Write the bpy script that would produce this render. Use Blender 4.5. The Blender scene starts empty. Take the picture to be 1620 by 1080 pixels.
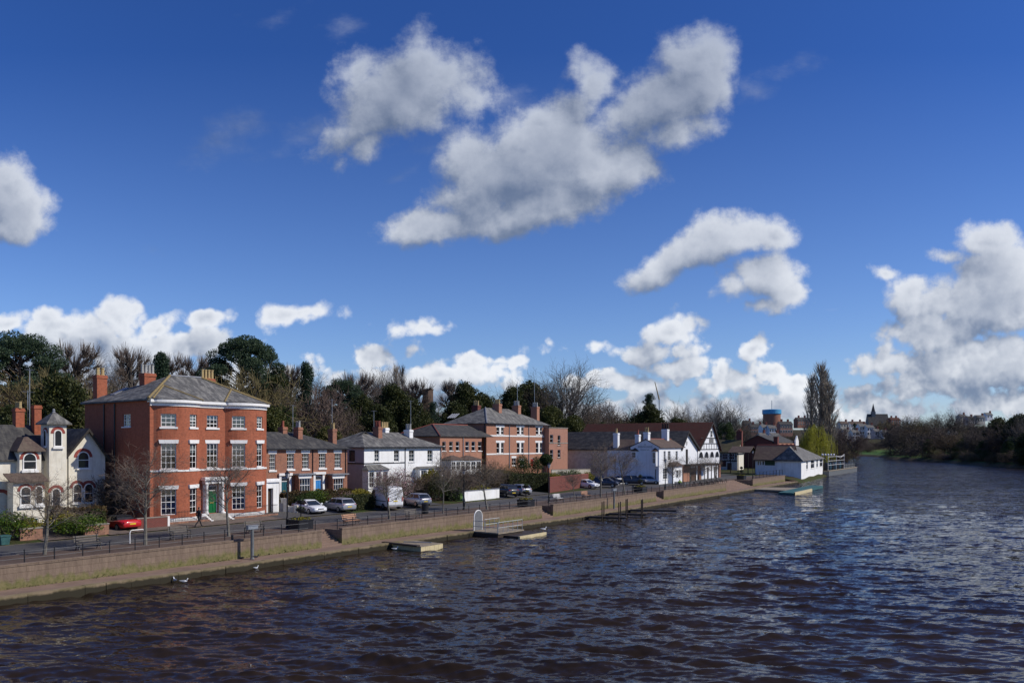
import bpy, bmesh, math, random
import numpy as np
from mathutils import Vector, Matrix

scene = bpy.context.scene
COL = scene.collection
rad = math.radians
# ---------------------------------------------------------------- camera
F = 1241.0            # focal length in pixels of the 1620 px wide photograph
HOR = 702.0           # horizon row
CZ = 9.05             # eye height above the water
cd = bpy.data.cameras.new('camera')
cam = bpy.data.objects.new('camera', cd)
COL.objects.link(cam)
cam.location = (0, 0, CZ)
cam.rotation_euler = (rad(90), 0, 0)
cd.sensor_width = 36
cd.lens = 36 * F / 1620
cd.shift_y = (HOR - 540) / 1620
cd.clip_start = 0.5
cd.clip_end = 20000
scene.camera = cam
# ---------------------------------------------------------------- light
SUN_EL = rad(39)
SUN_H = Vector((0.993, -0.12, 0)).normalized()
sun_dir = Vector((SUN_H.x * math.cos(SUN_EL), SUN_H.y * math.cos(SUN_EL), math.sin(SUN_EL)))
sd = bpy.data.lights.new('sun', 'SUN')
sd.energy = 4.0
sd.angle = rad(0.5)
sd.color = (1.0, 0.93, 0.82)
sun = bpy.data.objects.new('sun', sd)
COL.objects.link(sun)
sun.location = (80, -20, 90)
sun.rotation_euler = sun_dir.to_track_quat('Z', 'Y').to_euler()

scene.view_settings.view_transform = 'Standard'
scene.view_settings.look = 'None'
scene.view_settings.exposure = 0.0
scene.view_settings.gamma = 1.0
scene.cycles.use_denoising = True
scene.cycles.max_bounces = 8
scene.cycles.transparent_max_bounces = 12

w = bpy.data.worlds.new('World')
scene.world = w
w.use_nodes = True
wn, wl = w.node_tree.nodes, w.node_tree.links
wn.clear()
w.cycles.sampling_method = 'MANUAL'
w.cycles.sample_map_resolution = 512

def wmath(op, a, b=None, c=None, clamp=False):
    n = wn.new('ShaderNodeMath'); n.operation = op; n.use_clamp = clamp
    for i, x in enumerate((a, b, c)):
        if x is None: continue
        if isinstance(x, (int, float)): n.inputs[i].default_value = x
        else: wl.new(x, n.inputs[i])
    return n.outputs[0]

def wmix(fac, a, b, mode='MIX'):
    n = wn.new('ShaderNodeMix'); n.data_type = 'RGBA'; n.blend_type = mode
    for sock, x in ((n.inputs[0], fac), (n.inputs[6], a), (n.inputs[7], b)):
        if isinstance(x, (int, float)): sock.default_value = x
        elif isinstance(x, tuple): sock.default_value = (*x, 1)
        else: wl.new(x, sock)
    return n.outputs[2]

def wrange(x, a, b, c=0.0, d=1.0, smooth=True):
    n = wn.new('ShaderNodeMapRange')
    n.interpolation_type = 'SMOOTHSTEP' if smooth else 'LINEAR'
    wl.new(x, n.inputs[0])
    for i, v in zip((1, 2, 3, 4), (a, b, c, d)):
        if isinstance(v, (int, float)): n.inputs[i].default_value = v
        else: wl.new(v, n.inputs[i])
    return n.outputs[0]

# clouds: (x, y, radius x, radius y, tilt in degrees, weight), angles given as photograph pixels from the optical axis
CLOUDS = [
 (640, 150, 85, 62, 25, 1.25), (845, 268, 125, 66, 18, 1.55), (900, 225, 70, 50, 0, 1.3), (1075, 150, 80, 56, 25, 1.3), (1095, 395, 60, 32, 25, 1.1),
 (672, 95, 46, 46, 0, 1.0), (630, 135, 100, 50, 25, 1.1), (700, 125, 50, 48, 0, 1.0), (590, 180, 95, 40, 32, .95), (560, 118, 34, 30, 0, .7), (585, 222, 52, 22, 40, .55), (735, 150, 60, 34, -25, .6),
 (850, 235, 95, 62, 5, 1.35), (780, 285, 110, 62, 32, 1.3), (690, 352, 92, 28, 12, 1.0), (740, 250, 50, 46, 20, .9), (940, 262, 82, 50, 0, 1.25), (850, 325, 140, 38, 14, 1.15), (1000, 258, 38, 36, 0, 1.05), (850, 195, 40, 26, 10, .9),
 (1105, 92, 52, 48, 0, 1.15), (1125, 130, 40, 60, 0, 1.05), (1050, 160, 100, 52, 22, 1.15), (935, 132, 34, 40, 0, 1.05), (900, 172, 62, 34, 20, .8), (1080, 200, 66, 30, 12, .9), (985, 185, 60, 34, 0, .75),
 (1125, 378, 62, 40, 22, 1.1), (1175, 372, 62, 34, 5, 1.05), (1225, 375, 36, 26, 10, .85), (1045, 420, 66, 30, 25, 1.05), (1210, 440, 60, 40, 10, 1.1), (1250, 465, 46, 28, 0, .95), (1170, 460, 40, 30, 20, .85), (1215, 485, 50, 20, 5, .8),
 (1595, 438, 95, 50, 0, 1.2), (1445, 458, 44, 28, 15, 1.0), (1500, 478, 80, 36, 5, 1.1), (1560, 480, 120, 60, 0, 1.4), (1490, 525, 110, 44, 8, 1.35), (1420, 572, 105, 34, 8, 1.2), (1560, 570, 170, 56, 0, 1.45), (1500, 605, 140, 40, 0, 1.25), (1570, 382, 56, 22, -5, .9), (1500, 402, 36, 14, 0, .65), (1405, 427, 26, 11, 0, .55), (1620, 640, 190, 36, 0, 1.3),
 (8, 300, 42, 54, 0, 1.25), (22, 340, 52, 44, 0, 1.15), (0, 365, 60, 24, 0, 1.0),
 (195, 503, 50, 36, 0, 1.35), (150, 520, 62, 34, 0, 1.25), (90, 522, 70, 28, 0, 1.15), (15, 517, 50, 20, 0, 1.0), (245, 520, 60, 24, 20, 1.15), (325, 507, 52, 17, 14, 1.0), (200, 550, 190, 36, 0, 1.4), (290, 545, 90, 30, 0, 1.25),
 (480, 492, 92, 21, 3, .72), (664, 521, 62, 22, 2, .85), (895, 547, 66, 17, 0, .75), (940, 550, 30, 14, 0, .6),
 (1070, 530, 46, 38, 0, 1.2), (1050, 556, 80, 24, 4, 1.1), (1005, 562, 46, 18, 0, .8), (1195, 558, 36, 22, 0, .9),
 (580, 570, 52, 22, 0, 1.15), (652, 560, 22, 20, 30, .85), (735, 578, 52, 26, 0, 1.2), (800, 578, 36, 17, 14, 1.0), (700, 598, 150, 26, 0, 1.3), (610, 596, 80, 22, 0, 1.2), (1075, 584, 66, 22, 0, 1.2), (1140, 590, 26, 28, 0, 1.0), (1165, 606, 80, 24, 0, 1.25), (1215, 592, 46, 26, 0, 1.2), (1262, 610, 46, 26, 0, 1.2), (990, 606, 110, 22, 0, 1.15),
 (900, 650, 480, 36, 0, .95), (1220, 645, 260, 34, 0, 1.05), (1420, 650, 150, 28, 0, .95), (240, 600, 420, 46, 0, 1.1),
]
WISPS = [(345, 222, 120, 46, 22, 1.0), (430, 245, 80, 26, 15, .8), (555, 48, 75, 32, 20, .9), (420, 30, 110, 30, 15, .6), (1250, 105, 85, 30, 22, .75), (1315, 478, 50, 16, 0, .8), (640, 275, 60, 22, 30, .7), (1195, 150, 50, 50, 60, .7), (500, 200, 90, 40, 15, .9), (800, 165, 110, 40, -10, 1.0), (240, 390, 60, 20, -10, .6), (700, 200, 90, 60, 0, .8)]
tc = wn.new('ShaderNodeTexCoord')
sx = wn.new('ShaderNodeSeparateXYZ'); wl.new(tc.outputs['Generated'], sx.inputs[0])
yy = wmath('MAXIMUM', wmath('ABSOLUTE', sx.outputs[1]), 0.03)
cu = wmath('DIVIDE', sx.outputs[0], yy)
cv = wmath('DIVIDE', sx.outputs[2], yy)
uv = wn.new('ShaderNodeCombineXYZ'); wl.new(cu, uv.inputs[0]); wl.new(cv, uv.inputs[1])

def vmad(a, b, c):
    n = wn.new('ShaderNodeVectorMath'); n.operation = 'MULTIPLY_ADD'; wl.new(a, n.inputs[0]); n.inputs[1].default_value = b
    if isinstance(c, tuple): n.inputs[2].default_value = c
    else: wl.new(c, n.inputs[2])
    return n.outputs[0]
def blobs(p0, lst, start, grow=1.12):
    acc, p = start, p0
    for k, (x, y, rx, ry, a, s) in enumerate(lst):
        if acc is not None and k % 6 == 0:       # ties each batch to the one before, so the shader stack stays small
            p = vmad(acc, (1e-7, 1e-7, 0), p0)
            if k == 0: acc = None
        mp = wn.new('ShaderNodeMapping'); mp.vector_type = 'TEXTURE'
        mp.inputs['Location'].default_value = ((x - 810) / F, (HOR - y) / F, 0)
        mp.inputs['Rotation'].default_value = (0, 0, rad(a))
        mp.inputs['Scale'].default_value = (grow * rx / F, grow * ry / F, 1)
        wl.new(p, mp.inputs['Vector'])
        ln = wn.new('ShaderNodeVectorMath'); ln.operation = 'LENGTH'; wl.new(mp.outputs[0], ln.inputs[0])
        g = wmath('MULTIPLY_ADD', ln.outputs['Value'], -s, s)
        acc = g if acc is None else wmath('SMOOTH_MAX', acc, g, 0.16)
    return acc
def noise(vec, scale, detail, rough, start=None):
    nz = wn.new('ShaderNodeTexNoise')
    nz.inputs['Scale'].default_value = scale; nz.inputs['Detail'].default_value = detail; nz.inputs['Roughness'].default_value = rough
    wl.new(vec, nz.inputs['Vector'])
    return nz
def warp(vec):
    wp = noise(vec, 11, 3, .5)
    return vmad(vmad(wp.outputs['Color'], (1, 1, 0), (-.5, -.5, 0)), (.05, .04, 0), vec)
# clouds nearer the horizon are farther off, so their texture is finer
fine = wrange(cv, 0.06, 0.3, 0.75, 0.0)
def fbm(vec, detail):
    na = noise(vec, 14, detail, .66)
    nb = noise(vmad(na.outputs[0], (1e-7, 1e-7, 0), vec), 27, max(2, detail - 2), .62)
    vo = wn.new('ShaderNodeTexVoronoi'); vo.feature = 'F1'; vo.inputs['Scale'].default_value = 26; vo.inputs['Detail'].default_value = 2.0; vo.inputs['Roughness'].default_value = .55
    wl.new(vmad(nb.outputs['Color'], (.02, .02, 0), vec), vo.inputs['Vector'])
    bump = wmath('MULTIPLY', wmath('SUBTRACT', 0.50, vo.outputs['Distance']), wmath('MULTIPLY_ADD', fine, .5, .07))     # rounded heads
    return wmath('ADD', bump, wmath('ADD', na.outputs[0], wmath('MULTIPLY', fine, wmath('SUBTRACT', nb.outputs[0], na.outputs[0]))))
F0 = blobs(warp(uv.outputs[0]), CLOUDS, None)
nv = vmad(F0, (1e-7, 1e-7, 0), uv.outputs[0])
n0 = fbm(nv, 10)
el = wrange(cv, 0.0, 0.56, smooth=False)
D0 = wmath('ADD', F0, wmath('MULTIPLY_ADD', n0, 2.0, -0.87))
D0 = wmath('ADD', D0, wmath('MULTIPLY_ADD', el, .06, .05))
n1 = fbm(vmad(D0, (1e-7, 1e-7, 0), vmad(uv.outputs[0], (1, 1, 0), (0.006, 0.010, 0))), 5)
off = vmad(n1, (1e-7, 1e-7, 0), vmad(uv.outputs[0], (1, 1, 0), (0.022, 0.034, 0)))
D1 = blobs(warp(off), [c for c in CLOUDS if c[5] > .8], n1, 1.25)
wv = vmad(D1, (1e-7, 1e-7, 0), uv.outputs[0])
WS = blobs(warp(wv), WISPS, D1, 1.2)
st = wn.new('ShaderNodeMapping'); st.inputs['Rotation'].default_value = (0, 0, rad(-20)); st.inputs['Scale'].default_value = (8, 15, 1); wl.new(wv, st.inputs['Vector'])
wn_ = noise(st.outputs[0], 1.0, 8, .66)
wis = wmath('MULTIPLY', wrange(wmath('ADD', WS, wmath('MULTIPLY_ADD', wn_.outputs[0], 2.4, -1.55)), 0.0, 1.15), 0.42)
alpha = wrange(D0, wmath('MULTIPLY', el, -0.08), wmath('MULTIPLY_ADD', el, 0.55, 0.32))
alpha = wmath('MAXIMUM', alpha, wis)
dif = wmath('SUBTRACT', F0, D1)
lit = wrange(wmath('ADD', wmath('MULTIPLY', dif, .62), wmath('MULTIPLY', wmath('SUBTRACT', n0, n1), 1.15)), -0.6, 0.62)  # sunlit and shaded sides of the clouds, mixed into their colour
lit = wmath('MULTIPLY', lit, wrange(D0, 0.4, 1.5, 1.0, 0.5))
sky = wn.new('ShaderNodeTexSky'); sky.sky_type = 'NISHITA'
sky.sun_disc = False
sky.sun_elevation = SUN_EL
sky.sun_rotation = math.atan2(SUN_H.x, SUN_H.y)
sky.altitude = 0
sky.air_density = 1.0
sky.dust_density = 0.3
sky.ozone_density = 3.0
# deep polarised blue overhead, paler low down
tint = wmix(wrange(cv, 0.0, 0.5, smooth=False), (0.84, 0.97, 1.3), (0.26, 0.5, 1.02))
skyc = wmix(1.0, sky.outputs[0], tint, 'MULTIPLY')
ccol = wmix(lit, (1.9, 2.5, 3.7), (9.2, 9.4, 9.7))
dim = wmix(el, (1.05, 1.05, 1.05), (0.5, 0.55, 0.66))  # higher clouds darkened by colour, like lens falloff
ccol = wmix(1.0, ccol, dim, 'MULTIPLY')
up = wmath('MULTIPLY', wrange(sx.outputs[2], -0.01, 0.02), wrange(sx.outputs[1], -0.25, 0.05))
af = wmath('MULTIPLY', alpha, wmath('MULTIPLY', up, 0.96))
final = wmix(af, skyc, ccol)
bg = wn.new('ShaderNodeBackground'); bg.inputs['Strength'].default_value = 0.1
wl.new(final, bg.inputs['Color'])
wo = wn.new('ShaderNodeOutputWorld'); wl.new(bg.outputs[0], wo.inputs['Surface'])
# ---------------------------------------------------------------- mesh helpers
class MB:
    def __init__(self): self.v = []; self.f = []
    def add(self, vs, fs):
        n = len(self.v)
        self.v.extend([tuple(p) for p in vs])
        self.f.extend([tuple(i + n for i in q) for q in fs])
        return self
    def box(self, x0, x1, y0, y1, z0, z1):
        return self.add([(x0,y0,z0),(x1,y0,z0),(x1,y1,z0),(x0,y1,z0),(x0,y0,z1),(x1,y0,z1),(x1,y1,z1),(x0,y1,z1)],
                 [(0,3,2,1),(4,5,6,7),(0,1,5,4),(1,2,6,5),(2,3,7,6),(3,0,4,7)])
    def cbox(self, c, d):
        return self.box(c[0]-d[0]/2, c[0]+d[0]/2, c[1]-d[1]/2, c[1]+d[1]/2, c[2]-d[2]/2, c[2]+d[2]/2)
    def prism(self, poly, z0, z1):            # poly in xy, counter-clockwise
        n = len(poly)
        vs = [(x, y, z0) for x, y in poly] + [(x, y, z1) for x, y in poly]
        fs = [tuple(range(n-1, -1, -1)), tuple(range(n, 2*n))] + [(i, (i+1) % n, (i+1) % n + n, i + n) for i in range(n)]
        return self.add(vs, fs)
    def extr_y(self, poly, y0, y1):           # poly in xz
        n = len(poly)
        vs = [(x, y0, z) for x, z in poly] + [(x, y1, z) for x, z in poly]
        fs = [tuple(range(n)), tuple(range(2*n-1, n-1, -1))] + [(i + n, (i+1) % n + n, (i+1) % n, i) for i in range(n)]
        return self.add(vs, fs)
    def extr_x(self, poly, x0, x1):           # poly in yz
        n = len(poly)
        vs = [(x0, y, z) for y, z in poly] + [(x1, y, z) for y, z in poly]
        fs = [tuple(range(n-1, -1, -1)), tuple(range(n, 2*n))] + [(i, (i+1) % n, (i+1) % n + n, i + n) for i in range(n)]
        return self.add(vs, fs)
    def quad(self, a, b, c, d): return self.add([a, b, c, d], [(0, 1, 2, 3)])
    def tri(self, a, b, c): return self.add([a, b, c], [(0, 1, 2)])
    def path(self, pts, rs, n=6, caps=True):
        pts = [Vector(p) for p in pts]
        base = len(self.v)
        t0 = (pts[1] - pts[0]).normalized()
        a = Vector((0, 0, 1)) if abs(t0.z) < .9 else Vector((1, 0, 0))
        u = t0.cross(a).normalized()
        for i, p in enumerate(pts):
            t = (pts[min(i+1, len(pts)-1)] - pts[max(i-1, 0)])
            if t.length > 1e-9: t.normalize()
            else: t = t0
            u = (u - t * u.dot(t))
            u = u.normalized() if u.length > 1e-6 else t.orthogonal().normalized()
            v = t.cross(u)
            for k in range(n):
                an = 2 * math.pi * k / n
                self.v.append(tuple(p + (u * math.cos(an) + v * math.sin(an)) * rs[i]))
        for i in range(len(pts) - 1):
            for k in range(n):
                k2 = (k + 1) % n
                self.f.append((base+i*n+k, base+i*n+k2, base+(i+1)*n+k2, base+(i+1)*n+k))
        if caps:
            self.f.append(tuple(base + k for k in range(n-1, -1, -1)))
            self.f.append(tuple(base + (len(pts)-1)*n + k for k in range(n)))
        return self
    def tube(self, a, b, r, r2=None, n=6): return self.path([a, b], [r, r if r2 is None else r2], n)
    def lathe(self, prof, cx=0, cy=0, cz=0, n=12):
        base = len(self.v)
        for r, z in prof:
            for k in range(n):
                an = 2*math.pi*k/n
                self.v.append((cx + r*math.cos(an), cy + r*math.sin(an), cz + z))
        for i in range(len(prof)-1):
            for k in range(n):
                k2 = (k+1) % n
                self.f.append((base+i*n+k, base+i*n+k2, base+(i+1)*n+k2, base+(i+1)*n+k))
        self.f.append(tuple(base+k for k in range(n-1, -1, -1)))
        self.f.append(tuple(base+(len(prof)-1)*n+k for k in range(n)))
        return self
    def ball(self, c, r, n=10, m=6, sz=1.0):
        return self.lathe([(max(1e-3, r*math.sin(math.pi*i/m)), -r*sz*math.cos(math.pi*i/m)) for i in range(m+1)], c[0], c[1], c[2], n)
    def build(self, name, m, parent=None, smooth=False, loc=None, rz=0.0):
        me = bpy.data.meshes.new(name)
        me.from_pydata(self.v, [], self.f)
        if m: me.materials.append(m)
        if smooth: me.polygons.foreach_set('use_smooth', [True] * len(me.polygons))
        me.update()
        o = bpy.data.objects.new(name, me)
        COL.objects.link(o)
        if parent: o.parent = parent
        if loc is not None: o.location = loc
        o.rotation_euler = (0, 0, rz)
        return o

def tag(o, label, cat, group=None):
    o['label'] = label; o['category'] = cat
    if group: o['group'] = group
    return o
def struct(o, kind='structure'):
    o['kind'] = kind
    return o
def empty(name, loc=(0, 0, 0), rz=0.0):
    o = bpy.data.objects.new(name, None)
    COL.objects.link(o)
    o.empty_display_size = .3
    o.location = loc; o.rotation_euler = (0, 0, rz)
    return o
def copy_tree(o, parent=None):
    c = o.copy(); COL.objects.link(c)
    if parent: c.parent = parent
    for ch in list(o.children): copy_tree(ch, c)
    return c
def np_mesh(name, V, faces_flat, nper, m, parent=None, smooth=False):
    me = bpy.data.meshes.new(name)
    V = np.asarray(V, dtype=np.float32); Fc = np.asarray(faces_flat, dtype=np.int32).ravel()
    nf = len(Fc) // nper
    me.vertices.add(len(V)); me.vertices.foreach_set('co', V.ravel())
    me.loops.add(len(Fc)); me.loops.foreach_set('vertex_index', Fc)
    me.polygons.add(nf)
    me.polygons.foreach_set('loop_start', np.arange(nf, dtype=np.int32) * nper)
    if smooth: me.polygons.foreach_set('use_smooth', np.ones(nf, dtype=bool))
    me.update(calc_edges=True)
    if m: me.materials.append(m)
    o = bpy.data.objects.new(name, me); COL.objects.link(o)
    if parent: o.parent = parent
    return o

# ---------------------------------------------------------------- materials
def newmat(name):
    m = bpy.data.materials.new(name); m.use_nodes = True
    nt = m.node_tree
    return m, nt.nodes, nt.links, nt.nodes['Principled BSDF']
def nmix(n, l, fac, a, b, mode='MIX'):
    x = n.new('ShaderNodeMix'); x.data_type = 'RGBA'; x.blend_type = mode
    for sock, v in ((x.inputs[0], fac), (x.inputs[6], a), (x.inputs[7], b)):
        if isinstance(v, (int, float)): sock.default_value = v
        elif isinstance(v, tuple): sock.default_value = (*v[:3], 1)
        else: l.new(v, sock)
    return x.outputs[2]
def nnoise(n, l, vec, scale, detail=4, rough=.55):
    x = n.new('ShaderNodeTexNoise'); x.inputs['Scale'].default_value = scale; x.inputs['Detail'].default_value = detail; x.inputs['Roughness'].default_value = rough
    if vec is not None: l.new(vec, x.inputs['Vector'])
    return x.outputs[0]
def nramp(n, l, fac, a, b):
    x = n.new('ShaderNodeMapRange'); x.interpolation_type = 'SMOOTHSTEP'; l.new(fac, x.inputs[0]); x.inputs[1].default_value = a; x.inputs[2].default_value = b
    return x.outputs[0]
def nbump(n, l, h, strength, dist, bs):
    x = n.new('ShaderNodeBump'); x.inputs['Strength'].default_value = strength; x.inputs['Distance'].default_value = dist
    l.new(h, x.inputs['Height']); l.new(x.outputs[0], bs.inputs['Normal'])
def plain(name, c, rough=.6, c2=None, scale=3.0, metal=0.0, bump=0.0, spec=.4, c3=None, streak=0.0):
    """a colour broken up by two sizes of noise"""
    m, n, l, bs = newmat(name)
    bs.inputs['Roughness'].default_value = rough; bs.inputs['Metallic'].default_value = metal
    bs.inputs['Specular IOR Level'].default_value = spec
    t = n.new('ShaderNodeTexCoord')
    c2 = c2 or tuple(x * .78 for x in c)
    f = nramp(n, l, nnoise(n, l, t.outputs['Object'], scale, 6, .65), .35, .68)
    col = nmix(n, l, f, c, c2)
    if c3:
        g = nramp(n, l, nnoise(n, l, t.outputs['Object'], scale * .31, 5, .6), .5, .72)
        col = nmix(n, l, g, col, c3)
    if streak:                            # rain streaks that run down the wall
        mp = n.new('ShaderNodeMapping'); mp.inputs['Scale'].default_value = (2.6, 2.6, .22); l.new(t.outputs['Object'], mp.inputs['Vector'])
        q = nramp(n, l, nnoise(n, l, mp.outputs[0], 1.0, 5, .65), .48, .78)
        qm = n.new('ShaderNodeMath'); qm.operation = 'MULTIPLY'; qm.inputs[1].default_value = streak; l.new(q, qm.inputs[0])
        col = nmix(n, l, qm.outputs[0], col, (.3, .28, .24))
    l.new(col, bs.inputs['Base Color'])
    if bump: nbump(n, l, nnoise(n, l, t.outputs['Object'], scale * 4, 6, .6), bump, .05, bs)
    return m
def wallcoord(n, l, kz=1.0):
    t = n.new('ShaderNodeTexCoord'); s = n.new('ShaderNodeSeparateXYZ'); l.new(t.outputs['Object'], s.inputs[0])
    a = n.new('ShaderNodeMath'); a.operation = 'ADD'; l.new(s.outputs[0], a.inputs[0]); l.new(s.outputs[1], a.inputs[1])
    c = n.new('ShaderNodeCombineXYZ'); l.new(a.outputs[0], c.inputs[0])
    b = n.new('ShaderNodeMath'); b.operation = 'MULTIPLY'; b.inputs[1].default_value = kz; l.new(s.outputs[2], b.inputs[0]); l.new(b.outputs[0], c.inputs[1])
    return t, c.outputs[0], s
def brick(name, a, b, mortar, bw=.24, bh=.08, stain=(.1, .06, .05), stain_amt=.35):
    m, n, l, bs = newmat(name)
    bs.inputs['Roughness'].default_value = .85; bs.inputs['Specular IOR Level'].default_value = .2
    t, v, s = wallcoord(n, l)
    x = n.new('ShaderNodeTexBrick'); l.new(v, x.inputs['Vector'])
    x.inputs['Color1'].default_value = (*a, 1); x.inputs['Color2'].default_value = (*b, 1); x.inputs['Mortar'].default_value = (*mortar, 1)
    x.inputs['Scale'].default_value = 1; x.inputs['Brick Width'].default_value = bw; x.inputs['Row Height'].default_value = bh; x.inputs['Mortar Size'].default_value = .009; x.inputs['Bias'].default_value = .1
    mp = n.new('ShaderNodeMapping'); mp.inputs['Scale'].default_value = (1.5, 1.5, .4); l.new(t.outputs['Object'], mp.inputs['Vector'])
    f = nramp(n, l, nnoise(n, l, mp.outputs[0], .9, 6, .68), .46, .74)
    fm = n.new('ShaderNodeMath'); fm.operation = 'MULTIPLY'; fm.inputs[1].default_value = stain_amt; l.new(f, fm.inputs[0])
    col = nmix(n, l, fm.outputs[0], x.outputs['Color'], stain)
    g = nramp(n, l, nnoise(n, l, t.outputs['Object'], 5, 4, .6), .35, .7)
    gm = n.new('ShaderNodeMath'); gm.operation = 'MULTIPLY'; gm.inputs[1].default_value = .45; l.new(g, gm.inputs[0])
    col = nmix(n, l, gm.outputs[0], col, tuple(min(1, q * 1.35) for q in a))
    l.new(col, bs.inputs['Base Color'])
    return m
def slate(name, a, b, lichen=(.2, .19, .15), amt=.5, bw=.3, bh=.22):
    m, n, l, bs = newmat(name)
    bs.inputs['Roughness'].default_value = .8; bs.inputs['Specular IOR Level'].default_value = .2
    t, v, s = wallcoord(n, l, 2.0)
    x = n.new('ShaderNodeTexBrick'); l.new(v, x.inputs['Vector'])
    x.inputs['Color1'].default_value = (*a, 1); x.inputs['Color2'].default_value = (*b, 1); x.inputs['Mortar'].default_value = tuple(q * .6 for q in a) + (1,)
    x.inputs['Scale'].default_value = 1; x.inputs['Brick Width'].default_value = bw; x.inputs['Row Height'].default_value = bh; x.inputs['Mortar Size'].default_value = .012
    mp = n.new('ShaderNodeMapping'); mp.inputs['Scale'].default_value = (1.4, .5, .35); l.new(t.outputs['Object'], mp.inputs['Vector'])
    f = nramp(n, l, nnoise(n, l, mp.outputs[0], 1.6, 7, .7), .44, .64)
    fm = n.new('ShaderNodeMath'); fm.operation = 'MULTIPLY'; fm.inputs[1].default_value = amt; l.new(f, fm.inputs[0])
    col = nmix(n, l, fm.outputs[0], x.outputs['Color'], lichen)
    l.new(col, bs.inputs['Base Color'])
    nbump(n, l, x.outputs['Fac'], .4, .02, bs)
    return m
def leafmat(name, cols, rough=.6, trans=.25):
    m, n, l, bs = newmat(name)
    bs.inputs['Roughness'].default_value = rough; bs.inputs['Specular IOR Level'].default_value = .25
    g = n.new('ShaderNodeNewGeometry')
    r = n.new('ShaderNodeValToRGB'); l.new(g.outputs['Random Per Island'], r.inputs[0])
    e = r.color_ramp.elements
    for i, c in enumerate(cols):
        p = i / max(1, len(cols) - 1)
        if i < 2: e[i].position = p; e[i].color = (*c, 1)
        else:
            q = e.new(p); q.color = (*c, 1)
    e[1].position = 1.0 if len(cols) == 2 else 1 / (len(cols) - 1)
    l.new(r.outputs[0], bs.inputs['Base Color'])
    if trans:
        tr = n.new('ShaderNodeBsdfTranslucent'); l.new(r.outputs[0], tr.inputs[0])
        mx = n.new('ShaderNodeMixShader'); mx.inputs[0].default_value = trans
        l.new(bs.outputs[0], mx.inputs[1]); l.new(tr.outputs[0], mx.inputs[2])
        l.new(mx.outputs[0], n['Material Output'].inputs['Surface'])
    return m
def glassmat(name, refl=.12):
    m, n, l, bs = newmat(name)
    n.remove(bs)
    tr = n.new('ShaderNodeBsdfTransparent'); tr.inputs[0].default_value = (.55, .6, .62, 1)
    gl = n.new('ShaderNodeBsdfGlossy'); gl.inputs['Roughness'].default_value = .03
    lw = n.new('ShaderNodeLayerWeight'); lw.inputs[0].default_value = refl + .2
    ma = n.new('ShaderNodeMath'); ma.operation = 'MULTIPLY_ADD'; ma.inputs[1].default_value = .75; ma.inputs[2].default_value = refl; l.new(lw.outputs['Fresnel'], ma.inputs[0])
    mx = n.new('ShaderNodeMixShader'); l.new(ma.outputs[0], mx.inputs[0]); l.new(tr.outputs[0], mx.inputs[1]); l.new(gl.outputs[0], mx.inputs[2])
    l.new(mx.outputs[0], n['Material Output'].inputs['Surface'])
    return m

M = {}
M['white'] = plain('white paint', (.82, .81, .78), .5, (.74, .73, .69), 2.0)
M['white_render'] = plain('white render', (.86, .86, .84), .8, (.8, .8, .77), 1.2, bump=.1, c3=(.74, .73, .69), streak=.35)
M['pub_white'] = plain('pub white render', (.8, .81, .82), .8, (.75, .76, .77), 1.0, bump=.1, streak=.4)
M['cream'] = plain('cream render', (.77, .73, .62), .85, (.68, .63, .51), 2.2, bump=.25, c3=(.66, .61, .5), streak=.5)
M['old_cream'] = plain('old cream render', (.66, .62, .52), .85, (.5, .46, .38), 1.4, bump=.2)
M['grey_render'] = plain('grey lilac render', (.44, .39, .38), .85, (.38, .34, .33), 1.4)
M['brick_red'] = brick('red facing brick', (.36, .108, .056), (.25, .07, .036), (.3, .14, .09), stain=(.17, .05, .028), stain_amt=.55)
M['brick_orange'] = brick('orange brick', (.38, .17, .105), (.29, .12, .072), (.36, .26, .2), stain=(.19, .1, .07))
M['brick_brown'] = brick('brown cottage brick', (.34, .14, .08), (.18, .07, .05), (.33, .24, .18), stain=(.12, .07, .055), stain_amt=.6)
M['brick_dark'] = brick('dark red brick', (.17, .045, .035), (.12, .034, .028), (.2, .12, .1))
M['brick_pink'] = brick('pinkish modern brick', (.38, .18, .12), (.3, .13, .09), (.42, .3, .24))
M['stone_mix'] = brick('rubble stone', (.32, .17, .11), (.18, .1, .075), (.1, .07, .05), .34, .2)
M['arch_brick'] = plain('red arch brick', (.3, .06, .045), .8, (.22, .045, .035), 6)
M['slate'] = slate('grey slate', (.085, .083, .08), (.14, .136, .13), lichen=(.27, .26, .235), amt=.8)
M['slate_dark'] = slate('dark slate', (.045, .044, .045), (.07, .068, .066), (.15, .14, .12), .5)
M['slate_brown'] = slate('brown tile', (.09, .065, .055), (.13, .09, .075), (.17, .14, .1), .4)
M['tile_red'] = slate('dark red clay tile', (.075, .026, .018), (.105, .038, .025), (.06, .04, .03), .5)
M['moss_ridge'] = plain('mossy ridge tile', (.26, .19, .07), .85, (.17, .13, .07), 5)
M['ridge_red'] = plain('red ridge tile', (.3, .09, .06), .8, (.2, .06, .05), 5)
M['lead'] = plain('lead grey', (.24, .25, .27), .5, (.17, .18, .2), 3)
M['glass'] = glassmat('window glass')
M['dark_glass'] = plain('dark glass', (.02, .024, .03), .06, (.03, .034, .04), 1.5, spec=.7)
M['curtain'] = plain('net curtain', (.62, .62, .6), .9, (.48, .48, .48), 9)
M['blue_thing'] = plain('blue blind', (.05, .07, .25), .8)
M['green_door'] = plain('green gloss paint', (.008, .13, .04), .3, (.006, .1, .03), 2)
M['blue_door'] = plain('blue gloss paint', (.05, .25, .6), .35)
M['teal_door'] = plain('teal paint', (.02, .1, .13), .4)
M['red_door'] = plain('red gloss paint', (.5, .03, .03), .35)
M['brass'] = plain('brass', (.7, .5, .12), .3, metal=.8)
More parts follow.
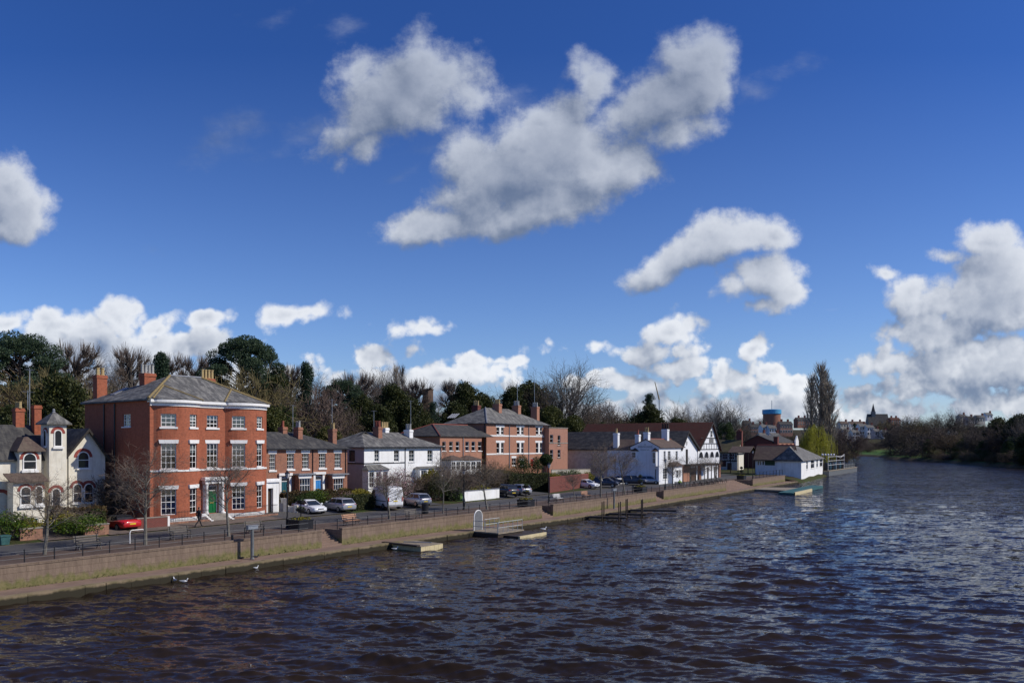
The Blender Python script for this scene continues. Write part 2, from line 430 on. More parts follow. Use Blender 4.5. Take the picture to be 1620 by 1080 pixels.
M['black'] = plain('black paint', (.012, .012, .014), .45, (.02, .02, .022), 4)
M['dark_timber'] = plain('black timber', (.02, .016, .014), .7, (.035, .028, .022), 5)
M['brown_timber'] = plain('brown timber', (.09, .05, .03), .7, (.055, .03, .02), 5)
M['bench_wood'] = plain('weathered bench wood', (.12, .105, .09), .75, (.08, .07, .06), 8)
M['bench_warm'] = plain('orange bench wood', (.42, .22, .12), .65, (.3, .15, .08), 8)
M['pot_buff'] = plain('buff chimney pot', (.48, .36, .16), .8, (.36, .27, .14), 5)
M['pot_grey'] = plain('grey chimney pot', (.42, .42, .39), .8, (.3, .3, .28), 5)
M['pot_red'] = plain('red chimney pot', (.34, .1, .06), .8, (.25, .07, .05), 5)
M['steel'] = plain('galvanised steel', (.4, .42, .43), .45, (.32, .34, .35), 5, metal=.6)
M['rope'] = plain('grey cable', (.2, .2, .2), .6)
M['gate_grey'] = plain('grey boards', (.3, .29, .28), .7, (.24, .23, .22), 6)
M['bark'] = plain('grey bark', (.19, .165, .14), .9, (.11, .095, .075), 5, bump=.3)
M['bark_pale'] = plain('pale street tree bark', (.19, .175, .145), .9, (.1, .09, .075), 4, bump=.3, c3=(.15, .155, .1))
M['bark_dark'] = plain('dark bark', (.085, .072, .06), .95, (.05, .042, .034), 5, bump=.3)
M['twig_brown'] = plain('brown twigs', (.125, .095, .076), .9, (.08, .06, .048), 2)
M['twig_grey'] = plain('grey brown twigs', (.14, .12, .1), .9, (.088, .076, .062), 2)
M['twig_red'] = plain('reddish twigs', (.145, .1, .078), .9, (.09, .062, .05), 2)
M['twig_olive'] = plain('olive twigs', (.17, .135, .05), .9, (.105, .085, .04), 2)
M['twig_rust'] = plain('rusty twigs', (.13, .085, .042), .9, (.085, .057, .03), 2)
M['twig_pale'] = plain('pale poplar twigs', (.3, .26, .2), .9, (.2, .165, .13), 2)
M['twig_street'] = plain('street tree twigs', (.2, .15, .112), .9, (.13, .098, .075), 2)
M['twig_willow'] = plain('willow shoots', (.33, .32, .04), .8, (.24, .25, .04), 2)
M['leaf_yew'] = leafmat('yew leaves', [(.02, .03, .009), (.042, .052, .013), (.08, .085, .022)])
M['leaf_pine'] = leafmat('pine needles', [(.022, .045, .025), (.045, .075, .038), (.085, .12, .06)])
M['leaf_fir'] = leafmat('fir needles', [(.016, .036, .022), (.03, .06, .034), (.06, .09, .045)])
M['leaf_olive'] = leafmat('olive leaves', [(.04, .05, .012), (.07, .08, .018), (.12, .12, .03)])
M['leaf_ivy'] = leafmat('ivy leaves', [(.02, .04, .01), (.04, .065, .016), (.07, .1, .025)])
M['leaf_laurel'] = leafmat('laurel leaves', [(.03, .07, .012), (.07, .12, .015), (.14, .19, .02)], rough=.4)
M['leaf_yellow'] = leafmat('yellow green leaves', [(.14, .13, .02), (.22, .2, .03), (.34, .28, .03)])
M['leaf_hedge'] = leafmat('clipped hedge leaves', [(.02, .034, .009), (.045, .058, .015), (.085, .08, .025)])
M['leaf_brown'] = leafmat('brown hedge leaves', [(.05, .03, .015), (.095, .06, .025), (.12, .09, .03)])
M['leaf_willow'] = leafmat('willow leaves', [(.2, .21, .018), (.32, .32, .025), (.46, .42, .04)], trans=.4)
M['blossom'] = leafmat('pink blossom', [(.3, .15, .18), (.45, .28, .3), (.5, .36, .38)])
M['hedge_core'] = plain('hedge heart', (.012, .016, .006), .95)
M['skin'] = plain('skin', (.5, .3, .22), .6, (.46, .27, .2))
M['suit'] = plain('dark suit', (.014, .016, .022), .85)
M['hair'] = plain('dark hair', (.03, .02, .015), .7)
M['paper'] = plain('white papers', (.8, .8, .8), .7)
M['hivis'] = plain('hi vis yellow', (.5, .75, .03), .7, (.42, .66, .03))
M['tyre'] = plain('tyre rubber', (.015, .015, .016), .8)
M['rim'] = plain('wheel rim', (.35, .36, .38), .35, metal=.7)
M['lamp_red'] = plain('red lamp lens', (.45, .02, .02), .25)
M['lamp_clear'] = plain('clear lamp lens', (.7, .72, .74), .15)
M['plate_y'] = plain('yellow number plate', (.75, .55, .03), .5)
M['plate_w'] = plain('white number plate', (.8, .8, .78), .5)
def carpaint(name, c, metal=.0):
    m, n, l, bs = newmat(name)
    bs.inputs['Base Color'].default_value = (*c, 1); bs.inputs['Roughness'].default_value = .35; bs.inputs['Metallic'].default_value = metal
    bs.inputs['Coat Weight'].default_value = .6; bs.inputs['Coat Roughness'].default_value = .08
    return m
M['p_white'] = carpaint('white car paint', (.78, .79, .8))
M['p_silver'] = carpaint('silver car paint', (.42, .43, .46), .35)
M['p_red'] = carpaint('red car paint', (.5, .012, .016))
M['p_navy'] = carpaint('navy car paint', (.012, .018, .04))
M['p_dark'] = carpaint('dark grey car paint', (.03, .032, .042))
M['p_van'] = carpaint('white van paint', (.84, .85, .86))
M['pontoon'] = plain('cream pontoon floats', (.62, .52, .3), .7, (.5, .42, .24), 2.5)
M['deck'] = plain('weathered decking', (.3, .25, .18), .8, (.2, .165, .12), 4)
M['deck_dark'] = plain('wet dark timber', (.05, .035, .025), .6, (.03, .022, .016), 4)
M['teal'] = plain('teal pontoon floats', (.04, .125, .12), .7, (.025, .085, .085), 3)
M['hull'] = plain('grey painted hull', (.16, .17, .17), .5, (.11, .115, .115), 2)
M['globe'] = plain('white lamp globe', (.85, .85, .86), .25)
M['feather'] = plain('white feathers', (.8, .8, .8), .8)
M['feather_grey'] = plain('grey feathers', (.35, .36, .38), .8)
M['feather_dark'] = plain('dark feathers', (.03, .03, .035), .8)
M['blue_tank'] = plain('blue water tank paint', (.08, .36, .6), .5, (.06, .3, .52), .3)
M['soil'] = plain('soil', (.05, .035, .02), .95)
M['sandstone'] = plain('grey sandstone', (.3, .27, .23), .9, (.2, .18, .15), 2)
M['bin_blue'] = plain('blue plastic bin', (.03, .08, .11), .5)
M['sign_green'] = plain('dark green sign board', (.02, .06, .02), .5)
# ---------------------------------------------------------------- the river bank as a curve: s runs along it, t inland
_bp = np.array([(-59,4.2),(-28.65,43.9),(-18.1,57.7),(-10.2,68.7),(0.67,83),(8.7,93.6),(20.5,111.8),(39.7,140.4),(67.5,183),(84.5,213),(103.5,252),(126,310),(152,390),(163,450),(145,530),(80,590),(0,620)], float)
_cs = np.concatenate([[0], np.cumsum(np.hypot(*np.diff(_bp, axis=0).T))])
BS = np.arange(0, _cs[-1], .5)
_bx, _by = np.interp(BS, _cs, _bp[:, 0]), np.interp(BS, _cs, _bp[:, 1])
_k = np.exp(-.5 * (np.arange(-40, 41) / 13.0) ** 2); _k /= _k.sum()
def _sm(a):
    p = np.concatenate([2*a[0] - a[40:0:-1], a, 2*a[-1] - a[-2:-42:-1]])
    return np.convolve(p, _k, 'valid')
BX, BY = _sm(_bx), _sm(_by)
_tx, _ty = np.gradient(BX), np.gradient(BY)
_l = np.hypot(_tx, _ty); _tx /= _l; _ty /= _l
def P2(s, t):
    x, y = np.interp(s, BS, BX), np.interp(s, BS, BY)
    ux, uy = np.interp(s, BS, _tx), np.interp(s, BS, _ty)
    return x - uy * t, y + ux * t
def bank_angle(s):
    return math.atan2(float(np.interp(s, BS, _ty)), float(np.interp(s, BS, _tx)))
def s_at(px, t):
    r = (px - 810) / F
    q = np.arange(20.0, 330.0, 1.0)
    x, y = P2(q, t)
    k = np.nonzero(x / np.maximum(y, .1) >= r)[0]
    if not len(k): return float(q[np.argmax(x / np.maximum(y, .1))])
    lo, hi = q[max(0, k[0] - 1)], q[k[0]]
    for _ in range(40):
        m = (lo + hi) / 2
        x, y = P2(m, t)
        if x / max(y, .1) < r: lo = m
        else: hi = m
    return float(lo)
def sstep(a, b, x):
    q = np.clip((x - a) / (b - a), 0, 1); return q * q * (3 - 2 * q)
PATH_Z, PROM_Z, ROAD_Z = .45, 1.66, 1.56
def zg(s, t):
    a = np.interp(t, [16, 22, 28, 34, 40, 50, 60, 80, 110, 160, 300], [1.6, 2.0, 2.6, 3.5, 4.6, 6, 7.2, 10, 12, 13, 14])
    b = np.interp(t, [16, 40, 60, 90, 130, 300], [1.6, 1.9, 3, 7, 9, 10])
    c = np.interp(t, [16, 100, 300], [1.6, 3, 6])
    k = sstep(150, 164, s); z = a * (1 - k) + b * k
    k = sstep(200, 260, s); z = z * (1 - k) + c * k
    return z
def W(px, t, z=None):
    """world point that lies at distance t from the water in the direction of a photo column"""
    s = s_at(px, t); x, y = P2(s, t)
    if z is None: z = float(zg(s, t)) if t > 15.8 else (ROAD_Z if t > 8.8 else PROM_Z if t > 2.5 else PATH_Z)
    return Vector((float(x), float(y), z))
def depth_z(p, py):           # height of a photo row above the water at a point's distance
    return CZ - (py - HOR) / F * p[1]

# ---------------------------------------------------------------- ground materials
def ground_mat():
    m, n, l, bs = newmat('grass and garden earth'); bs.inputs['Roughness'].default_value = .95; bs.inputs['Specular IOR Level'].default_value = .1
    t = n.new('ShaderNodeTexCoord')
    f = nramp(n, l, nnoise(n, l, t.outputs['Object'], .35, 6, .65), .4, .62)
    g = nramp(n, l, nnoise(n, l, t.outputs['Object'], 4, 5, .65), .35, .7)
    c1 = nmix(n, l, g, (.028, .05, .012), (.055, .07, .02))
    c2 = nmix(n, l, g, (.05, .036, .022), (.075, .055, .032))
    l.new(nmix(n, l, f, c1, c2), bs.inputs['Base Color'])
    return m
def meadow_mat():
    m, n, l, bs = newmat('meadow grass'); bs.inputs['Roughness'].default_value = .95; bs.inputs['Specular IOR Level'].default_value = .1
    t = n.new('ShaderNodeTexCoord')
    f = nramp(n, l, nnoise(n, l, t.outputs['Object'], .03, 5, .6), .35, .65)
    s = n.new('ShaderNodeSeparateXYZ'); l.new(t.outputs['Object'], s.inputs[0])
    k = nramp(n, l, s.outputs[2], 2.4, 5.5)
    e = nramp(n, l, s.outputs[2], .7, 1.75)
    a = nmix(n, l, f, (.05, .11, .025), (.075, .135, .035))
    b = nmix(n, l, f, (.05, .048, .025), (.075, .06, .035))
    c = nmix(n, l, k, a, b)
    l.new(nmix(n, l, e, (.11, .085, .05), c), bs.inputs['Base Color'])
    return m
def asphalt_mat():
    m, n, l, bs = newmat('asphalt'); bs.inputs['Roughness'].default_value = .8; bs.inputs['Specular IOR Level'].default_value = .3
    t = n.new('ShaderNodeTexCoord')
    f = nramp(n, l, nnoise(n, l, t.outputs['Object'], .5, 6, .65), .35, .7)
    g = nramp(n, l, nnoise(n, l, t.outputs['Object'], 14, 4, .7), .3, .75)
    a = nmix(n, l, f, (.05, .049, .05), (.078, .074, .072))
    l.new(nmix(n, l, g, a, (.095, .09, .085)), bs.inputs['Base Color'])
    return m
def paving_mat():
    m, n, l, bs = newmat('brown block paving'); bs.inputs['Roughness'].default_value = .85; bs.inputs['Specular IOR Level'].default_value = .2
    t = n.new('ShaderNodeTexCoord')
    x = n.new('ShaderNodeTexBrick'); l.new(t.outputs['Object'], x.inputs['Vector'])
    x.inputs['Color1'].default_value = (.105, .072, .055, 1); x.inputs['Color2'].default_value = (.08, .056, .044, 1); x.inputs['Mortar'].default_value = (.05, .038, .03, 1)
    x.inputs['Scale'].default_value = 1; x.inputs['Brick Width'].default_value = .4; x.inputs['Row Height'].default_value = .2; x.inputs['Mortar Size'].default_value = .012
    f = nramp(n, l, nnoise(n, l, t.outputs['Object'], .45, 6, .65), .4, .7)
    c = nmix(n, l, f, x.outputs['Color'], (.125, .09, .07))
    g = nramp(n, l, nnoise(n, l, t.outputs['Object'], .8, 5, .7), .62, .74)
    l.new(nmix(n, l, g, c, (.05, .065, .02)), bs.inputs['Base Color'])
    return m
def path_mat():
    m, n, l, bs = newmat('riverside path surface'); bs.inputs['Roughness'].default_value = .85; bs.inputs['Specular IOR Level'].default_value = .2
    t = n.new('ShaderNodeTexCoord')
    f = nramp(n, l, nnoise(n, l, t.outputs['Object'], .7, 6, .65), .35, .7)
    a = nmix(n, l, f, (.24, .165, .125), (.175, .12, .092))
    g = nramp(n, l, nnoise(n, l, t.outputs['Object'], 9, 4, .7), .5, .75)
    l.new(nmix(n, l, g, a, (.27, .2, .15)), bs.inputs['Base Color'])
    return m
def riverwall_mat():
    m, n, l, bs = newmat('pink sandstone river wall'); bs.inputs['Roughness'].default_value = .9; bs.inputs['Specular IOR Level'].default_value = .2
    t = n.new('ShaderNodeTexCoord'); s = n.new('ShaderNodeSeparateXYZ'); l.new(t.outputs['Object'], s.inputs[0])
    mp = n.new('ShaderNodeMapping'); mp.inputs['Scale'].default_value = (1.6, 1.6, .35); l.new(t.outputs['Object'], mp.inputs['Vector'])
    f = nramp(n, l, nnoise(n, l, mp.outputs[0], 2.2, 6, .7), .3, .72)
    a = nmix(n, l, f, (.25, .185, .135), (.165, .12, .09))
    jt = n.new('ShaderNodeTexBrick'); wc = wallcoord(n, l); l.new(wc[1], jt.inputs['Vector']); jt.inputs['Scale'].default_value = 1; jt.inputs['Brick Width'].default_value = 1.5; jt.inputs['Row Height'].default_value = .46; jt.inputs['Mortar Size'].default_value = .022; jt.inputs['Color1'].default_value = (1, 1, 1, 1); jt.inputs['Color2'].default_value = (.78, .78, .78, 1); jt.inputs['Mortar'].default_value = (.4, .38, .36, 1)
    a = nmix(n, l, .5, a, jt.outputs['Color'], 'MULTIPLY')
    # green and ochre growth that climbs from the path in uneven tongues
    nz = nnoise(n, l, mp.outputs[0], 1.3, 6, .65)
    ma = n.new('ShaderNodeMath'); ma.operation = 'MULTIPLY_ADD'; l.new(nz, ma.inputs[0]); ma.inputs[1].default_value = -1.5; l.new(s.outputs[2], ma.inputs[2])
    k = nramp(n, l, ma.outputs[0], .42, -.02)
    gcol = nmix(n, l, nramp(n, l, nnoise(n, l, t.outputs['Object'], 3.5, 5, .7), .35, .65), (.2, .17, .08), (.115, .115, .04))
    c = nmix(n, l, k, a, gcol)
    d = nramp(n, l, nnoise(n, l, t.outputs['Object'], .8, 5, .7), .64, .78)
    dm = n.new('ShaderNodeMath'); dm.operation = 'MULTIPLY'; dm.inputs[1].default_value = .6; l.new(d, dm.inputs[0])
    l.new(nmix(n, l, dm.outputs[0], c, (.075, .055, .045)), bs.inputs['Base Color'])
    nbump(n, l, nnoise(n, l, t.outputs['Object'], 7, 5, .6), .35, .05, bs)
    return m
M['ground'] = ground_mat(); M['meadow'] = meadow_mat(); M['asphalt'] = asphalt_mat(); M['paving'] = paving_mat(); M['path'] = path_mat(); M['riverwall'] = riverwall_mat()
def edge_mat():
    m, n, l, bs = newmat('mossy edge stone'); bs.inputs['Roughness'].default_value = .85; bs.inputs['Specular IOR Level'].default_value = .25
    t = n.new('ShaderNodeTexCoord'); s = n.new('ShaderNodeSeparateXYZ'); l.new(t.outputs['Object'], s.inputs[0])
    f = nramp(n, l, nnoise(n, l, t.outputs['Object'], 1.1, 6, .65), .35, .68)
    a = nmix(n, l, f, (.25, .19, .12), (.17, .14, .07))
    ma = n.new('ShaderNodeMath'); ma.operation = 'MULTIPLY_ADD'; l.new(nnoise(n, l, t.outputs['Object'], 2.2, 5, .65), ma.inputs[0]); ma.inputs[1].default_value = -.35; l.new(s.outputs[2], ma.inputs[2])
    l.new(nmix(n, l, nramp(n, l, ma.outputs[0], .26, .08), a, (.035, .03, .018)), bs.inputs['Base Color'])
    return m
M['edge_stone'] = edge_mat()
M['yellow_line'] = plain('worn yellow line', (.42, .33, .1), .8, (.16, .14, .08), 4)
M['kerb'] = plain('kerb stone', (.22, .19, .16), .85, (.16, .14, .12), 3)
M['driveway'] = plain('pale driveway', (.16, .12, .095), .9, (.1, .08, .065), 1.5)

def strip(mb, s0, s1, t0, t1, z0, z1=None, step=2.0):
    z1 = z0 if z1 is None else z1
    n = max(1, int(math.ceil((s1 - s0) / step)))
    S = np.linspace(s0, s1, n + 1)
    ax, ay = P2(S, t0); bx, by = P2(S, t1)
    vs = [(ax[i], ay[i], z0) for i in range(n+1)] + [(bx[i], by[i], z1) for i in range(n+1)]
    mb.add(vs, [(i, i+1, n+2+i, n+1+i) for i in range(n)])
def solid(mb, s0, s1, t0, t1, z0, z1, step=2.0):
    n = max(1, int(math.ceil((s1 - s0) / step)))
    S = np.linspace(s0, s1, n + 1)
    ax, ay = P2(S, t0); bx, by = P2(S, t1)
    k = n + 1
    vs = [(ax[i], ay[i], z0) for i in range(k)] + [(bx[i], by[i], z0) for i in range(k)] + [(ax[i], ay[i], z1) for i in range(k)] + [(bx[i], by[i], z1) for i in range(k)]
    fs = []
    for i in range(n):
        fs += [(2*k+i, 2*k+i+1, 3*k+i+1, 3*k+i), (i, i+1, 2*k+i+1, 2*k+i), (k+i+1, k+i, 3*k+i, 3*k+i+1), (i+1, i, k+i, k+i+1)]
    fs += [(0, 2*k, 3*k, k), (n, k+n, 3*k+n, 2*k+n)]
    mb.add(vs, fs)

# stair gaps in the river wall: photo columns of their two cheeks
GAPS = [(s_at(509, 2.45), s_at(541, 2.45)), (s_at(857.5, 2.45), s_at(875, 2.45)), (s_at(1038, 2.45), s_at(1050, 2.45)), (s_at(1149, 2.45), s_at(1191, 2.45))]
GAP_D = [2.4, 2.4, 2.4, 4.2]
S_END = s_at(1242, 2.45)
S_BOAT = s_at(1262, 0.0)
# terrain on the near bank, one sheet
_S = np.concatenate([np.arange(0, 330, 3.0), np.arange(330, 620, 10.0)])
_T = np.concatenate([[7.2, 15.7, 16.4, 17.5], np.arange(20, 120, 4.0), [130, 150, 180, 230, 300, 600, 1500]])
SS, TT = np.meshgrid(_S, _T, indexing='ij')
lim = np.where(SS > 330, np.interp(SS, [330, 420, 620], [300, 70, 50]), 1e9)
TC = np.minimum(TT, lim)
GX, GY = P2(SS, TC)
GZ = zg(SS, TC) + (np.sin(GX * .21) * np.cos(GY * .17) * .25 + np.sin(GX * .05 + 1) * .6) * sstep(45, 90, TC)
GZ[:, 0] = ROAD_Z - .02; GZ[:, 1] = ROAD_Z - .012
def gridmesh(name, X, Y, Z, m, smooth=True):
    a, b = X.shape
    V = np.stack([X, Y, Z], -1).reshape(-1, 3)
    i = np.arange(a * b).reshape(a, b)
    Q = np.stack([i[:-1, :-1], i[1:, :-1], i[1:, 1:], i[:-1, 1:]], -1).reshape(-1, 4)
    return np_mesh(name, V, Q, 4, m, smooth=smooth)
struct(gridmesh('ground', GX, GY, GZ, M['ground']))
# rough bank below the boathouse and beyond, where the promenade ends
_S2 = np.concatenate([np.arange(S_BOAT, 330, 3.0), np.arange(330, 620, 10.0)])
_q = [(-.6, -.3), (.3, .35), (1.2, .7), (3, 1.1), (7.3, ROAD_Z - .02)]
X_, Y_, Z_ = [], [], []
for t_, z_ in _q:
    x_, y_ = P2(_S2, t_); X_.append(x_); Y_.append(y_); Z_.append(np.full_like(x_, z_) + .12 * np.sin(_S2 * 1.7 + t_))
struct(gridmesh('river_bank', np.array(X_).T, np.array(Y_).T, np.array(Z_).T, M['ground']))

m = MB(); strip(m, 0, 215, 8.8, 15.8, ROAD_Z); struct(m.build('road', M['asphalt']))
m = MB(); strip(m, 0, 150, 15.45, 15.56, ROAD_Z + .004); struct(m.build('road_line', M['yellow_line']))
m = MB()
prev = 0.0
for (a, b), d in zip(GAPS, GAP_D):
    strip(m, prev, a, 2.7, 8.65, PROM_Z); strip(m, a, b, 2.45 + d, 8.65, PROM_Z)
    prev = b
strip(m, prev, S_BOAT + 4, 2.7, 8.65, PROM_Z)
struct(m.build('promenade', M['paving']))
m = MB(); solid(m, 0, 215, 8.65, 8.8, ROAD_Z - .1, PROM_Z + .003); struct(m.build('kerb', M['kerb']))
m = MB()
strip(m, 0, S_BOAT, .42, 2.5, PATH_Z)
for (a, b) in GAPS: strip(m, a, b, 2.5, 3.0, PATH_Z + .002)
struct(m.build('riverside_path', M['path']))
m = MB()
k_ = 0.0
rr = random.Random(5)
while k_ < S_BOAT:                               # single edge stones, slightly uneven
    L_ = rr.uniform(1.2, 2.1); e_ = min(k_ + L_, S_BOAT)
    solid(m, k_, e_ - .02, -.05 + rr.uniform(-.03, .03), .44, -.8, PATH_Z + .02 + rr.uniform(-.012, .02), step=5)
    k_ += L_
struct(m.build('path_edging', M['edge_stone']))
WALL_TOP = 1.9
ends = [0.0] + [x for g in GAPS for x in g] + [S_END]
lab = ['long pink stone river wall running from the left edge to the first steps',
       'pink stone river wall between the first and second flight of steps, behind the gated landing',
       'pink stone river wall behind the timber jetties, between second and third steps',
       'pink stone river wall in front of the cafe tables by the white pub',
       'short red river wall in front of the white boathouse']
for i in range(5):
    a, b = ends[2*i], ends[2*i+1]
    mb = MB(); solid(mb, a, b, 2.45, 2.8, .1, WALL_TOP - .14)
    root = mb.build('river_wall', M['riverwall'])
    tag(root, lab[i], 'wall', 'river walls along the path')
    c = MB(); q = a
    while q < b - .3:
        e = min(q + 1.15, b); solid(c, q + .006, e - .006, 2.41, 2.84, WALL_TOP - .137 , WALL_TOP + rr.uniform(-.006, .006), step=5); q += 1.15
    c.build('coping', M['riverwall'], root)
sl = ['first flight of stone steps, beside the square planter', 'stone steps to the path by the single lamp post and white bench', 'stone steps to the path in front of the white pub', 'broad brick steps to the path beside the boathouse']
for i, ((a, b), d) in enumerate(zip(GAPS, GAP_D)):
    mb = MB(); n_ = 8
    for j in range(n_):
        t0 = 2.45 + d * j / n_
        z1 = PATH_Z + (PROM_Z - PATH_Z) * (j + 1) / n_ - (.004 if j == n_ - 1 else 0)
        solid(mb, a + .01, b - .01, t0, 2.45 + d - .01, PATH_Z - .1 - .01 * j, z1, step=20)
    o = mb.build('stone_steps', M['path']); tag(o, sl[i], 'steps', 'steps down to the path')
    for sA, sB in ((a - .3, a - .004), (b + .004, b + .3)):
        ck = MB(); solid(ck, sA, sB, 2.84, 2.45 + d, PATH_Z - .2, PROM_Z + .06, step=20); ck.build('cheek_wall', M['riverwall'], o)

# tufts of grass and weed along the foot of the wall
rng = np.random.default_rng(3)
def cards(P, size, rng, asp=.6, up=0.0):
    """one small leaf quad per point"""
    n = len(P)
    a = rng.normal(size=(n, 3)); a[:, 2] += up * 2; a /= np.linalg.norm(a, axis=1, keepdims=True)
    b = rng.normal(size=(n, 3)); b -= a * (a * b).sum(1, keepdims=True); b /= np.linalg.norm(b, axis=1, keepdims=True)
    s = (size * rng.uniform(.6, 1.3, n))[:, None] if np.isscalar(size) else (size * rng.uniform(.6, 1.3, n))[:, None]
    a = a * s; b = b * s * asp
    V = np.stack([P - a - b * .4, P - b * 1.0, P + a, P + b], 1).reshape(-1, 3)
    return V
n = 3200
S_ = rng.uniform(0, S_END, n); keep = np.sin(S_ * .9) + np.sin(S_ * .37 + 1) + rng.normal(size=n) * .8 > -.2
for a, b in GAPS: keep &= ~((S_ > a) & (S_ < b))
S_ = S_[keep]; n = len(S_)
T_ = 2.42 - np.abs(rng.normal(size=n)) * .1
x_, y_ = P2(S_, T_)
P_ = np.stack([x_, y_, PATH_Z + np.abs(rng.normal(size=n)) * .085], 1)
M['leaf_weed'] = leafmat('dry wall weeds', [(.045, .05, .016), (.1, .088, .035), (.17, .135, .075)])
o = np_mesh('wall_weeds', cards(P_, .07, rng, .35, up=1.2), np.arange(4 * n), 4, M['leaf_weed']); struct(o, 'stuff'); o['label'] = 'green and straw coloured weeds along the foot of the river wall'; o['category'] = 'weeds'

# ---------------------------------------------------------------- far bank: meadow, then the hill with the town
_fp = np.array([(120,-60),(150,100),(172,200),(194,300),(197,335),(216,401),(221,427),(230,476),(258,560),(266,640),(240,690),(150,720),(0,740),(-300,760)], float)
_fc = np.concatenate([[0], np.cumsum(np.hypot(*np.diff(_fp, axis=0).T))])
FS = np.arange(0, _fc[-1], 6.0)
fx, fy = np.interp(FS, _fc, _fp[:, 0]), np.interp(FS, _fc, _fp[:, 1])
kk = np.exp(-.5 * (np.arange(-6, 7) / 2.5) ** 2); kk /= kk.sum()
fx = np.convolve(np.concatenate([[fx[0]]*6, fx, [fx[-1]]*6]), kk, 'valid'); fy = np.convolve(np.concatenate([[fy[0]]*6, fy, [fy[-1]]*6]), kk, 'valid')
tx, ty = np.gradient(fx), np.gradient(fy); ll = np.hypot(tx, ty); tx /= ll; ty /= ll
FT = np.array([-1.5, 0, 1, 3, 20, 45, 70, 100, 150, 200, 260, 350, 500, 900, 2500, 6000.])
FZ = np.array([-.5, .25, .9, 1.6, 1.9, 2.2, 3.4, 7, 12, 17, 22, 27, 30, 30, 28, 20.])
Xf = fx[:, None] + ty[:, None] * FT[None]; Yf = fy[:, None] - tx[:, None] * FT[None]
Zf = np.repeat(FZ[None], len(FS), 0) + .2 * np.sin(Xf * .3) * (FT > 0.5)[None]
struct(gridmesh('meadow', Xf, Yf, Zf, M['meadow']))
FBX, FBY, FTX, FTY = fx, fy, tx, ty
def far_ground(x, y):
    d = np.hypot(FBX - x, FBY - y); i = int(d.argmin())
    q = (x - FBX[i]) * FTY[i] - (y - FBY[i]) * FTX[i]
    return float(np.interp(q, FT, FZ))

# ---------------------------------------------------------------- water
rows = F * CZ / (np.concatenate([np.linspace(1330, 760, 640), np.linspace(759, 712, 90)[0:]]) - HOR)
rows = np.concatenate([rows, [1300, 2000, 4000]])
cols = np.linspace(-.78, 1.02, 800)
YY = np.repeat(rows[:, None], len(cols), 1); XX = cols[None] * YY
dY = np.abs(np.gradient(rows))[:, None]
rw = np.random.default_rng(11)
Hh = np.zeros_like(XX)
for i in range(120):
    lam = float(np.exp(rw.uniform(np.log(.42), np.log(3.0)))) if i < 112 else rw.uniform(3.5, 6)
    th = rad(80) + rw.normal() * rad(22)
    kx, ky = 2*np.pi/lam*math.cos(th), 2*np.pi/lam*math.sin(th)
    A = .0047 * lam ** 1.0
    ph = rw.uniform(0, 6.28)
    gx, gy = rw.uniform(-.16, .16, 2)
    env = .5 + .5 * np.sin(gx * XX + gy * YY + rw.uniform(0, 6.28))
    res = sstep(1.7, 3.4, lam / np.maximum(dY, .02))
    if res.max() <= 0: continue
    Hh += A * env * res * np.sin(kx * XX + ky * YY + ph)
sg = .024
gust = .72 + .4 * np.sin(XX*.055 + YY*.021 + 1.0) * np.sin(YY*.043 - XX*.02 + .4) + .2*np.sin(XX*.13+2)*np.sin(YY*.09)
Hh = gust * (Hh + .25 * Hh * np.abs(Hh) / sg)
Hh *= sstep(700, 250, YY)
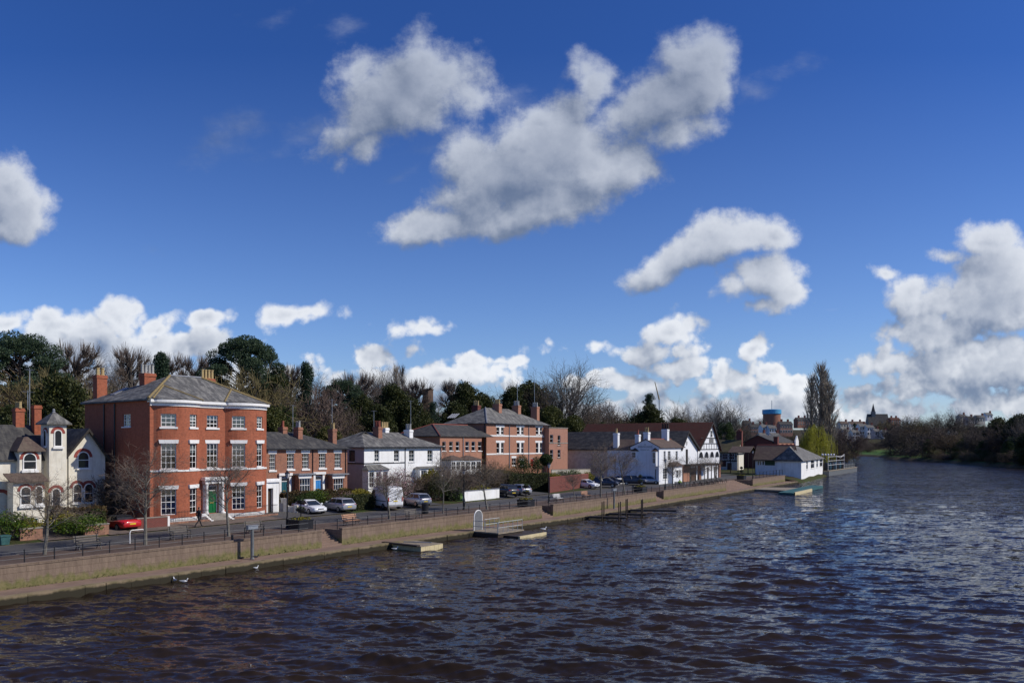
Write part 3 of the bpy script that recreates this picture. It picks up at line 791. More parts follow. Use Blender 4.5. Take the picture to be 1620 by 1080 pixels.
def water_mat():
    m, n, l, bs = newmat('river water')
    t = n.new('ShaderNodeTexCoord')
    bs.inputs['IOR'].default_value = 1.33; bs.inputs['Roughness'].default_value = .06; bs.inputs['Specular IOR Level'].default_value = .31
    f = nramp(n, l, nnoise(n, l, t.outputs['Object'], .05, 4, .6), .35, .65)
    l.new(nmix(n, l, f, (.028, .018, .011), (.019, .013, .009)), bs.inputs['Base Color'])
    # wind ripples as a field of tilted facets, stronger where the wind reaches and on the open reach upstream
    s = n.new('ShaderNodeSeparateXYZ'); l.new(t.outputs['Object'], s.inputs[0])
    far = n.new('ShaderNodeMapRange'); l.new(s.outputs[1], far.inputs[0]); far.inputs[1].default_value = 32; far.inputs[2].default_value = 170; far.inputs[3].default_value = .22; far.inputs[4].default_value = .8
    gu = n.new('ShaderNodeMapRange'); l.new(nnoise(n, l, t.outputs['Object'], .045, 3, .55), gu.inputs[0]); gu.inputs[1].default_value = .3; gu.inputs[2].default_value = .7; gu.inputs[3].default_value = .55; gu.inputs[4].default_value = 1.2
    amp = n.new('ShaderNodeMath'); amp.operation = 'MULTIPLY'; l.new(far.outputs[0], amp.inputs[0]); l.new(gu.outputs[0], amp.inputs[1])
    def tilt(sc, rot, stretch, detail):
        mp = n.new('ShaderNodeMapping'); mp.inputs['Scale'].default_value = (sc*stretch, sc, 1); mp.inputs['Rotation'].default_value = (0, 0, rad(rot)); l.new(t.outputs['Object'], mp.inputs['Vector'])
        x = n.new('ShaderNodeTexNoise'); x.inputs['Scale'].default_value = 1; x.inputs['Detail'].default_value = detail; x.inputs['Roughness'].default_value = .6; l.new(mp.outputs[0], x.inputs['Vector'])
        v = n.new('ShaderNodeVectorMath'); v.operation = 'SUBTRACT'; l.new(x.outputs['Color'], v.inputs[0]); v.inputs[1].default_value = (.5, .5, .5)
        return v.outputs[0]
    a = n.new('ShaderNodeVectorMath'); a.operation = 'ADD'; l.new(tilt(1.1, -12, .45, 3), a.inputs[0]); l.new(tilt(4.5, 9, .5, 3), a.inputs[1])
    b = n.new('ShaderNodeVectorMath'); b.operation = 'MULTIPLY'; l.new(a.outputs[0], b.inputs[0]); b.inputs[1].default_value = (1.9, 4.0, 0)
    c = n.new('ShaderNodeVectorMath'); c.operation = 'SCALE'; l.new(b.outputs[0], c.inputs[0]); l.new(amp.outputs[0], c.inputs['Scale'])
    g = n.new('ShaderNodeNewGeometry')
    d = n.new('ShaderNodeVectorMath'); d.operation = 'ADD'; l.new(g.outputs['Normal'], d.inputs[0]); l.new(c.outputs[0], d.inputs[1])
    e = n.new('ShaderNodeVectorMath'); e.operation = 'NORMALIZE'; l.new(d.outputs[0], e.inputs[0])
    l.new(e.outputs[0], bs.inputs['Normal'])
    return m
M['water'] = water_mat()
struct(gridmesh('water', XX, YY, Hh - .02, M['water']))
# ---------------------------------------------------------------- building kit
ZOOM = {'R1': (0,500,2.5714), 'R2': (130,560,3.6), 'R3': (400,620,4.5), 'R4': (640,600,4.5), 'R5': (860,600,5.4), 'R6': (1120,620,5.786), 'L': (1120,660,6.231),
        'T1': (0,620,7.712), 'A': (0,740,6.75), 'B': (220,740,6.75), 'C': (420,740,6.75), 'D': (600,740,6.75), 'E': (820,720,7.714), 'G': (980,680,9.0), 'H': (1000,640,13.5),
        'S2': (200,510,6.231), 'S3': (430,550,6.48), 'S4': (660,540,6.0), 'S6': (1150,560,7.714), 'S7': (1320,620,9.0), 'S8': (1470,620,9.0)}
def zp(z, x, y=None):
    ox, oy, k = ZOOM[z]
    return ox + x / k if y is None else (ox + x / k, oy + y / k)

class Bld:
    """local frame of a building: x along its river front, y away from the river, z up; solves photo columns and rows back to it"""
    def __init__(self, name, o, ang):
        self.o = Vector(o); self.a = ang
        self.ux, self.uy = math.cos(ang), math.sin(ang)
        self.root = empty(name, self.o, ang)
    def world(self, x, y): return self.o.x + x*self.ux - y*self.uy, self.o.y + x*self.uy + y*self.ux
    def lx(self, px, y=0.0):
        r = (px - 810) / F; ax, ay = self.world(0, y)
        return (r * ay - ax) / (self.ux - r * self.uy)
    def ly(self, px, x=0.0):
        r = (px - 810) / F; ax, ay = self.world(x, 0)
        return (r * ay - ax) / (-self.uy - r * self.ux)
    def lz(self, x, y, py): return CZ - (py - HOR) / F * self.world(x, y)[1] - self.o.z

def bld_on(name, pxL, tL, pxR, tR, z=None):
    """a building whose front corners stand at two photo columns and two distances from the water; returns it with its width"""
    a = W(pxL, tL); b = W(pxR, tR)
    if z is None: z = min(a.z, b.z)
    d = b - a
    B = Bld(name, (a.x, a.y, z), math.atan2(d.y, d.x))
    B.w = math.hypot(d.x, d.y)
    return B

def bld_at(name, pxL, YL, pxR, YR, z):
    a = Vector(((pxL - 810) / F * YL, YL, z)); b = Vector(((pxR - 810) / F * YR, YR, z)); d = b - a
    B = Bld(name, a, math.atan2(d.y, d.x)); B.w = math.hypot(d.x, d.y)
    return B

def wall_front(mb, path, z0, z1, openings=(), reveal=.16):
    P = [Vector((p[0], p[1], 0)) for p in path]
    cum = [0]
    for a, b in zip(P, P[1:]): cum.append(cum[-1] + (b - a).length)
    def pos(s):
        for i in range(len(P) - 1):
            if s <= cum[i+1] + 1e-6 or i == len(P) - 2:
                q = (s - cum[i]) / (cum[i+1] - cum[i]); return P[i].lerp(P[i+1], q)
    def uniq(v):
        v = sorted(v); r = [v[0]]
        for x in v[1:]:
            if x - r[-1] > 1e-4: r.append(x)
        return r
    cs = uniq([c for c in cum] + [x for o in openings for x in o[:2]])
    cz = uniq([z0, z1] + [x for o in openings for x in o[2:4]])
    for i in range(len(cs) - 1):
        for j in range(len(cz) - 1):
            ms, mz = (cs[i]+cs[i+1])/2, (cz[j]+cz[j+1])/2
            if any(o[0] < ms < o[1] and o[2] < mz < o[3] for o in openings): continue
            a, b = pos(cs[i]), pos(cs[i+1])
            mb.quad((a.x, a.y, cz[j]), (b.x, b.y, cz[j]), (b.x, b.y, cz[j+1]), (a.x, a.y, cz[j+1]))
    for o in openings:
        a, b = pos(o[0]), pos(o[1]); t = (b - a).normalized(); nrm = Vector((-t.y, t.x, 0)) * reveal
        c, d = a + nrm, b + nrm
        mb.quad((a.x,a.y,o[2]), (a.x,a.y,o[3]), (c.x,c.y,o[3]), (c.x,c.y,o[2]))
        mb.quad((b.x,b.y,o[2]), (d.x,d.y,o[2]), (d.x,d.y,o[3]), (b.x,b.y,o[3]))
        mb.quad((a.x,a.y,o[2]), (c.x,c.y,o[2]), (d.x,d.y,o[2]), (b.x,b.y,o[2]))
        mb.quad((a.x,a.y,o[3]), (b.x,b.y,o[3]), (d.x,d.y,o[3]), (c.x,c.y,o[3]))

def window(parent, cx, cy, z0, ang, w, h, nx=3, nz=4, depth=.1, frame=None, glass=None, curtain=None, sill=True, lintel=0.0, bar=.035, sash=True, arch=False,
           name='window', sillw=.12, lmat=None, smat=None, lw=.14, lproud=.02):
    frame = frame or M['white']; glass = glass or M['glass']; smat = smat or M['white']
    f = MB(); e = .075
    y0, y1 = depth, depth + .06
    if not arch:
        f.box(-w/2, -w/2+e, y0, y1, 0, h); f.box(w/2-e, w/2, y0, y1, 0, h)
        f.box(-w/2+e, w/2-e, y0, y1, 0, e); f.box(-w/2+e, w/2-e, y0, y1, h-e, h)
        top = h - e
    else:
        r = w/2; n = 10
        pts = [(-r, 0), (r, 0)] + [(r*math.cos(math.pi*k/n), h - r + r*math.sin(math.pi*k/n)) for k in range(n+1)]
        q = 1 - e / r
        inn = [(-r*q, e), (r*q, e)] + [(q*r*math.cos(math.pi*k/n), h - r + q*r*math.sin(math.pi*k/n)) for k in range(n+1)]
        k = len(pts)
        f.add([(x, y0, z) for x, z in pts] + [(x, y0, z) for x, z in inn] + [(x, y1, z) for x, z in pts], [(i, (i+1) % k, (i+1) % k + k, i + k) for i in range(k)] + [(i, i + 2*k, (i+1) % k + 2*k, (i+1) % k) for i in range(k)])
        top = h - e
    for i in range(1, nx):
        x = -w/2 + w*i/nx; tt = top if not arch else (h - w/2 + math.sqrt(max(.01, (w/2-e)**2 - x*x)))
        f.box(x-bar/2, x+bar/2, y0+.012, y1-.005, e, tt)
    for j in range(1, nz):
        z = h*j/nz
        if arch and z > h - w/2 + .02: continue
        b2 = bar*1.6 if (sash and j == nz//2) else bar
        f.box(-w/2+e, w/2-e, y0+.008, y1-.008, z-b2/2, z+b2/2)
    o = f.build(name, frame, parent, loc=(cx, cy, z0), rz=ang)
    g = MB()
    if not arch: g.quad((-w/2+.02, y0+.035, .02), (w/2-.02, y0+.035, .02), (w/2-.02, y0+.035, h-.02), (-w/2+.02, y0+.035, h-.02))
    else: g.add([(x*.97, y0+.035, .02 + z*.97) for x, z in pts], [tuple(range(len(pts)))])
    g.build('pane', glass, o)
    if sill: MB().box(-w/2-.12, w/2+.12, -.1, depth-.003, -sillw, -.004).build('sill', smat, o)
    if lintel: 
        l = MB(); l.add([(-w/2-lw, -lproud, h+.004), (w/2+lw, -lproud, h+.004), (w/2+lw+.06, -lproud, h+lintel), (-w/2-lw-.06, -lproud, h+lintel), (-w/2-lw, .1, h+.004), (w/2+lw, .1, h+.004), (w/2+lw+.06, .1, h+lintel), (-w/2-lw-.06, .1, h+lintel)],
                 [(0,1,2,3), (0,4,5,1), (1,5,6,2), (2,6,7,3), (3,7,4,0)])
        l.build('lintel', lmat or M['white'], o)
    if curtain:
        a, b, cm = curtain
        MB().quad((-w/2+.03, y0+.11, h*a), (w/2-.03, y0+.11, h*a), (w/2-.03, y0+.11, h*b), (-w/2+.03, y0+.11, h*b)).build('blind', cm, o)
    return o

def arch_trim(parent, cx, cy, z, ang, r, th=.28, proud=.03, m=None, leg=0.0):
    t = MB(); n = 10
    ou = [((r+th)*math.cos(math.pi*k/n), (r+th)*math.sin(math.pi*k/n)) for k in range(n+1)]
    iu = [(r*math.cos(math.pi*k/n), r*math.sin(math.pi*k/n)) for k in range(n+1)]
    if leg: ou = [(r+th, -leg)] + ou + [(-r-th, -leg)]; iu = [(r, -leg)] + iu + [(-r, -leg)]
    k = len(ou)
    t.add([(x, -proud, q) for x, q in ou] + [(x, -proud, q) for x, q in iu] + [(x, .05, q) for x, q in ou], [(i, i+1, i+1+k, i+k) for i in range(k-1)] + [(i, i+2*k, i+1+2*k, i+1) for i in range(k-1)])
    return t.build('brick_arch', m or M['arch_brick'], parent, loc=(cx, cy, z), rz=ang)

def door(parent, cx, cy, z0, ang, w, h, m, depth=.12, light=.35, knob=True):
    f = MB(); e = .09
    f.box(-w/2-e, -w/2, depth-.02, depth+.08, 0, h+e+light); f.box(w/2, w/2+e, depth-.02, depth+.08, 0, h+e+light); f.box(-w/2, w/2, depth-.02, depth+.08, h+light, h+light+e); 
    if light: f.box(-w/2, w/2, depth-.02, depth+.08, h, h+.07)
    fr = f.build('door_frame', M['white'], parent, loc=(cx, cy, z0), rz=ang)
    d = MB(); d.box(-w/2+.005, w/2-.005, depth+.02, depth+.07, 0.02, h-.005)
    for sx in (-1, 1):
        for a, b in ((.1, .42), (.48, .93)):
            d.box(sx*w*.25-w*.17, sx*w*.25+w*.17, depth-.005, depth+.02, h*a, h*b)
    dr = d.build('door', m, parent, loc=(cx, cy, z0), rz=ang)
    if knob:
        MB().box(-.2, .2, depth-.02, depth+.004, h*.44, h*.49).build('letter_plate', M['brass'], dr)
    if light: MB().box(-w/2+.005, w/2-.005, depth+.03, depth+.05, h+.072, h+light-.005).build('fanlight', M['dark_glass'], fr)
    return dr

def chimney(parent, x, y, z0, z1, w, d, m, pots=2, potm=None, poth=.6, along='y', potr=.14, cap=True):
    c = MB(); c.box(x-w/2, x+w/2, y-d/2, y+d/2, z0, z1-.32)
    if cap:
        c.box(x-w/2-.06, x+w/2+.06, y-d/2-.06, y+d/2+.06, z1-.318, z1-.12); c.box(x-w/2-.02, x+w/2+.02, y-d/2-.02, y+d/2+.02, z1-.118, z1)
    else: c.box(x-w/2+.003, x+w/2-.003, y-d/2+.003, y+d/2-.003, z1-.318, z1)
    o = c.build('chimney', m, parent)
    for i in range(pots):
        q = (i - (pots-1)/2) * (potr*2.35)
        px, py = (x+q, y) if along == 'x' else (x, y+q)
        MB().lathe([(potr*1.1, 0), (potr*1.1, .06), (potr*.92, .1), (potr*.82, poth*.85), (potr*1.0, poth*.88), (potr*1.0, poth), (potr*.7, poth)], px, py, z1+.003, 8).build('chimney_pot', potm or M['pot_buff'], o, smooth=False)
    return o

def hip_roof(mb, x0, x1, y0, y1, ze, zr, a, b, yr, o=.3, th=.12):
    """a, b: x of the two ridge ends, yr: y of the ridge"""
    E = [(x0-o, y0-o), (x1+o, y0-o), (x1+o, y1+o), (x0-o, y1+o)]
    vs = [(x, y, ze-th) for x, y in E] + [(x, y, ze) for x, y in E] + [(a, yr, zr), (b, yr, zr)]
    mb.add(vs, [(3,2,1,0), (0,1,5,4), (1,2,6,5), (2,3,7,6), (3,0,4,7), (4,5,9,8), (5,6,9), (6,7,8,9), (7,4,8)])
def gable_x(mb, x0, x1, y0, y1, ze, zr, yr=None, o=.3, og=.15, th=.16):
    """ridge along x"""
    yr = (y0+y1)/2 if yr is None else yr
    s0 = (zr-ze)/(yr-y0); s1 = (zr-ze)/(y1-yr)
    mb.extr_x([(y0-o, ze-o*s0), (yr, zr), (y1+o, ze-o*s1), (y1+o, ze-o*s1+th), (yr, zr+th), (y0-o, ze-o*s0+th)][::-1], x0-og, x1+og)
def gable_y(mb, x0, x1, y0, y1, ze, zr, o=.3, og=.3, th=.16, xr=None):
    xr = (x0+x1)/2 if xr is None else xr
    s0 = (zr-ze)/(xr-x0); s1 = (zr-ze)/(x1-xr)
    mb.extr_y([(x0-o, ze-o*s0), (xr, zr), (x1+o, ze-o*s1), (x1+o, ze-o*s1+th), (xr, zr+th), (x0-o, ze-o*s0+th)], y0-og, y1+og)

def simple_walls(mb, x0, x1, y0, y1, z0, z1, openings=(), front=True, left_open=()):
    if front: wall_front(mb, [(x0, y0), (x1, y0)], z0, z1, openings)
    wall_front(mb, [(x1, y0), (x1, y1), (x0, y1)], z0, z1)
    wall_front(mb, [(x0, y1), (x0, y0)], z0, z1, left_open)

def pipe(parent, x, y, z0, z1, m=None, r=.05):
    return MB().tube((x, y, z0), (x, y, z1), r, n=6).build('drainpipe', m or M['black'], parent)

def aerial(parent, x, y, z0, z1, turn=0.0):
    a = MB().tube((x, y, z0), (x, y, z1), .03, n=5)
    c, s = math.cos(turn), math.sin(turn)
    a.tube((x-c*.6, y-s*.6, z1-.1), (x+c*.6, y+s*.6, z1-.1), .02, n=4)
    for q in (-.5, -.25, 0, .25, .5): a.tube((x+c*q+s*.28, y+s*q-c*.28, z1-.1), (x+c*q-s*.28, y+s*q+c*.28, z1-.1), .014, n=4)
    return a.build('aerial', M['steel'], parent)
# ================================================================ tall red Georgian house
B = bld_on('georgian_house', 237, 19.8, 421.5, 19.8, 1.6)
tag(B.root, 'tall red brick house with two bowed bays, white cornice and green front door', 'house')
Wd, Dp = B.w, 12.2
HZ = 10.8
c0, c1, h_ = .35, 4.95, .95
k1 = Wd - .25 - 4.6
def arcpts(x0, x1, h, n=14):
    c = x1 - x0; R = (c*c/4 + h*h) / (2*h); a = math.asin(c/2/R)
    return [((x0+x1)/2 + R*math.sin(-a + 2*a*i/n), R*math.cos(a) - R*math.cos(-a + 2*a*i/n)) for i in range(n+1)], R, a
A1, R1, a1 = arcpts(c0, c1, h_); A2, _, _ = arcpts(k1, k1+4.6, h_)
al = 2*a1*R1
pth = [(0, 0)] + A1 + A2 + [(Wd, 0)]
sW = [c0 + al*.5 - 1.27, c0 + al*.5 + 1.3, c0 + al + (k1 - c1)/2, c0 + al + (k1-c1) + al*.5 - 1.25, c0 + al + (k1-c1) + al*.5 + 1.3]
ww = [1.32, 1.05, 1.2, 1.28, 1.05]
ops, spec = [], []
for i, (s, w_) in enumerate(zip(sW, ww)):
    for lv, (z0, z1) in enumerate(((.95, 3.3), (5.15, 7.5), (9.02, 10.22))):
        if i == 2 and lv == 0: z0, z1, ww_ = .75, 3.45, 1.15
        else: ww_ = w_
        ops.append((s - ww_/2, s + ww_/2, z0, z1)); spec.append((i, lv, s, ww_, z0, z1))
mb = MB(); wall_front(mb, pth, -.3, HZ + .6, ops)
wall_front(mb, [(Wd, 0), (Wd, Dp), (0, Dp)], -.3, HZ + .6)
sy = B.ly(zp('R2', 275), 0); sy1 = B.ly(zp('R2', 232), 0); szt, szb = B.lz(0, (sy+sy1)/2, zp('R2', 0, 342)[1]), B.lz(0, (sy+sy1)/2, zp('R2', 0, 412)[1])
wall_front(mb, [(0, Dp), (0, 0)], -.3, HZ + .6, [(Dp - sy1, Dp - sy, szb, szt)])
mb.build('wall', M['brick_red'], B.root)
window(B.root, 0, (sy+sy1)/2, szb, -math.pi/2, abs(sy1-sy), szt-szb, 3, 4, curtain=(.1, .5, M['brown_timber']))
def on_path(s):
    acc = 0
    for a, b in zip(pth, pth[1:]):
        d = math.hypot(b[0]-a[0], b[1]-a[1])
        if s <= acc + d: 
            q = (s-acc)/d; return a[0]+(b[0]-a[0])*q, a[1]+(b[1]-a[1])*q, math.atan2(b[1]-a[1], b[0]-a[0])
        acc += d
for i, lv, s, w_, z0, z1 in spec:
    xa, ya, _ = on_path(s - w_/2); xb, yb, _ = on_path(s + w_/2)
    cx, cy, an = (xa+xb)/2, (ya+yb)/2, math.atan2(yb-ya, xb-xa)
    if i == 2 and lv == 0:
        door(B.root, cx, cy, z0, an, 1.0, 2.15, M['green_door'], light=.45); continue
    nx, nz = ((3, 4), (3, 4), (3, 4))[lv] if i in (0, 2, 3) else ((2, 4), (2, 4), (2, 4))[lv]
    if lv == 2: nz = 3 if i in (0, 2, 3) else 4
    cur = None
    if lv == 2: cur = (.5, .98, M['curtain'])
    if lv == 1: cur = (.62, .98, M['curtain'])
    if lv == 0: cur = (.02, .45, M['blue_thing']) if i in (0, 3) else None
    window(B.root, cx, cy, z0, an, w_, z1-z0, nx, nz, sill=lv != 0, sillw=.17, lintel=.34 if lv < 2 else 0, curtain=cur, bar=.042, lproud=.02 if i == 2 else .13)
# curved trims: band, cornice, plinth
def ribbon(name, path, z0, z1, out, m, inn=.04, parent=B.root):
    P = [Vector((x, y, 0)) for x, y in path]; o_, i_ = [], []
    for k, p in enumerate(P):
        t = (P[min(k+1, len(P)-1)] - P[max(k-1, 0)]).normalized(); n_ = Vector((t.y, -t.x, 0))
        o_.append(p + n_*out); i_.append(p - n_*inn)
    r = MB(); k = len(P)
    r.add([(p.x, p.y, z0) for p in o_] + [(p.x, p.y, z1) for p in o_] + [(p.x, p.y, z0) for p in i_] + [(p.x, p.y, z1) for p in i_],
          [(j, j+1, k+j+1, k+j) for j in range(k-1)] + [(k+j, k+j+1, 3*k+j+1, 3*k+j) for j in range(k-1)] + [(j+1, j, 2*k+j, 2*k+j+1) for j in range(k-1)] + [(0, k, 3*k, 2*k), (k-1, 3*k-1, 4*k-1, 2*k-1)])
    return r.build(name, m, parent)
ribbon('string_course', pth, 4.9, 5.06, .06, M['white'])
ribbon('plinth', A1, -.3, .62, .05, M['white']); ribbon('plinth', A2, -.3, .62, .05, M['white'])
ribbon('cornice', pth, HZ + .14, HZ + .46, .1, M['white'])
ribbon('cornice', [(-.1, 0)] + pth[1:-1] + [(Wd + .12, 0)], HZ + .463, HZ + .72, .36, M['white'], inn=.3)
ZE = HZ + .76
r = MB(); hip_roof(r, 0, Wd, 0, Dp, ZE, ZE + 2.62, 4.6, 8.0, 4.6, o=.32)
for Ax in (A1, A2):
    mid = (Ax[0][0] + Ax[-1][0]) / 2; apx = (mid, 2.4, ZE + 1.42)
    rim = [(mid + (x-mid)*1.1, y - .36, ZE + .02) for x, y in Ax]
    for p, q in zip(rim, rim[1:]): r.tri(p, q, apx)
rf = r.build('roof', M['slate'], B.root)
for Ax in (A1, A2):
    mid = (Ax[0][0] + Ax[-1][0]) / 2; apx = (mid, 2.4, ZE + 1.46)
    for e_ in (Ax[0], Ax[-1]): MB().tube((mid + (e_[0]-mid)*1.1, e_[1]-.3, ZE + .04), apx, .1, n=5).build('ridge_tiles', M['moss_ridge'], rf)
MB().tube((-.32, -.32, ZE+.02), (4.6, 4.6, ZE+2.66), .13, n=5).build('ridge_tiles', M['moss_ridge'], rf)
MB().tube((4.6, 4.6, ZE+2.66), (8, 4.6, ZE+2.66), .11, n=5).build('ridge_tiles', M['lead'], rf)
MB().tube((8.0, 4.6, ZE+2.66), (Wd+.32, -.32, ZE+.02), .12, n=5).build('ridge_tiles', M['moss_ridge'], rf)
sk = MB(); y_ = B.ly(zp('R2', 205), 1.6)
sl_ = 2.62/4.9
sk.add([(1.0, y_-.5, ZE+.78), (2.4, y_-.5, ZE+1.5), (2.4, y_+.4, ZE+1.5), (1.0, y_+.4, ZE+.78), (1.0, y_-.5, ZE+.3), (2.4, y_-.5, ZE+1.0), (2.4, y_+.4, ZE+1.0), (1.0, y_+.4, ZE+.3)], [(0,1,2,3), (0,4,5,1), (1,5,6,2), (2,6,7,3), (3,7,4,0)])
sk.build('skylight', M['lead'], rf)
chimney(B.root, 1.0, B.ly(zp('R2', 102), 1.0), ZE - .4, B.lz(.6, 10.6, zp('R2', 0, 118)[1]), 1.0, .85, M['brick_red'], 2, M['pot_buff'], .75, 'x', .2)
chimney(B.root, 3.4, B.ly(zp('R2', 372), 3.4), ZE + .8, B.lz(3.4, 7, zp('R2', 0, 112)[1]), 1.15, 1.0, M['brick_red'], 4, M['pot_grey'], .85, 'x', .15)
chimney(B.root, B.lx(zp('R2', 712), 6.2), 6.2, ZE + .8, B.lz(9.6, 6.2, zp('R2', 0, 140)[1]), 1.15, 1.0, M['brick_red'], 4, M['pot_buff'], .95, 'x', .16)
for px_ in (128, 188):
    pipe(B.root, -.07, B.ly(zp('R2', px_), 0), -.2, HZ + .5, r=.07)
MB().box(-.3, .02, -.1, Dp+.25, HZ+.6, HZ+.73).build('gutter', M['black'], B.root)
# portico
dx, dy, _ = on_path(sW[2])
pt = MB()
for s_ in (-1, 1):
    pt.lathe([(.2, 0), (.2, .14), (.155, .18), (.135, 2.75), (.19, 2.8), (.19, 2.9)], dx + s_*.86, dy - .38, .72, 12)
    pt.box(dx+s_*.86-.2, dx+s_*.86+.2, dy-.12, dy-.004, .72, 3.6)
pt.box(dx-1.12, dx+1.12, dy-.6, dy+.0 - .005, 3.63, 3.95); pt.box(dx-1.28, dx+1.28, dy-.78, dy-.003, 3.953, 4.15); pt.box(dx-1.18, dx+1.18, dy-.66, dy-.004, 4.153, 4.27)
pt.build('portico', M['white'], B.root)
stp = MB()
for i in range(4): stp.box(dx-.95, dx+.95, dy-.55-.32*(4-i), dy-.02, -.3 + .005*i, -.02 + .185*(i+1))
stp.build('front_steps', M['sandstone'], B.root)
kb = MB()
for s_ in (-1, 1): kb.extr_x([(dy-1.75, -.3), (dy-.05, -.3), (dy-.05, .8), (dy-.4, .8), (dy-1.45, .25), (dy-1.75, .25)], dx+s_*1.12-.13, dx+s_*1.12+.13)
kb.build('step_wall', M['white'], B.root)
GH = B

# railing in front of the bows, on a low brick wall
for i, (xa, xb, lb) in enumerate(((.3, dx-1.35, 'black railings on the low brick wall left of the green door'), (dx+1.35, Wd+.2, 'black railings on the low brick wall right of the green door'))):
    wp = B.world(xa, -1.55)
    rt = empty('low_wall', (wp[0], wp[1], 1.6), B.a)
    L_ = xb - xa
    tag(rt, lb, 'railing', 'railings in front of the red house')
    MB().box(0, L_, -.12, .12, -.2, .35).build('wall', M['stone_mix'], rt)
    rl = MB(); rl.box(0, L_, -.02, .02, 1.2, 1.235); rl.box(0, L_, -.018, .018, .45, .48)
    q = .05
    while q < L_: rl.tube((q, 0, .35), (q, 0, 1.33), .014, n=4); q += .15
    rl.build('rails', M['black'], rt)
# white ended garden wall at the drive
wp = B.world(-2.4, -2.35)
gw = empty('garden_wall', (wp[0], wp[1], 1.55), B.a); tag(gw, 'low dark brick garden wall with a white painted end beside the red car', 'wall')
MB().box(0, 2.75, 0, .35, -.2, 1.0).build('wall', M['brick_dark'], gw); MB().box(2.753, 2.95, -.02, .37, -.2, 1.06).build('end_pier', M['white'], gw); MB().box(-.02, 2.75, -.03, .38, 1.003, 1.07).build('coping', M['sandstone'], gw)

# ================================================================ cream cottage with turret
B = bld_on('cream_cottage', zp('T1', 790), 26.0, zp('T1', 1283), 26.0, 1.9)
tag(B.root, 'cream rendered cottage with slate turret, red brick arches and steep gable', 'house')
gx0, gx1 = 0.0, B.w
ga = B.lx(zp('T1', 1060)); gz = B.lz(ga, 0, zp('T1', 0, 462)[1]); ge = B.lz(0, 0, zp('T1', 0, 790)[1])
mb = MB()
gm = MB()
gm.extr_y([(0, -.4), (gx1, -.4), (gx1, ge), (ga, gz), (0, ge)], 0, 6.0)
gm.build('wall', M['cream'], B.root)
r = MB(); gable_y(r, 0, gx1, 0, 6.0, ge, gz, o=.35, og=.45, th=.16, xr=ga); rfc = r.build('roof', M['slate_dark'], B.root)
b_ = MB()
for (xa, za), (xb, zb) in (((-.35, ge - .35*(gz-ge)/ga), (ga, gz)), ((ga, gz), (gx1+.35, ge-.35*(gz-ge)/(gx1-ga)))):
    b_.extr_y([(xa, za-.14), (xb, zb-.14), (xb, zb+.165), (xa, za+.165)], -.5, -.453)
b_.build('bargeboard', M['dark_timber'], rfc)
# gable windows
wx = B.lx(zp('T1', 1015)); wz0 = B.lz(wx, 0, zp('T1', 0, 930)[1]); wz1 = B.lz(wx, 0, zp('T1', 0, 725)[1])
window(B.root, wx, -.09, wz0, 0, 1.05, wz1-wz0, 1, 2, depth=.02, arch=True, glass=M['dark_glass'], sill=True)
arch_trim(B.root, wx, 0, wz1-.52, 0, .56, .27)
for q in (825, 945):
    wx = B.lx(zp('A', q)); z0_ = B.lz(wx, 0, zp('A', 0, 370)[1]); z1_ = B.lz(wx, 0, zp('A', 0, 165)[1])
    window(B.root, wx, -.09, z0_, 0, .82, z1_-z0_, 1, 2, depth=.02, arch=True, glass=M['dark_glass'])
    arch_trim(B.root, wx, 0, z1_-.4, 0, .44, .25)
# turret
ty0 = -.9
tx0, tx1 = B.lx(zp('T1', 600), ty0), B.lx(zp('T1', 812), ty0)
ts = tx1 - tx0
tze = B.lz(tx0, ty0, zp('T1', 0, 392)[1]); tzt = B.lz((tx0+tx1)/2, ty0+ts/2, zp('T1', 0, 232)[1])
tcx = (tx0+tx1)/2
MB().box(tx0, tx1, ty0, ty0+ts+.2, -.4, tze).build('turret_wall', M['cream'], B.root)
tr = MB(); o_ = .32
tr.add([(tx0-o_, ty0-o_, tze-.02), (tx1+o_, ty0-o_, tze-.02), (tx1+o_, ty0+ts+.2+o_, tze-.02), (tx0-o_, ty0+ts+.2+o_, tze-.02), (tx0-o_, ty0-o_, tze+.1), (tx1+o_, ty0-o_, tze+.1), (tx1+o_, ty0+ts+.2+o_, tze+.1), (tx0-o_, ty0+ts+.2+o_, tze+.1), (tcx, ty0+ts/2+.1, tzt)],
       [(3,2,1,0), (0,1,5,4), (1,2,6,5), (2,3,7,6), (3,0,4,7), (4,5,8), (5,6,8), (6,7,8), (7,4,8)])
t_ = tr.build('turret_roof', M['slate'], B.root)
MB().lathe([(.16, 0), (.1, .1), (.13, .2), (.05, .34)], tcx, ty0+ts/2+.1, tzt-.12, 8).build('finial', M['lead'], t_)
z0_, z1_ = B.lz(tcx, ty0, zp('T1', 0, 664)[1]), B.lz(tcx, ty0, zp('T1', 0, 458)[1])
window(B.root, tcx, ty0-.09, z0_, 0, .68, z1_-z0_, 1, 1, depth=.02, arch=True, curtain=None, glass=M['dark_glass'], sillw=.2)
arch_trim(B.root, tcx, ty0, z1_-.33, 0, .37, .24)
window(B.root, tx0-.09, ty0+ts/2, z0_, -math.pi/2, .55, z1_-z0_, 1, 1, depth=.02, arch=True, glass=M['dark_glass'])
arch_trim(B.root, tx0, ty0+ts/2, z1_-.3, -math.pi/2, .3, .2)
wz1 = B.lz(tcx, ty0, zp('A', 0, 215)[1])
window(B.root, B.lx(zp('A', 598), ty0), ty0-.09, .3, 0, .75, wz1-.3, 1, 1, depth=.02, arch=True, glass=M['dark_glass'], sill=False)
arch_trim(B.root, B.lx(zp('A', 598), ty0), ty0, wz1-.37, 0, .42, .25)
pipe(B.root, tx1 + .09, ty0 - .06, 0, ge)
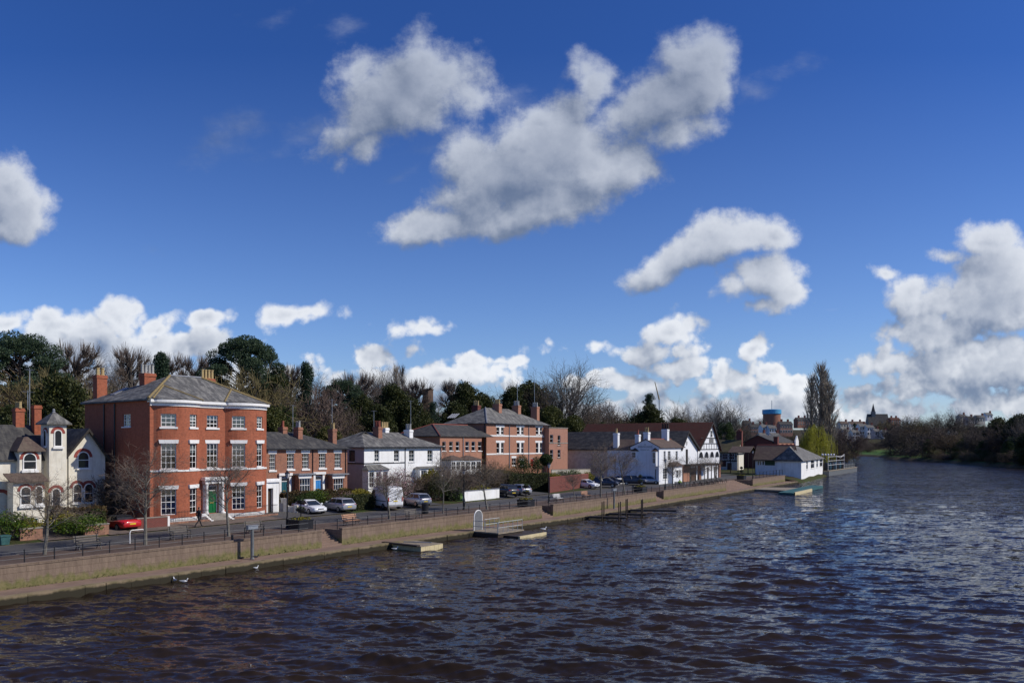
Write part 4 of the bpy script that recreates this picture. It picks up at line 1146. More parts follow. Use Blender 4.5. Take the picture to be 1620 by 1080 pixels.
# left wing, runs out of the picture
wy = .2
lw0 = -9.5
wze = B.lz(B.lx(30, wy), wy, zp('T1', 0, 800)[1]); wzr = B.lz(B.lx(20, wy+3.2), wy+3.2, zp('T1', 0, 418)[1])
MB().box(lw0, tx0 + .3, wy, 6.3, -.4, wze).build('wall', M['cream'], B.root)
r = MB(); gable_x(r, lw0, tx0+1.2, wy, 6.3, wze, wzr, o=.3, og=.02, th=.14); r.build('roof', M['slate_dark'], B.root)
# bay with half hipped dormer
bx0, bx1 = B.lx(zp('T1', 235), -.5), B.lx(zp('T1', 500), -.5); by = -.55
bze = B.lz(bx0, by, zp('T1', 0, 712)[1]); bzr = B.lz((bx0+bx1)/2, by+1.2, zp('T1', 0, 545)[1])
MB().box(bx0, bx1, by, wy+1.5, -.4, bze).build('bay_wall', M['cream'], B.root)
r = MB(); o_ = .28
mx_ = (bx0+bx1)/2
r.add([(bx0-o_, by-o_, bze), (bx1+o_, by-o_, bze), (bx1+o_, wy+2.6, bze), (bx0-o_, wy+2.6, bze), (mx_-.15, by+.9, bzr), (mx_+.15, by+.9, bzr), (mx_, wy+2.6, bzr), (bx0-o_, by-o_, bze-.1), (bx1+o_, by-o_, bze-.1), (bx0-o_, wy+2.6, bze-.1), (bx1+o_, wy+2.6, bze-.1)],
      [(0,1,5,4), (1,2,6,5), (3,0,4,6), (4,5,6), (7,8,1,0), (9,7,0,3), (8,10,2,1), (9,10,8,7)])
r.build('bay_roof', M['slate_brown'], B.root)
wx = B.lx(zp('T1', 362), by); z0_, z1_ = B.lz(wx, by, zp('T1', 0, 945)[1]), B.lz(wx, by, zp('T1', 0, 742)[1])
window(B.root, wx, by-.09, z0_, 0, 1.1, z1_-z0_, 1, 2, depth=.02, arch=True, glass=M['dark_glass'], sillw=.25)
arch_trim(B.root, wx, by, z1_-.55, 0, .58, .22)
# lean-to canopy and ground floor bay
cy0 = -1.9
cz0, cz1 = B.lz(B.lx(zp('A', 300), cy0), cy0, zp('A', 0, 152)[1]), B.lz(B.lx(zp('A', 300), by), by, zp('A', 0, 62)[1])
cx0, cx1 = B.lx(zp('A', 130), cy0), B.lx(zp('A', 500), cy0)
MB().box(cx0+.15, cx1-.1, cy0+.2, by-.004, -.4, cz0-.02).build('bay_wall', M['cream'], B.root)
MB().add([(cx0-.2, cy0-.15, cz0), (cx1+.1, cy0-.15, cz0), (cx1+.1, by-.01, cz1), (cx0-.2, by-.01, cz1), (cx0-.2, cy0-.15, cz0+.1), (cx1+.1, cy0-.15, cz0+.1), (cx1+.1, by-.01, cz1+.1), (cx0-.2, by-.01, cz1+.1)],
         [(3,2,1,0), (4,5,6,7), (0,1,5,4), (1,2,6,5), (2,3,7,6), (3,0,4,7)]).build('canopy', M['slate_brown'], B.root)
wx = B.lx(zp('A', 272), cy0+.2); z0_, z1_ = B.lz(wx, cy0, zp('A', 0, 395)[1]), B.lz(wx, cy0, zp('A', 0, 195)[1])
window(B.root, wx, cy0+.11, z0_, 0, .85, z1_-z0_, 1, 2, depth=.02, arch=True, glass=M['dark_glass'], sillw=.25)
arch_trim(B.root, wx, cy0+.2, z1_-.42, 0, .45, .2)
wx = B.lx(zp('A', 415), cy0+.2)
window(B.root, wx, cy0+.11, z0_, 0, .6, z1_-z0_, 1, 2, depth=.02, arch=True, glass=M['dark_glass'], sillw=.25)
arch_trim(B.root, wx, cy0+.2, z1_-.3, 0, .33, .2)
arch_trim(B.root, B.lx(zp('A', 5), wy), wy, 2.4, 0, .6, .3, leg=.7)
chimney(B.root, B.lx(zp('T1', 225), 3.4), 3.4, wze, B.lz(-5, 3.4, zp('T1', 0, 185)[1]), .72, .75, M['brick_red'], 3, M['pot_buff'], .6, 'y', .15)
chimney(B.root, B.lx(zp('T1', 445), 2.6), 2.6, wze-1, B.lz(-3.5, 2.6, zp('T1', 0, 150)[1]), .6, .65, M['brick_red'], 0)
aerial(B.root, B.lx(44, 3.4), 3.4, wzr, B.lz(-5, 3.4, 615), .5); aerial(B.root, B.lx(47, 4.5), 4.5, wzr, B.lz(-5, 4.5, 578), .9)
CC = B

# ================================================================ white gateway beside the red house
B = bld_on('white_gateway', 421.8, 20.2, 441.2, 20.2, 1.65)
tag(B.root, 'white classical doorway standing between the red house and the car park', 'gateway')
g = MB(); w_ = B.w
hz = B.lz(.8, 0, zp('B', 0, 115)[1])
dx0, dx1 = B.lx(zp('B', 1348)), B.lx(zp('B', 1432)); dz = B.lz(dx0, 0, zp('B', 0, 218)[1])
wall_front(g, [(0, 0), (w_, 0)], -.3, hz-.35, [(dx0, dx1, -.3, dz)], reveal=.5); wall_front(g, [(w_, 0), (w_, .6), (0, .6), (0, 0)], -.3, hz-.35)
g.build('wall', M['white_render'], B.root)
MB().box(-.12, w_+.15, -.18, .75, hz-.347, hz-.12).build('cornice', M['white_render'], B.root); MB().box(-.05, w_+.06, -.08, .65, hz-.117, hz).build('parapet', M['white_render'], B.root)
MB().box(dx0+.01, dx1-.01, .35, .42, -.28, dz-.01).build('door', M['brown_timber'], B.root)
MB().box(-.06, .12, -.06, -.004, -.3, hz-.36).build('pilaster', M['white_render'], B.root)
# white yard wall with boarded gate
B2 = bld_on('yard_wall', 441.6, 20.2, 470, 18.6, 1.6)
tag(B2.root, 'low white yard wall with grey boarded gate and curved end by the white gateway', 'wall')
a_ = B2.lx(zp('C', 190)); b_ = B2.lx(zp('C', 240)); e_ = B2.w
MB().box(0.02, a_, .05, .13, -.2, B2.lz(0, 0, zp('C', 0, 375)[1])).build('gate_boards', M['gate_grey'], B2.root)
wz_, wl_ = B2.lz(a_, 0, zp('C', 0, 325)[1]), B2.lz(e_, 0, zp('C', 0, 408)[1])
MB().extr_y([(a_, -.2), (e_-.35, -.2), (e_-.35, wl_), (a_+.6, wl_), (a_+.42, wl_+.1), (a_+.35, wz_), (a_, wz_)], 0, .22).build('wall', M['old_cream'], B2.root)
MB().box(e_-.345, e_+.05, -.08, .3, -.2, wl_+.1).build('pier', M['old_cream'], B2.root)
MB().box(0, a_ - .02, .5, .7, -.2, wz_).build('wall', M['old_cream'], B2.root)

# ================================================================ brown brick terrace
B = bld_on('brick_terrace', 415, 27, zp('R3', 672), 27, 2.6)
tag(B.root, 'two storey brown brick terrace with slate roof, white lintels and square bays', 'house')
w_ = B.w; ez = B.lz(w_/2, 0, zp('R3', 0, 408)[1]); D_ = 8.0
rz = B.lz(B.lx(zp('R3', 300), 4), 4.0, zp('R3', 0, 285)[1])
ops, wins = [], []
for (xa, xb, ya, yb) in ((118, 162, 440, 556), (244, 293, 436, 548), (352, 399, 436, 546), (472, 519, 436, 540), (582, 626, 434, 540)):
    x0_, x1_ = B.lx(zp('R3', xa)), B.lx(zp('R3', xb)); z1_, z0_ = B.lz(x0_, 0, zp('R3', 0, ya)[1]), B.lz(x0_, 0, zp('R3', 0, yb)[1])
    ops.append((x0_, x1_, z0_, z1_)); wins.append(((x0_+x1_)/2, z0_, x1_-x0_, z1_-z0_))
doors = []
for xa, xb, m_ in ((205, 250, 'teal_door'), (446, 490, 'blue_door')):
    xc = B.lx(zp('R3', (xa+xb)/2)); doors.append((xc, m_)); ops.append((xc-.52, xc+.52, .05, 2.62))
mb = MB(); simple_walls(mb, 0, w_, 0, D_, -.5, ez+.1, ops); mb.build('wall', M['brick_brown'], B.root)
for cx, z0_, ww_, hh_ in wins: window(B.root, cx, 0, z0_, 0, ww_, hh_, 3, 4, lintel=.42, curtain=(.05, .5, M['curtain']), sillw=.2)
for xc, m_ in doors:
    door(B.root, xc, 0, .05, 0, .86, 2.0, M[m_], light=.42)
    s_ = MB(); s_.box(xc-.85, xc-.55, -.12, -.004, 0, 2.75); s_.box(xc+.55, xc+.85, -.12, -.004, 0, 2.75); s_.box(xc-.95, xc+.95, -.25, -.003, 2.753, 3.05); s_.build('door_surround', M['white'], B.root)
for xa, xb, wa, wb in ((330, 432, 335, 410), (570, 668, 575, 645)):
    x0_, x1_ = B.lx(zp('R3', xa), -1.0), B.lx(zp('R3', xb), -1.0); a_, b_ = B.lx(zp('R3', wa), -1.0), B.lx(zp('R3', wb), -1.0)
    zt = B.lz(x0_, -1, zp('R3', 0, 590)[1]); wt = B.lz(x0_, -1, zp('R3', 0, 615)[1])
    mb = MB(); wall_front(mb, [(x0_, -.004), (x0_, -1.0), (x1_, -1.0), (x1_, -.004)], -.5, zt, [(.996 + a_-x0_, .996 + b_-x0_, .75, wt)]); mb.build('bay_wall', M['brick_brown'], B.root)
    window(B.root, (a_+b_)/2, -1.0, .75, 0, b_-a_, wt-.75, 4, 2, lintel=.4, curtain=(.02, .7, M['curtain']), sillw=.14)
    MB().box(x0_-.2, x1_+.2, -1.25, -.004, zt+.003, zt+.15).build('bay_roof', M['lead'], B.root)
r = MB(); hip_roof(r, 0, w_, 0, D_, ez+.12, rz, -1, w_-5.0, 4.0, o=.3); r.build('roof', M['slate_dark'], B.root)
MB().box(-.3, w_+.35, -.42, -.303, ez-.02, ez+.13).build('gutter', M['black'], B.root)
for pxx in (425, 660): pipe(B.root, B.lx(zp('R3', pxx)), -.07, 0, ez)
for (xx, yy_, top, np_, pm) in ((322, 2.6, 250, 2, 'pot_grey'), (566, 2.6, 262, 2, 'pot_buff'), (214, 4.0, 248, 1, 'pot_red')):
    xc = B.lx(zp('R3', xx), yy_); chimney(B.root, xc, yy_, ez, B.lz(xc, yy_, zp('R3', 0, top)[1]), .65, .95, M['brick_brown'], np_, M[pm], .75, 'y', .17)
for (xx, top) in ((566, 52), (287, 90)):
    xc = B.lx(zp('R3', xx), 2.9); aerial(B.root, xc, 2.95, ez+1.5, B.lz(xc, 2.9, zp('R3', 0, top)[1]), .7)
TR = B

# ================================================================ white rendered semi
B = bld_on('white_house', zp('R3', 793), 28.5, zp('R3', 1342), 28.5, 2.6)
tag(B.root, 'white rendered pair of houses with slate hipped roof and dark string course', 'house')
w_ = B.w; D_ = B.ly(zp('R3', 672)); ez = B.lz(w_/2, 0, zp('R3', 0, 395)[1]); rz = B.lz(B.lx(zp('R3', 900), 4.2), 4.2, zp('R3', 0, 285)[1])
ops, wins = [], []
for (xa, xb) in ((866, 900), (1005, 1042), (1112, 1150), (1243, 1280)):
    x0_, x1_ = B.lx(zp('R3', xa)), B.lx(zp('R3', xb)); z1_, z0_ = B.lz(x0_, 0, zp('R3', 0, 412)[1]), B.lz(x0_, 0, zp('R3', 0, 495)[1])
    ops.append((x0_, x1_, z0_, z1_)); wins.append(((x0_+x1_)/2, z0_, x1_-x0_, z1_-z0_))
mb = MB(); simple_walls(mb, 0, w_, 0, 8.4, -.5, ez+.1, ops)
mb.build('wall', M['white_render'], B.root)
# lower wing going back and the left side, shade put into the grey
ly0, ly1 = B.ly(zp('R3', 728)), B.ly(zp('R3', 690))
MB().box(.02, 7, 8.403, D_, -.5, ez+.098).build('wing_wall', M['grey_render'], B.root)
MB().box(-.03, -.002, .02, D_-.02, -.5, ez+.05).build('side_wall', M['grey_render'], B.root)
zz1, zz0 = B.lz(0, ly0, zp('R3', 0, 414)[1]), B.lz(0, ly0, zp('R3', 0, 495)[1])
window(B.root, -.12, (ly0+ly1)/2, zz0, -math.pi/2, abs(ly1-ly0), zz1-zz0, 2, 3, depth=.02, glass=M['dark_glass'], frame=M['brown_timber'])
for cx, z0_, ww_, hh_ in wins: window(B.root, cx, 0, z0_, 0, ww_, hh_, 2, 3, curtain=(.05, .6, M['curtain']))
r = MB(); hip_roof(r, 0, w_, 0, 8.4, ez+.12, rz, 3.6, w_-4.6, 4.2, o=.35)
r.build('roof', M['slate'], B.root)
r = MB(); gable_y(r, .02, 7.2, 4.2, D_, ez+.13, rz-.05, o=.3, og=.2, th=.1); r.build('roof', M['slate_dark'], B.root)  # shade of the left slope put into a darker slate
sz = B.lz(0, 0, zp('R3', 0, 508)[1])
sc_ = MB(); sc_.box(-.09, B.lx(zp('R3', 1080)), -.06, -.004, sz-.08, sz+.06); sc_.build('string_course', M['dark_timber'], B.root)
MB().box(-.09, -.033, 0.0, D_, sz-.08, sz+.06).build('string_course', M['dark_timber'], B.root)
MB().box(-.4, w_+.4, -.47, -.354, ez-.05, ez+.13).build('gutter', M['black'], B.root)
for q in (1083, 1336): pipe(B.root, B.lx(zp('R3', q)), -.07, 0, ez)
for xa, xb, top, bot in ((822, 968, 518, 556), (1190, 1352, 530, 545)):
    x0_, x1_ = B.lx(zp('R3', xa), -1.1), B.lx(zp('R3', xb), -1.1); zt = B.lz(x0_, -1.1, zp('R3', 0, bot)[1]); zr_ = B.lz(x0_, 0, zp('R3', 0, top)[1])
    mb = MB(); L_ = x1_-x0_; n_ = 3
    ow = [(1.096 + L_*(i+.15)/n_, 1.096 + L_*(i+.85)/n_, .7, zt-.25) for i in range(n_)]
    wall_front(mb, [(x0_, -.004), (x0_, -1.1), (x1_, -1.1), (x1_, -.004)], -.5, zt, ow); mb.build('bay_wall', M['white_render'], B.root)
    for o_ in ow: window(B.root, x0_ + (o_[0]+o_[1])/2 - 1.096, -1.1, .7, 0, o_[1]-o_[0], zt-.95, 2, 3)
    r = MB(); r.add([(x0_-.2, -1.35, zt+.003), (x1_+.2, -1.35, zt+.003), (x1_+.2, -.005, zt+.003), (x0_-.2, -.005, zt+.003), (x0_+.5, -.005, zr_), (x1_-.5, -.005, zr_)], [(3,2,1,0), (0,1,5,4), (1,2,5), (3,0,4)]); r.build('bay_roof', M['slate'], B.root)
for (xx, yy_, top, np_, pm, bm) in ((888, 2.8, 248, 3, 'pot_red', 'brick_brown'), (1108, 3.0, 268, 3, 'pot_grey', 'white_render'), (938, 4.6, 255, 4, 'pot_buff', 'white_render')):
    xc = B.lx(zp('R3', xx), yy_); chimney(B.root, xc, yy_, ez+.3, B.lz(xc, yy_, zp('R3', 0, top)[1]), .75, 1.1, M[bm], np_, M[pm], .85, 'y' if np_ == 3 else 'x', .15)
for (xx, top) in ((880, 130), (1142, 60)):
    xc = B.lx(zp('R3', xx), 3.4); aerial(B.root, xc, 3.9, ez+1.5, B.lz(xc, 3.9, zp('R3', 0, top)[1]), .4)
WH = B

# ================================================================ brick annexe with six white windows
B = bld_on('brick_annexe', zp('R4', 252), 37, zp('R4', 548), 37, 4.2)
tag(B.root, 'low orange brick annexe with six narrow white windows, left of the tall terrace', 'building')
w_ = B.w; ez = B.lz(w_/2, 0, zp('R4', 0, 408)[1]); rz = B.lz(B.lx(zp('R4', 300), 5), 5.0, zp('R4', 0, 322)[1])
ops = []
for xa in (268, 318, 365, 433, 477, 523):
    x0_, x1_ = B.lx(zp('R4', xa)), B.lx(zp('R4', xa+26)); z1_, z0_ = B.lz(x0_, 0, zp('R4', 0, 442)[1]), B.lz(x0_, 0, zp('R4', 0, 508)[1]); ops.append((x0_, x1_, z0_, z1_))
D_ = min(16, B.ly(zp('R4', 90)))
mb = MB(); simple_walls(mb, 0, w_, 0, 10, -2, ez+.1, ops); mb.build('wall', M['brick_orange'], B.root)
for a_, b_, c_, d_ in ops: window(B.root, (a_+b_)/2, 0, c_, 0, b_-a_, d_-c_, 1, 2, bar=.06)
r = MB(); hip_roof(r, 0, w_+3, 0, 10, ez+.12, rz, 4.2, w_+2.8, 5, o=.3); rf_ = r.build('roof', M['slate_dark'], B.root)
MB().tube((-.3, -.3, ez+.14), (4.2, 5, rz+.03), .12, n=5).build('ridge_tiles', M['ridge_red'], rf_); MB().tube((4.2, 5, rz+.03), (w_+2.5, 5, rz+.03), .1, n=5).build('ridge_tiles', M['ridge_red'], rf_); MB().tube((-.3, 10.3, ez+.14), (4.2, 5, rz+.03), .12, n=5).build('ridge_tiles', M['ridge_red'], rf_)
pipe(B.root, B.lx(zp('R4', 416)), -.08, 0, ez, M['lead'], .08)
for xa, xb, top, bot in ((330, 430, 540, 575), (430, 545, 540, 575)):
    x0_, x1_ = B.lx(zp('R4', xa), -2.2), B.lx(zp('R4', xb), -2.2); zt = B.lz(x0_, -2.2, zp('R4', 0, bot)[1]); zr_ = B.lz(x0_, 0, zp('R4', 0, top)[1])
    MB().box(x0_, x1_, -2.2, -.004, -2, zt).build('porch_wall', M['white_render'], B.root)
    r = MB(); hip_roof(r, x0_, x1_, -2.2, -.15, zt+.1, zr_, (x0_+x1_)/2-.3, (x0_+x1_)/2+.3, -.9, o=.2); r.build('porch_roof', M['slate_brown'], B.root)
    for k in range(3): window(B.root, x0_ + (x1_-x0_)*(k+.5)/3, -2.29, zt-1.6, 0, (x1_-x0_)/3.6, 1.4, 2, 2, depth=.02, glass=M['dark_glass'], sill=False)
AX = B

# ================================================================ tall three storey brick terrace
B = bld_on('tall_brick_terrace', zp('R4', 583), 38.5, zp('R4', 1023), 38.5, 4.4)
tag(B.root, 'three storey orange brick terrace with white bands and four chimneys', 'house')
w_ = B.w; D_ = min(19, B.ly(zp('R4', 290))); ez = B.lz(0, 0, zp('R4', 0, 320)[1])
ez = (ez + B.lz(w_, 0, zp('R4', 0, 325)[1])) / 2
ops, wins = [], []
for xs in ((655, 706), (800, 848), (935, 980)):
    for ya, yb in ((340, 392), (450, 525)):
        x0_, x1_ = B.lx(zp('R4', xs[0])), B.lx(zp('R4', xs[1])); z1_, z0_ = B.lz(x0_, 0, zp('R4', 0, ya)[1]), B.lz(x0_, 0, zp('R4', 0, yb)[1])
        m_ = (x0_+x1_)/2; wd = (x1_-x0_)*.4
        for c_ in (x0_+wd/2, x1_-wd/2):
            ops.append((c_-wd/2, c_+wd/2, z0_, z1_)); wins.append((c_, z0_, wd, z1_-z0_))
        MB().box(x0_-.25, x1_+.25, -.03, .0-.004, z1_+.01, z1_+.42).build('lintel', M['white'], B.root)
        MB().box(m_-wd*.3, m_+wd*.3, -.02, -.004, z0_, z1_+.005).build('mullion', M['white'], B.root)
for xs, ya, yb in (((765, 792), 560, 612), ((820, 850), 575, 612), ((900, 922), 558, 616)):
    x0_, x1_ = B.lx(zp('R4', xs[0])), B.lx(zp('R4', xs[1])); z1_, z0_ = B.lz(x0_, 0, zp('R4', 0, ya)[1]), B.lz(x0_, 0, zp('R4', 0, yb)[1])
    ops.append((x0_, x1_, z0_, z1_))
    if xs[0] == 900: door(B.root, (x0_+x1_)/2, -.02, z0_, 0, (x1_-x0_)-.2, 1.45, M['red_door'], light=z1_-z0_-1.6)
    else: window(B.root, (x0_+x1_)/2, 0, z0_, 0, x1_-x0_, z1_-z0_, 2, 2, lintel=.4)
mb = MB(); simple_walls(mb, 0, w_, 0, D_, -2, ez+.1, ops); mb.build('wall', M['brick_orange'], B.root)
for c_, z0_, a_, b_ in wins: window(B.root, c_, 0, z0_, 0, a_, b_, 1, 2, sill=True, bar=.06)
for yb in (402, 528):
    z_ = B.lz(w_*.4, 0, zp('R4', 0, yb)[1]); MB().box(-.02, w_+.02, -.05, -.004, z_-.13, z_+.13).build('string_course', M['white'], B.root)
rx = B.lx(zp('R4', 575), D_*.45); rz = B.lz(rx, D_*.45, zp('R4', 0, 200)[1])
r = MB(); hip_roof(r, 0, w_, 0, D_, ez+.12, rz, rx, w_*.62, D_*.45, o=.35); rf_ = r.build('roof', M['slate'], B.root)
MB().tube((-.3, -.3, ez+.14), (rx, D_*.45, rz+.03), .13, n=5).build('ridge_tiles', M['lead'], rf_)
MB().box(-.35, w_+.35, -.46, -.352, ez-.04, ez+.14).build('gutter', M['black'], B.root)
for q in (745, 883): pipe(B.root, B.lx(zp('R4', q)), -.08, 0, ez, M['lead'], .09)
pipe(B.root, -.1, .4, 0, ez, r=.09)
for (xx, yy_, top) in ((660, 3.6, 175), (797, 3.6, 185), (930, 3.6, 195), (510, D_*.8, 185)):
    xc = B.lx(zp('R4', xx), yy_); chimney(B.root, xc, yy_, ez, B.lz(xc, yy_, zp('R4', 0, top)[1]), 1.0, 1.5, M['brick_dark'] if xx == 510 else M['brick_orange'], 3, M['pot_grey'] if xx > 700 else M['pot_buff'], .9, 'y', .19)
for xx, top in ((803, 20), (925, 20)):
    xc = B.lx(zp('R4', xx), 4.6); MB().tube((xc, 4.6, ez+2), (xc, 4.6, B.lz(xc, 4.6, zp('R4', 0, top)[1])), .05, n=5).build('aerial', M['steel'], B.root)
sk = MB()
for k in range(4):
    y_ = B.ly(zp('R4', 345 + 15*k), 3.0)
    f_ = (1.6 + .35) / (rx + .35); g_ = (3.2 + .35) / (rx + .35)
    sk.quad((1.6, y_, ez+.2+(rz-ez)*f_), (3.2, y_, ez+.2+(rz-ez)*g_), (3.2, y_+.35, ez+.2+(rz-ez)*g_), (1.6, y_+.35, ez+.2+(rz-ez)*f_))
sk.build('skylight', M['curtain'], rf_)
TB = B

# ================================================================ modern flat roofed brick block
B = bld_on('modern_brick_block', 868.6, 37.2, 898, 36.4, 3.6)
tag(B.root, 'modern flat roofed pink brick block joined to the right of the tall terrace', 'building')
w_ = B.w; m_ = B.lx(zp('R4', 1090)); zt = B.lz(m_, 0, zp('R4', 0, 347)[1])
ops, wins = [], []
for xa, xb, ya, yb in ((1035, 1058, 393, 450), (1035, 1058, 500, 558), (1090, 1110, 398, 468), (1090, 1110, 500, 555)):
    x0_, x1_ = B.lx(zp('R4', xa)), B.lx(zp('R4', xb)); z1_, z0_ = B.lz(x0_, 0, zp('R4', 0, ya)[1]), B.lz(x0_, 0, zp('R4', 0, yb)[1]); ops.append((x0_, x1_, z0_, z1_))
mb = MB(); simple_walls(mb, 0, w_, 0, 9, -1, zt, ops); mb.quad((0,0,zt), (w_,0,zt), (w_,9,zt), (0,9,zt)); mb.build('wall', M['brick_pink'], B.root)
for a_, b_, c_, d_ in ops: window(B.root, (a_+b_)/2, 0, c_, 0, b_-a_, d_-c_, 1, 2, sill=True, smat=M['sandstone'])
MB().box(-.05, w_+.08, -.09, 9.05, zt+.004, zt+.16).build('coping', M['sandstone'], B.root)
z_ = B.lz(0, 0, zp('R4', 0, 452)[1]); MB().box(0, w_, -.04, -.004, z_-.1, z_+.1).build('string_course', M['sandstone'], B.root)

# ================================================================ long hall with white gable behind the pub
def gabled_hall(name, label, pxl, pxr, t, pxa, pya, pyeL, back, wallm, gm, roofm, z=1.65, sidem=None, og=.5):
    B = bld_on(name, pxl, t, pxr, t, z)
    tag(B.root, label, 'building')
    w_ = B.w; ax = B.lx(pxa); az = B.lz(ax, 0, pya); ze = B.lz(0, 0, pyeL)
    g = MB(); g.extr_y([(0, -.2), (w_, -.2), (w_, ze), (ax, az), (0, ze)], 0, .3); g.build('gable_wall', gm, B.root)
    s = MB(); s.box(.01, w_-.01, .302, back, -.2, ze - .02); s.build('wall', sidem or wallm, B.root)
    r = MB(); gable_y(r, 0, w_, 0, back, ze, az, o=.4, og=og, th=.22, xr=ax); rf = r.build('roof', roofm, B.root)
    b = MB()
    for (xa, za), (xb, zb) in (((-.4, ze-.4*(az-ze)/ax), (ax, az)), ((ax, az), (w_+.4, ze-.4*(az-ze)/(w_-ax)))):
        b.extr_y([(xa, za-.2), (xb, zb-.2), (xb, zb+.225), (xa, za+.225)], -og-.06, -og-.003)
    b.build('bargeboard', M['dark_timber'], rf)
    B.ax, B.az, B.ze = ax, az, ze
    return B
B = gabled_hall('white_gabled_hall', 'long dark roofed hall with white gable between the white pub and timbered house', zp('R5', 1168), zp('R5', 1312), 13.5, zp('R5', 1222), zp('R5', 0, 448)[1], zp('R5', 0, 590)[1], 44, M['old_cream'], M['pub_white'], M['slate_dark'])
x_ = B.lx(zp('R5', 1222)); z1_, z0_ = B.lz(x_, 0, zp('R5', 0, 595)[1]), B.lz(x_, 0, zp('R5', 0, 722)[1])
window(B.root, x_, -.1, z0_, 0, 1.0, z1_-z0_, 1, 3, depth=.02, glass=M['dark_glass'], frame=M['brown_timber'], sill=False)
z1_, z0_ = B.lz(x_, 0, zp('R5', 0, 525)[1]), B.lz(x_, 0, zp('R5', 0, 560)[1])
window(B.root, x_, -.1, z0_, 0, .5, z1_-z0_, 1, 1, depth=.02, glass=M['sandstone'], sill=False)
zc = B.lz(0, 0, zp('R5', 0, 738)[1])
cn = MB(); cn.box(.2, B.w+6.5, -2.2, -.005, zc, zc+.28); cn.build('canopy', M['dark_timber'], B.root)
MB().box(B.lx(zp('R5', 1195), -.6), B.lx(zp('R5', 1250), -.6), -.6, -.006, -.2, zc-.005).build('porch_wall', M['brick_orange'], B.root)
MB().box(B.lx(zp('R5', 1262), -.05), B.lx(zp('R5', 1300), -.05), -.05, -.003, -.2, 2.5).build('door', M['brown_timber'], B.root)
for q in (.35, 3.2, B.w+3, B.w+6.2): MB().tube((q, -2.0, -.1), (q, -2.0, zc), .1, n=6).build('canopy_post', M['dark_timber'], B.root)
HALL = B

# ================================================================ large timbered house with red tile roof
B = gabled_hall('timbered_house', 'large black and white timbered house with dark red tiled roof', zp('R5', 1318), zp('R5', 1502), 14.0, zp('R5', 1432), zp('R5', 0, 372)[1], zp('R5', 0, 600)[1], 30, M['pub_white'], M['pub_white'], M['tile_red'], sidem=M['brick_dark'])
jz = B.lz(B.ax, 0, zp('R5', 0, 598)[1])
bm = MB()
for (x0_, z0_, x1_, z1_) in ((.1, B.ze+.05, B.w-.1, B.ze+.05), (.9, B.ze+1.3, B.w-.9, B.ze+1.3), (1.7, B.ze+2.5, B.w-1.7, B.ze+2.5)): bm.box(x0_, x1_, -.06, -.004, z0_-.09, z0_+.09)
for i in range(9):
    x_ = .4 + (B.w-.8)*i/8
    top = B.ze + (B.az-B.ze) * (1 - abs(x_-B.ax)/max(B.ax, B.w-B.ax)) - .3
    bm.box(x_-.07, x_+.07, -.055, -.003, jz-.05, min(top, B.ze+1.25))
bm.build('timber_frame', M['dark_timber'], B.root)
bm = MB()
for i in range(5):
    x_ = B.ax - 1.2 + 2.4*i/4
    bm.box(x_-.16, x_+.16, -.05, -.002, B.ze+1.45, B.ze+2.35)
bm.build('timber_panel', M['dark_timber'], B.root)
window(B.root, B.ax, -.1, B.ze+2.7, 0, 1.3, 1.5, 2, 2, depth=.02, glass=M['dark_glass'], sill=False)
z1_, z0_ = B.lz(B.ax, 0, zp('R5', 0, 612)[1]), B.lz(B.ax, 0, zp('R5', 0, 668)[1])
for i in range(4):
    x_ = B.w*(i+.5)/4; window(B.root, x_, -.1, z0_, 0, B.w/5.2, z1_-z0_, 1, 1, depth=.02, arch=True, glass=M['dark_glass'], frame=M['pub_white'], sill=False)
zc = B.lz(B.ax, 0, zp('R5', 0, 722)[1])
MB().box(-.2, B.w+.3, -.25, -.004, zc-.18, zc+.1).build('bressumer', M['dark_timber'], B.root)
for i, (xa, xb, m_) in enumerate(((.05, .8, 'brick_orange'), (B.w-.9, B.w-.1, 'brick_orange'))): MB().box(xa, xb, -.3, -.003, -.2, zc-.19).build('brick_pier', M[m_], B.root)
for i in range(3):
    x_ = 1.6 + i*(B.w-3.0)/2.4
    MB().box(x_-.45, x_+.45, -.06, -.004, -.1, 2.4).build('door', M['dark_timber'], B.root)
th_ = B

# ================================================================ white pub with lettered side wall
B = bld_on('white_pub', zp('R5', 986), 13.2, zp('R5', 1192), 13.2, 1.6)
tag(B.root, 'white painted pub with lettered side wall, two oriel windows and tall chimneys', 'pub')
w_ = B.w; ez = B.lz(0, 0, zp('R5', 0, 578)[1]); D_ = B.ly(zp('R5', 742)); ry = B.ly(zp('R5', 872)); rz = B.lz(0, ry, zp('R5', 0, 515)[1])
ops, wins = [], []
for xa, xb, ya, yb in ((1025, 1042, 612, 705), (1062, 1084, 612, 690), (1128, 1146, 612, 690)):
    x0_, x1_ = B.lx(zp('R5', xa)), B.lx(zp('R5', xb)); z1_, z0_ = B.lz(x0_, 0, zp('R5', 0, ya)[1]), B.lz(x0_, 0, zp('R5', 0, yb)[1]); ops.append((x0_, x1_, z0_, z1_))
for xa, xb, ya, yb in ((1020, 1058, 760, 852), (1118, 1150, 770, 825)):
    x0_, x1_ = B.lx(zp('R5', xa)), B.lx(zp('R5', xb)); z1_, z0_ = B.lz(x0_, 0, zp('R5', 0, ya)[1]), B.lz(x0_, 0, zp('R5', 0, yb)[1]); ops.append((x0_, x1_, z0_, z1_))
mb = MB(); simple_walls(mb, 0, w_, 0, D_, -.2, ez, ops, left_open=[])
for xx in (0, w_): mb.tri((xx, 0, ez), (xx, D_, ez), (xx, ry, rz))
mb.build('wall', M['pub_white'], B.root)
for a_, b_, c_, d_ in ops: window(B.root, (a_+b_)/2, 0, c_, 0, b_-a_, d_-c_, 2, 4, sillw=.1)
z1_, z0_ = B.lz(0, 0, zp('R5', 0, 770)[1]), .0
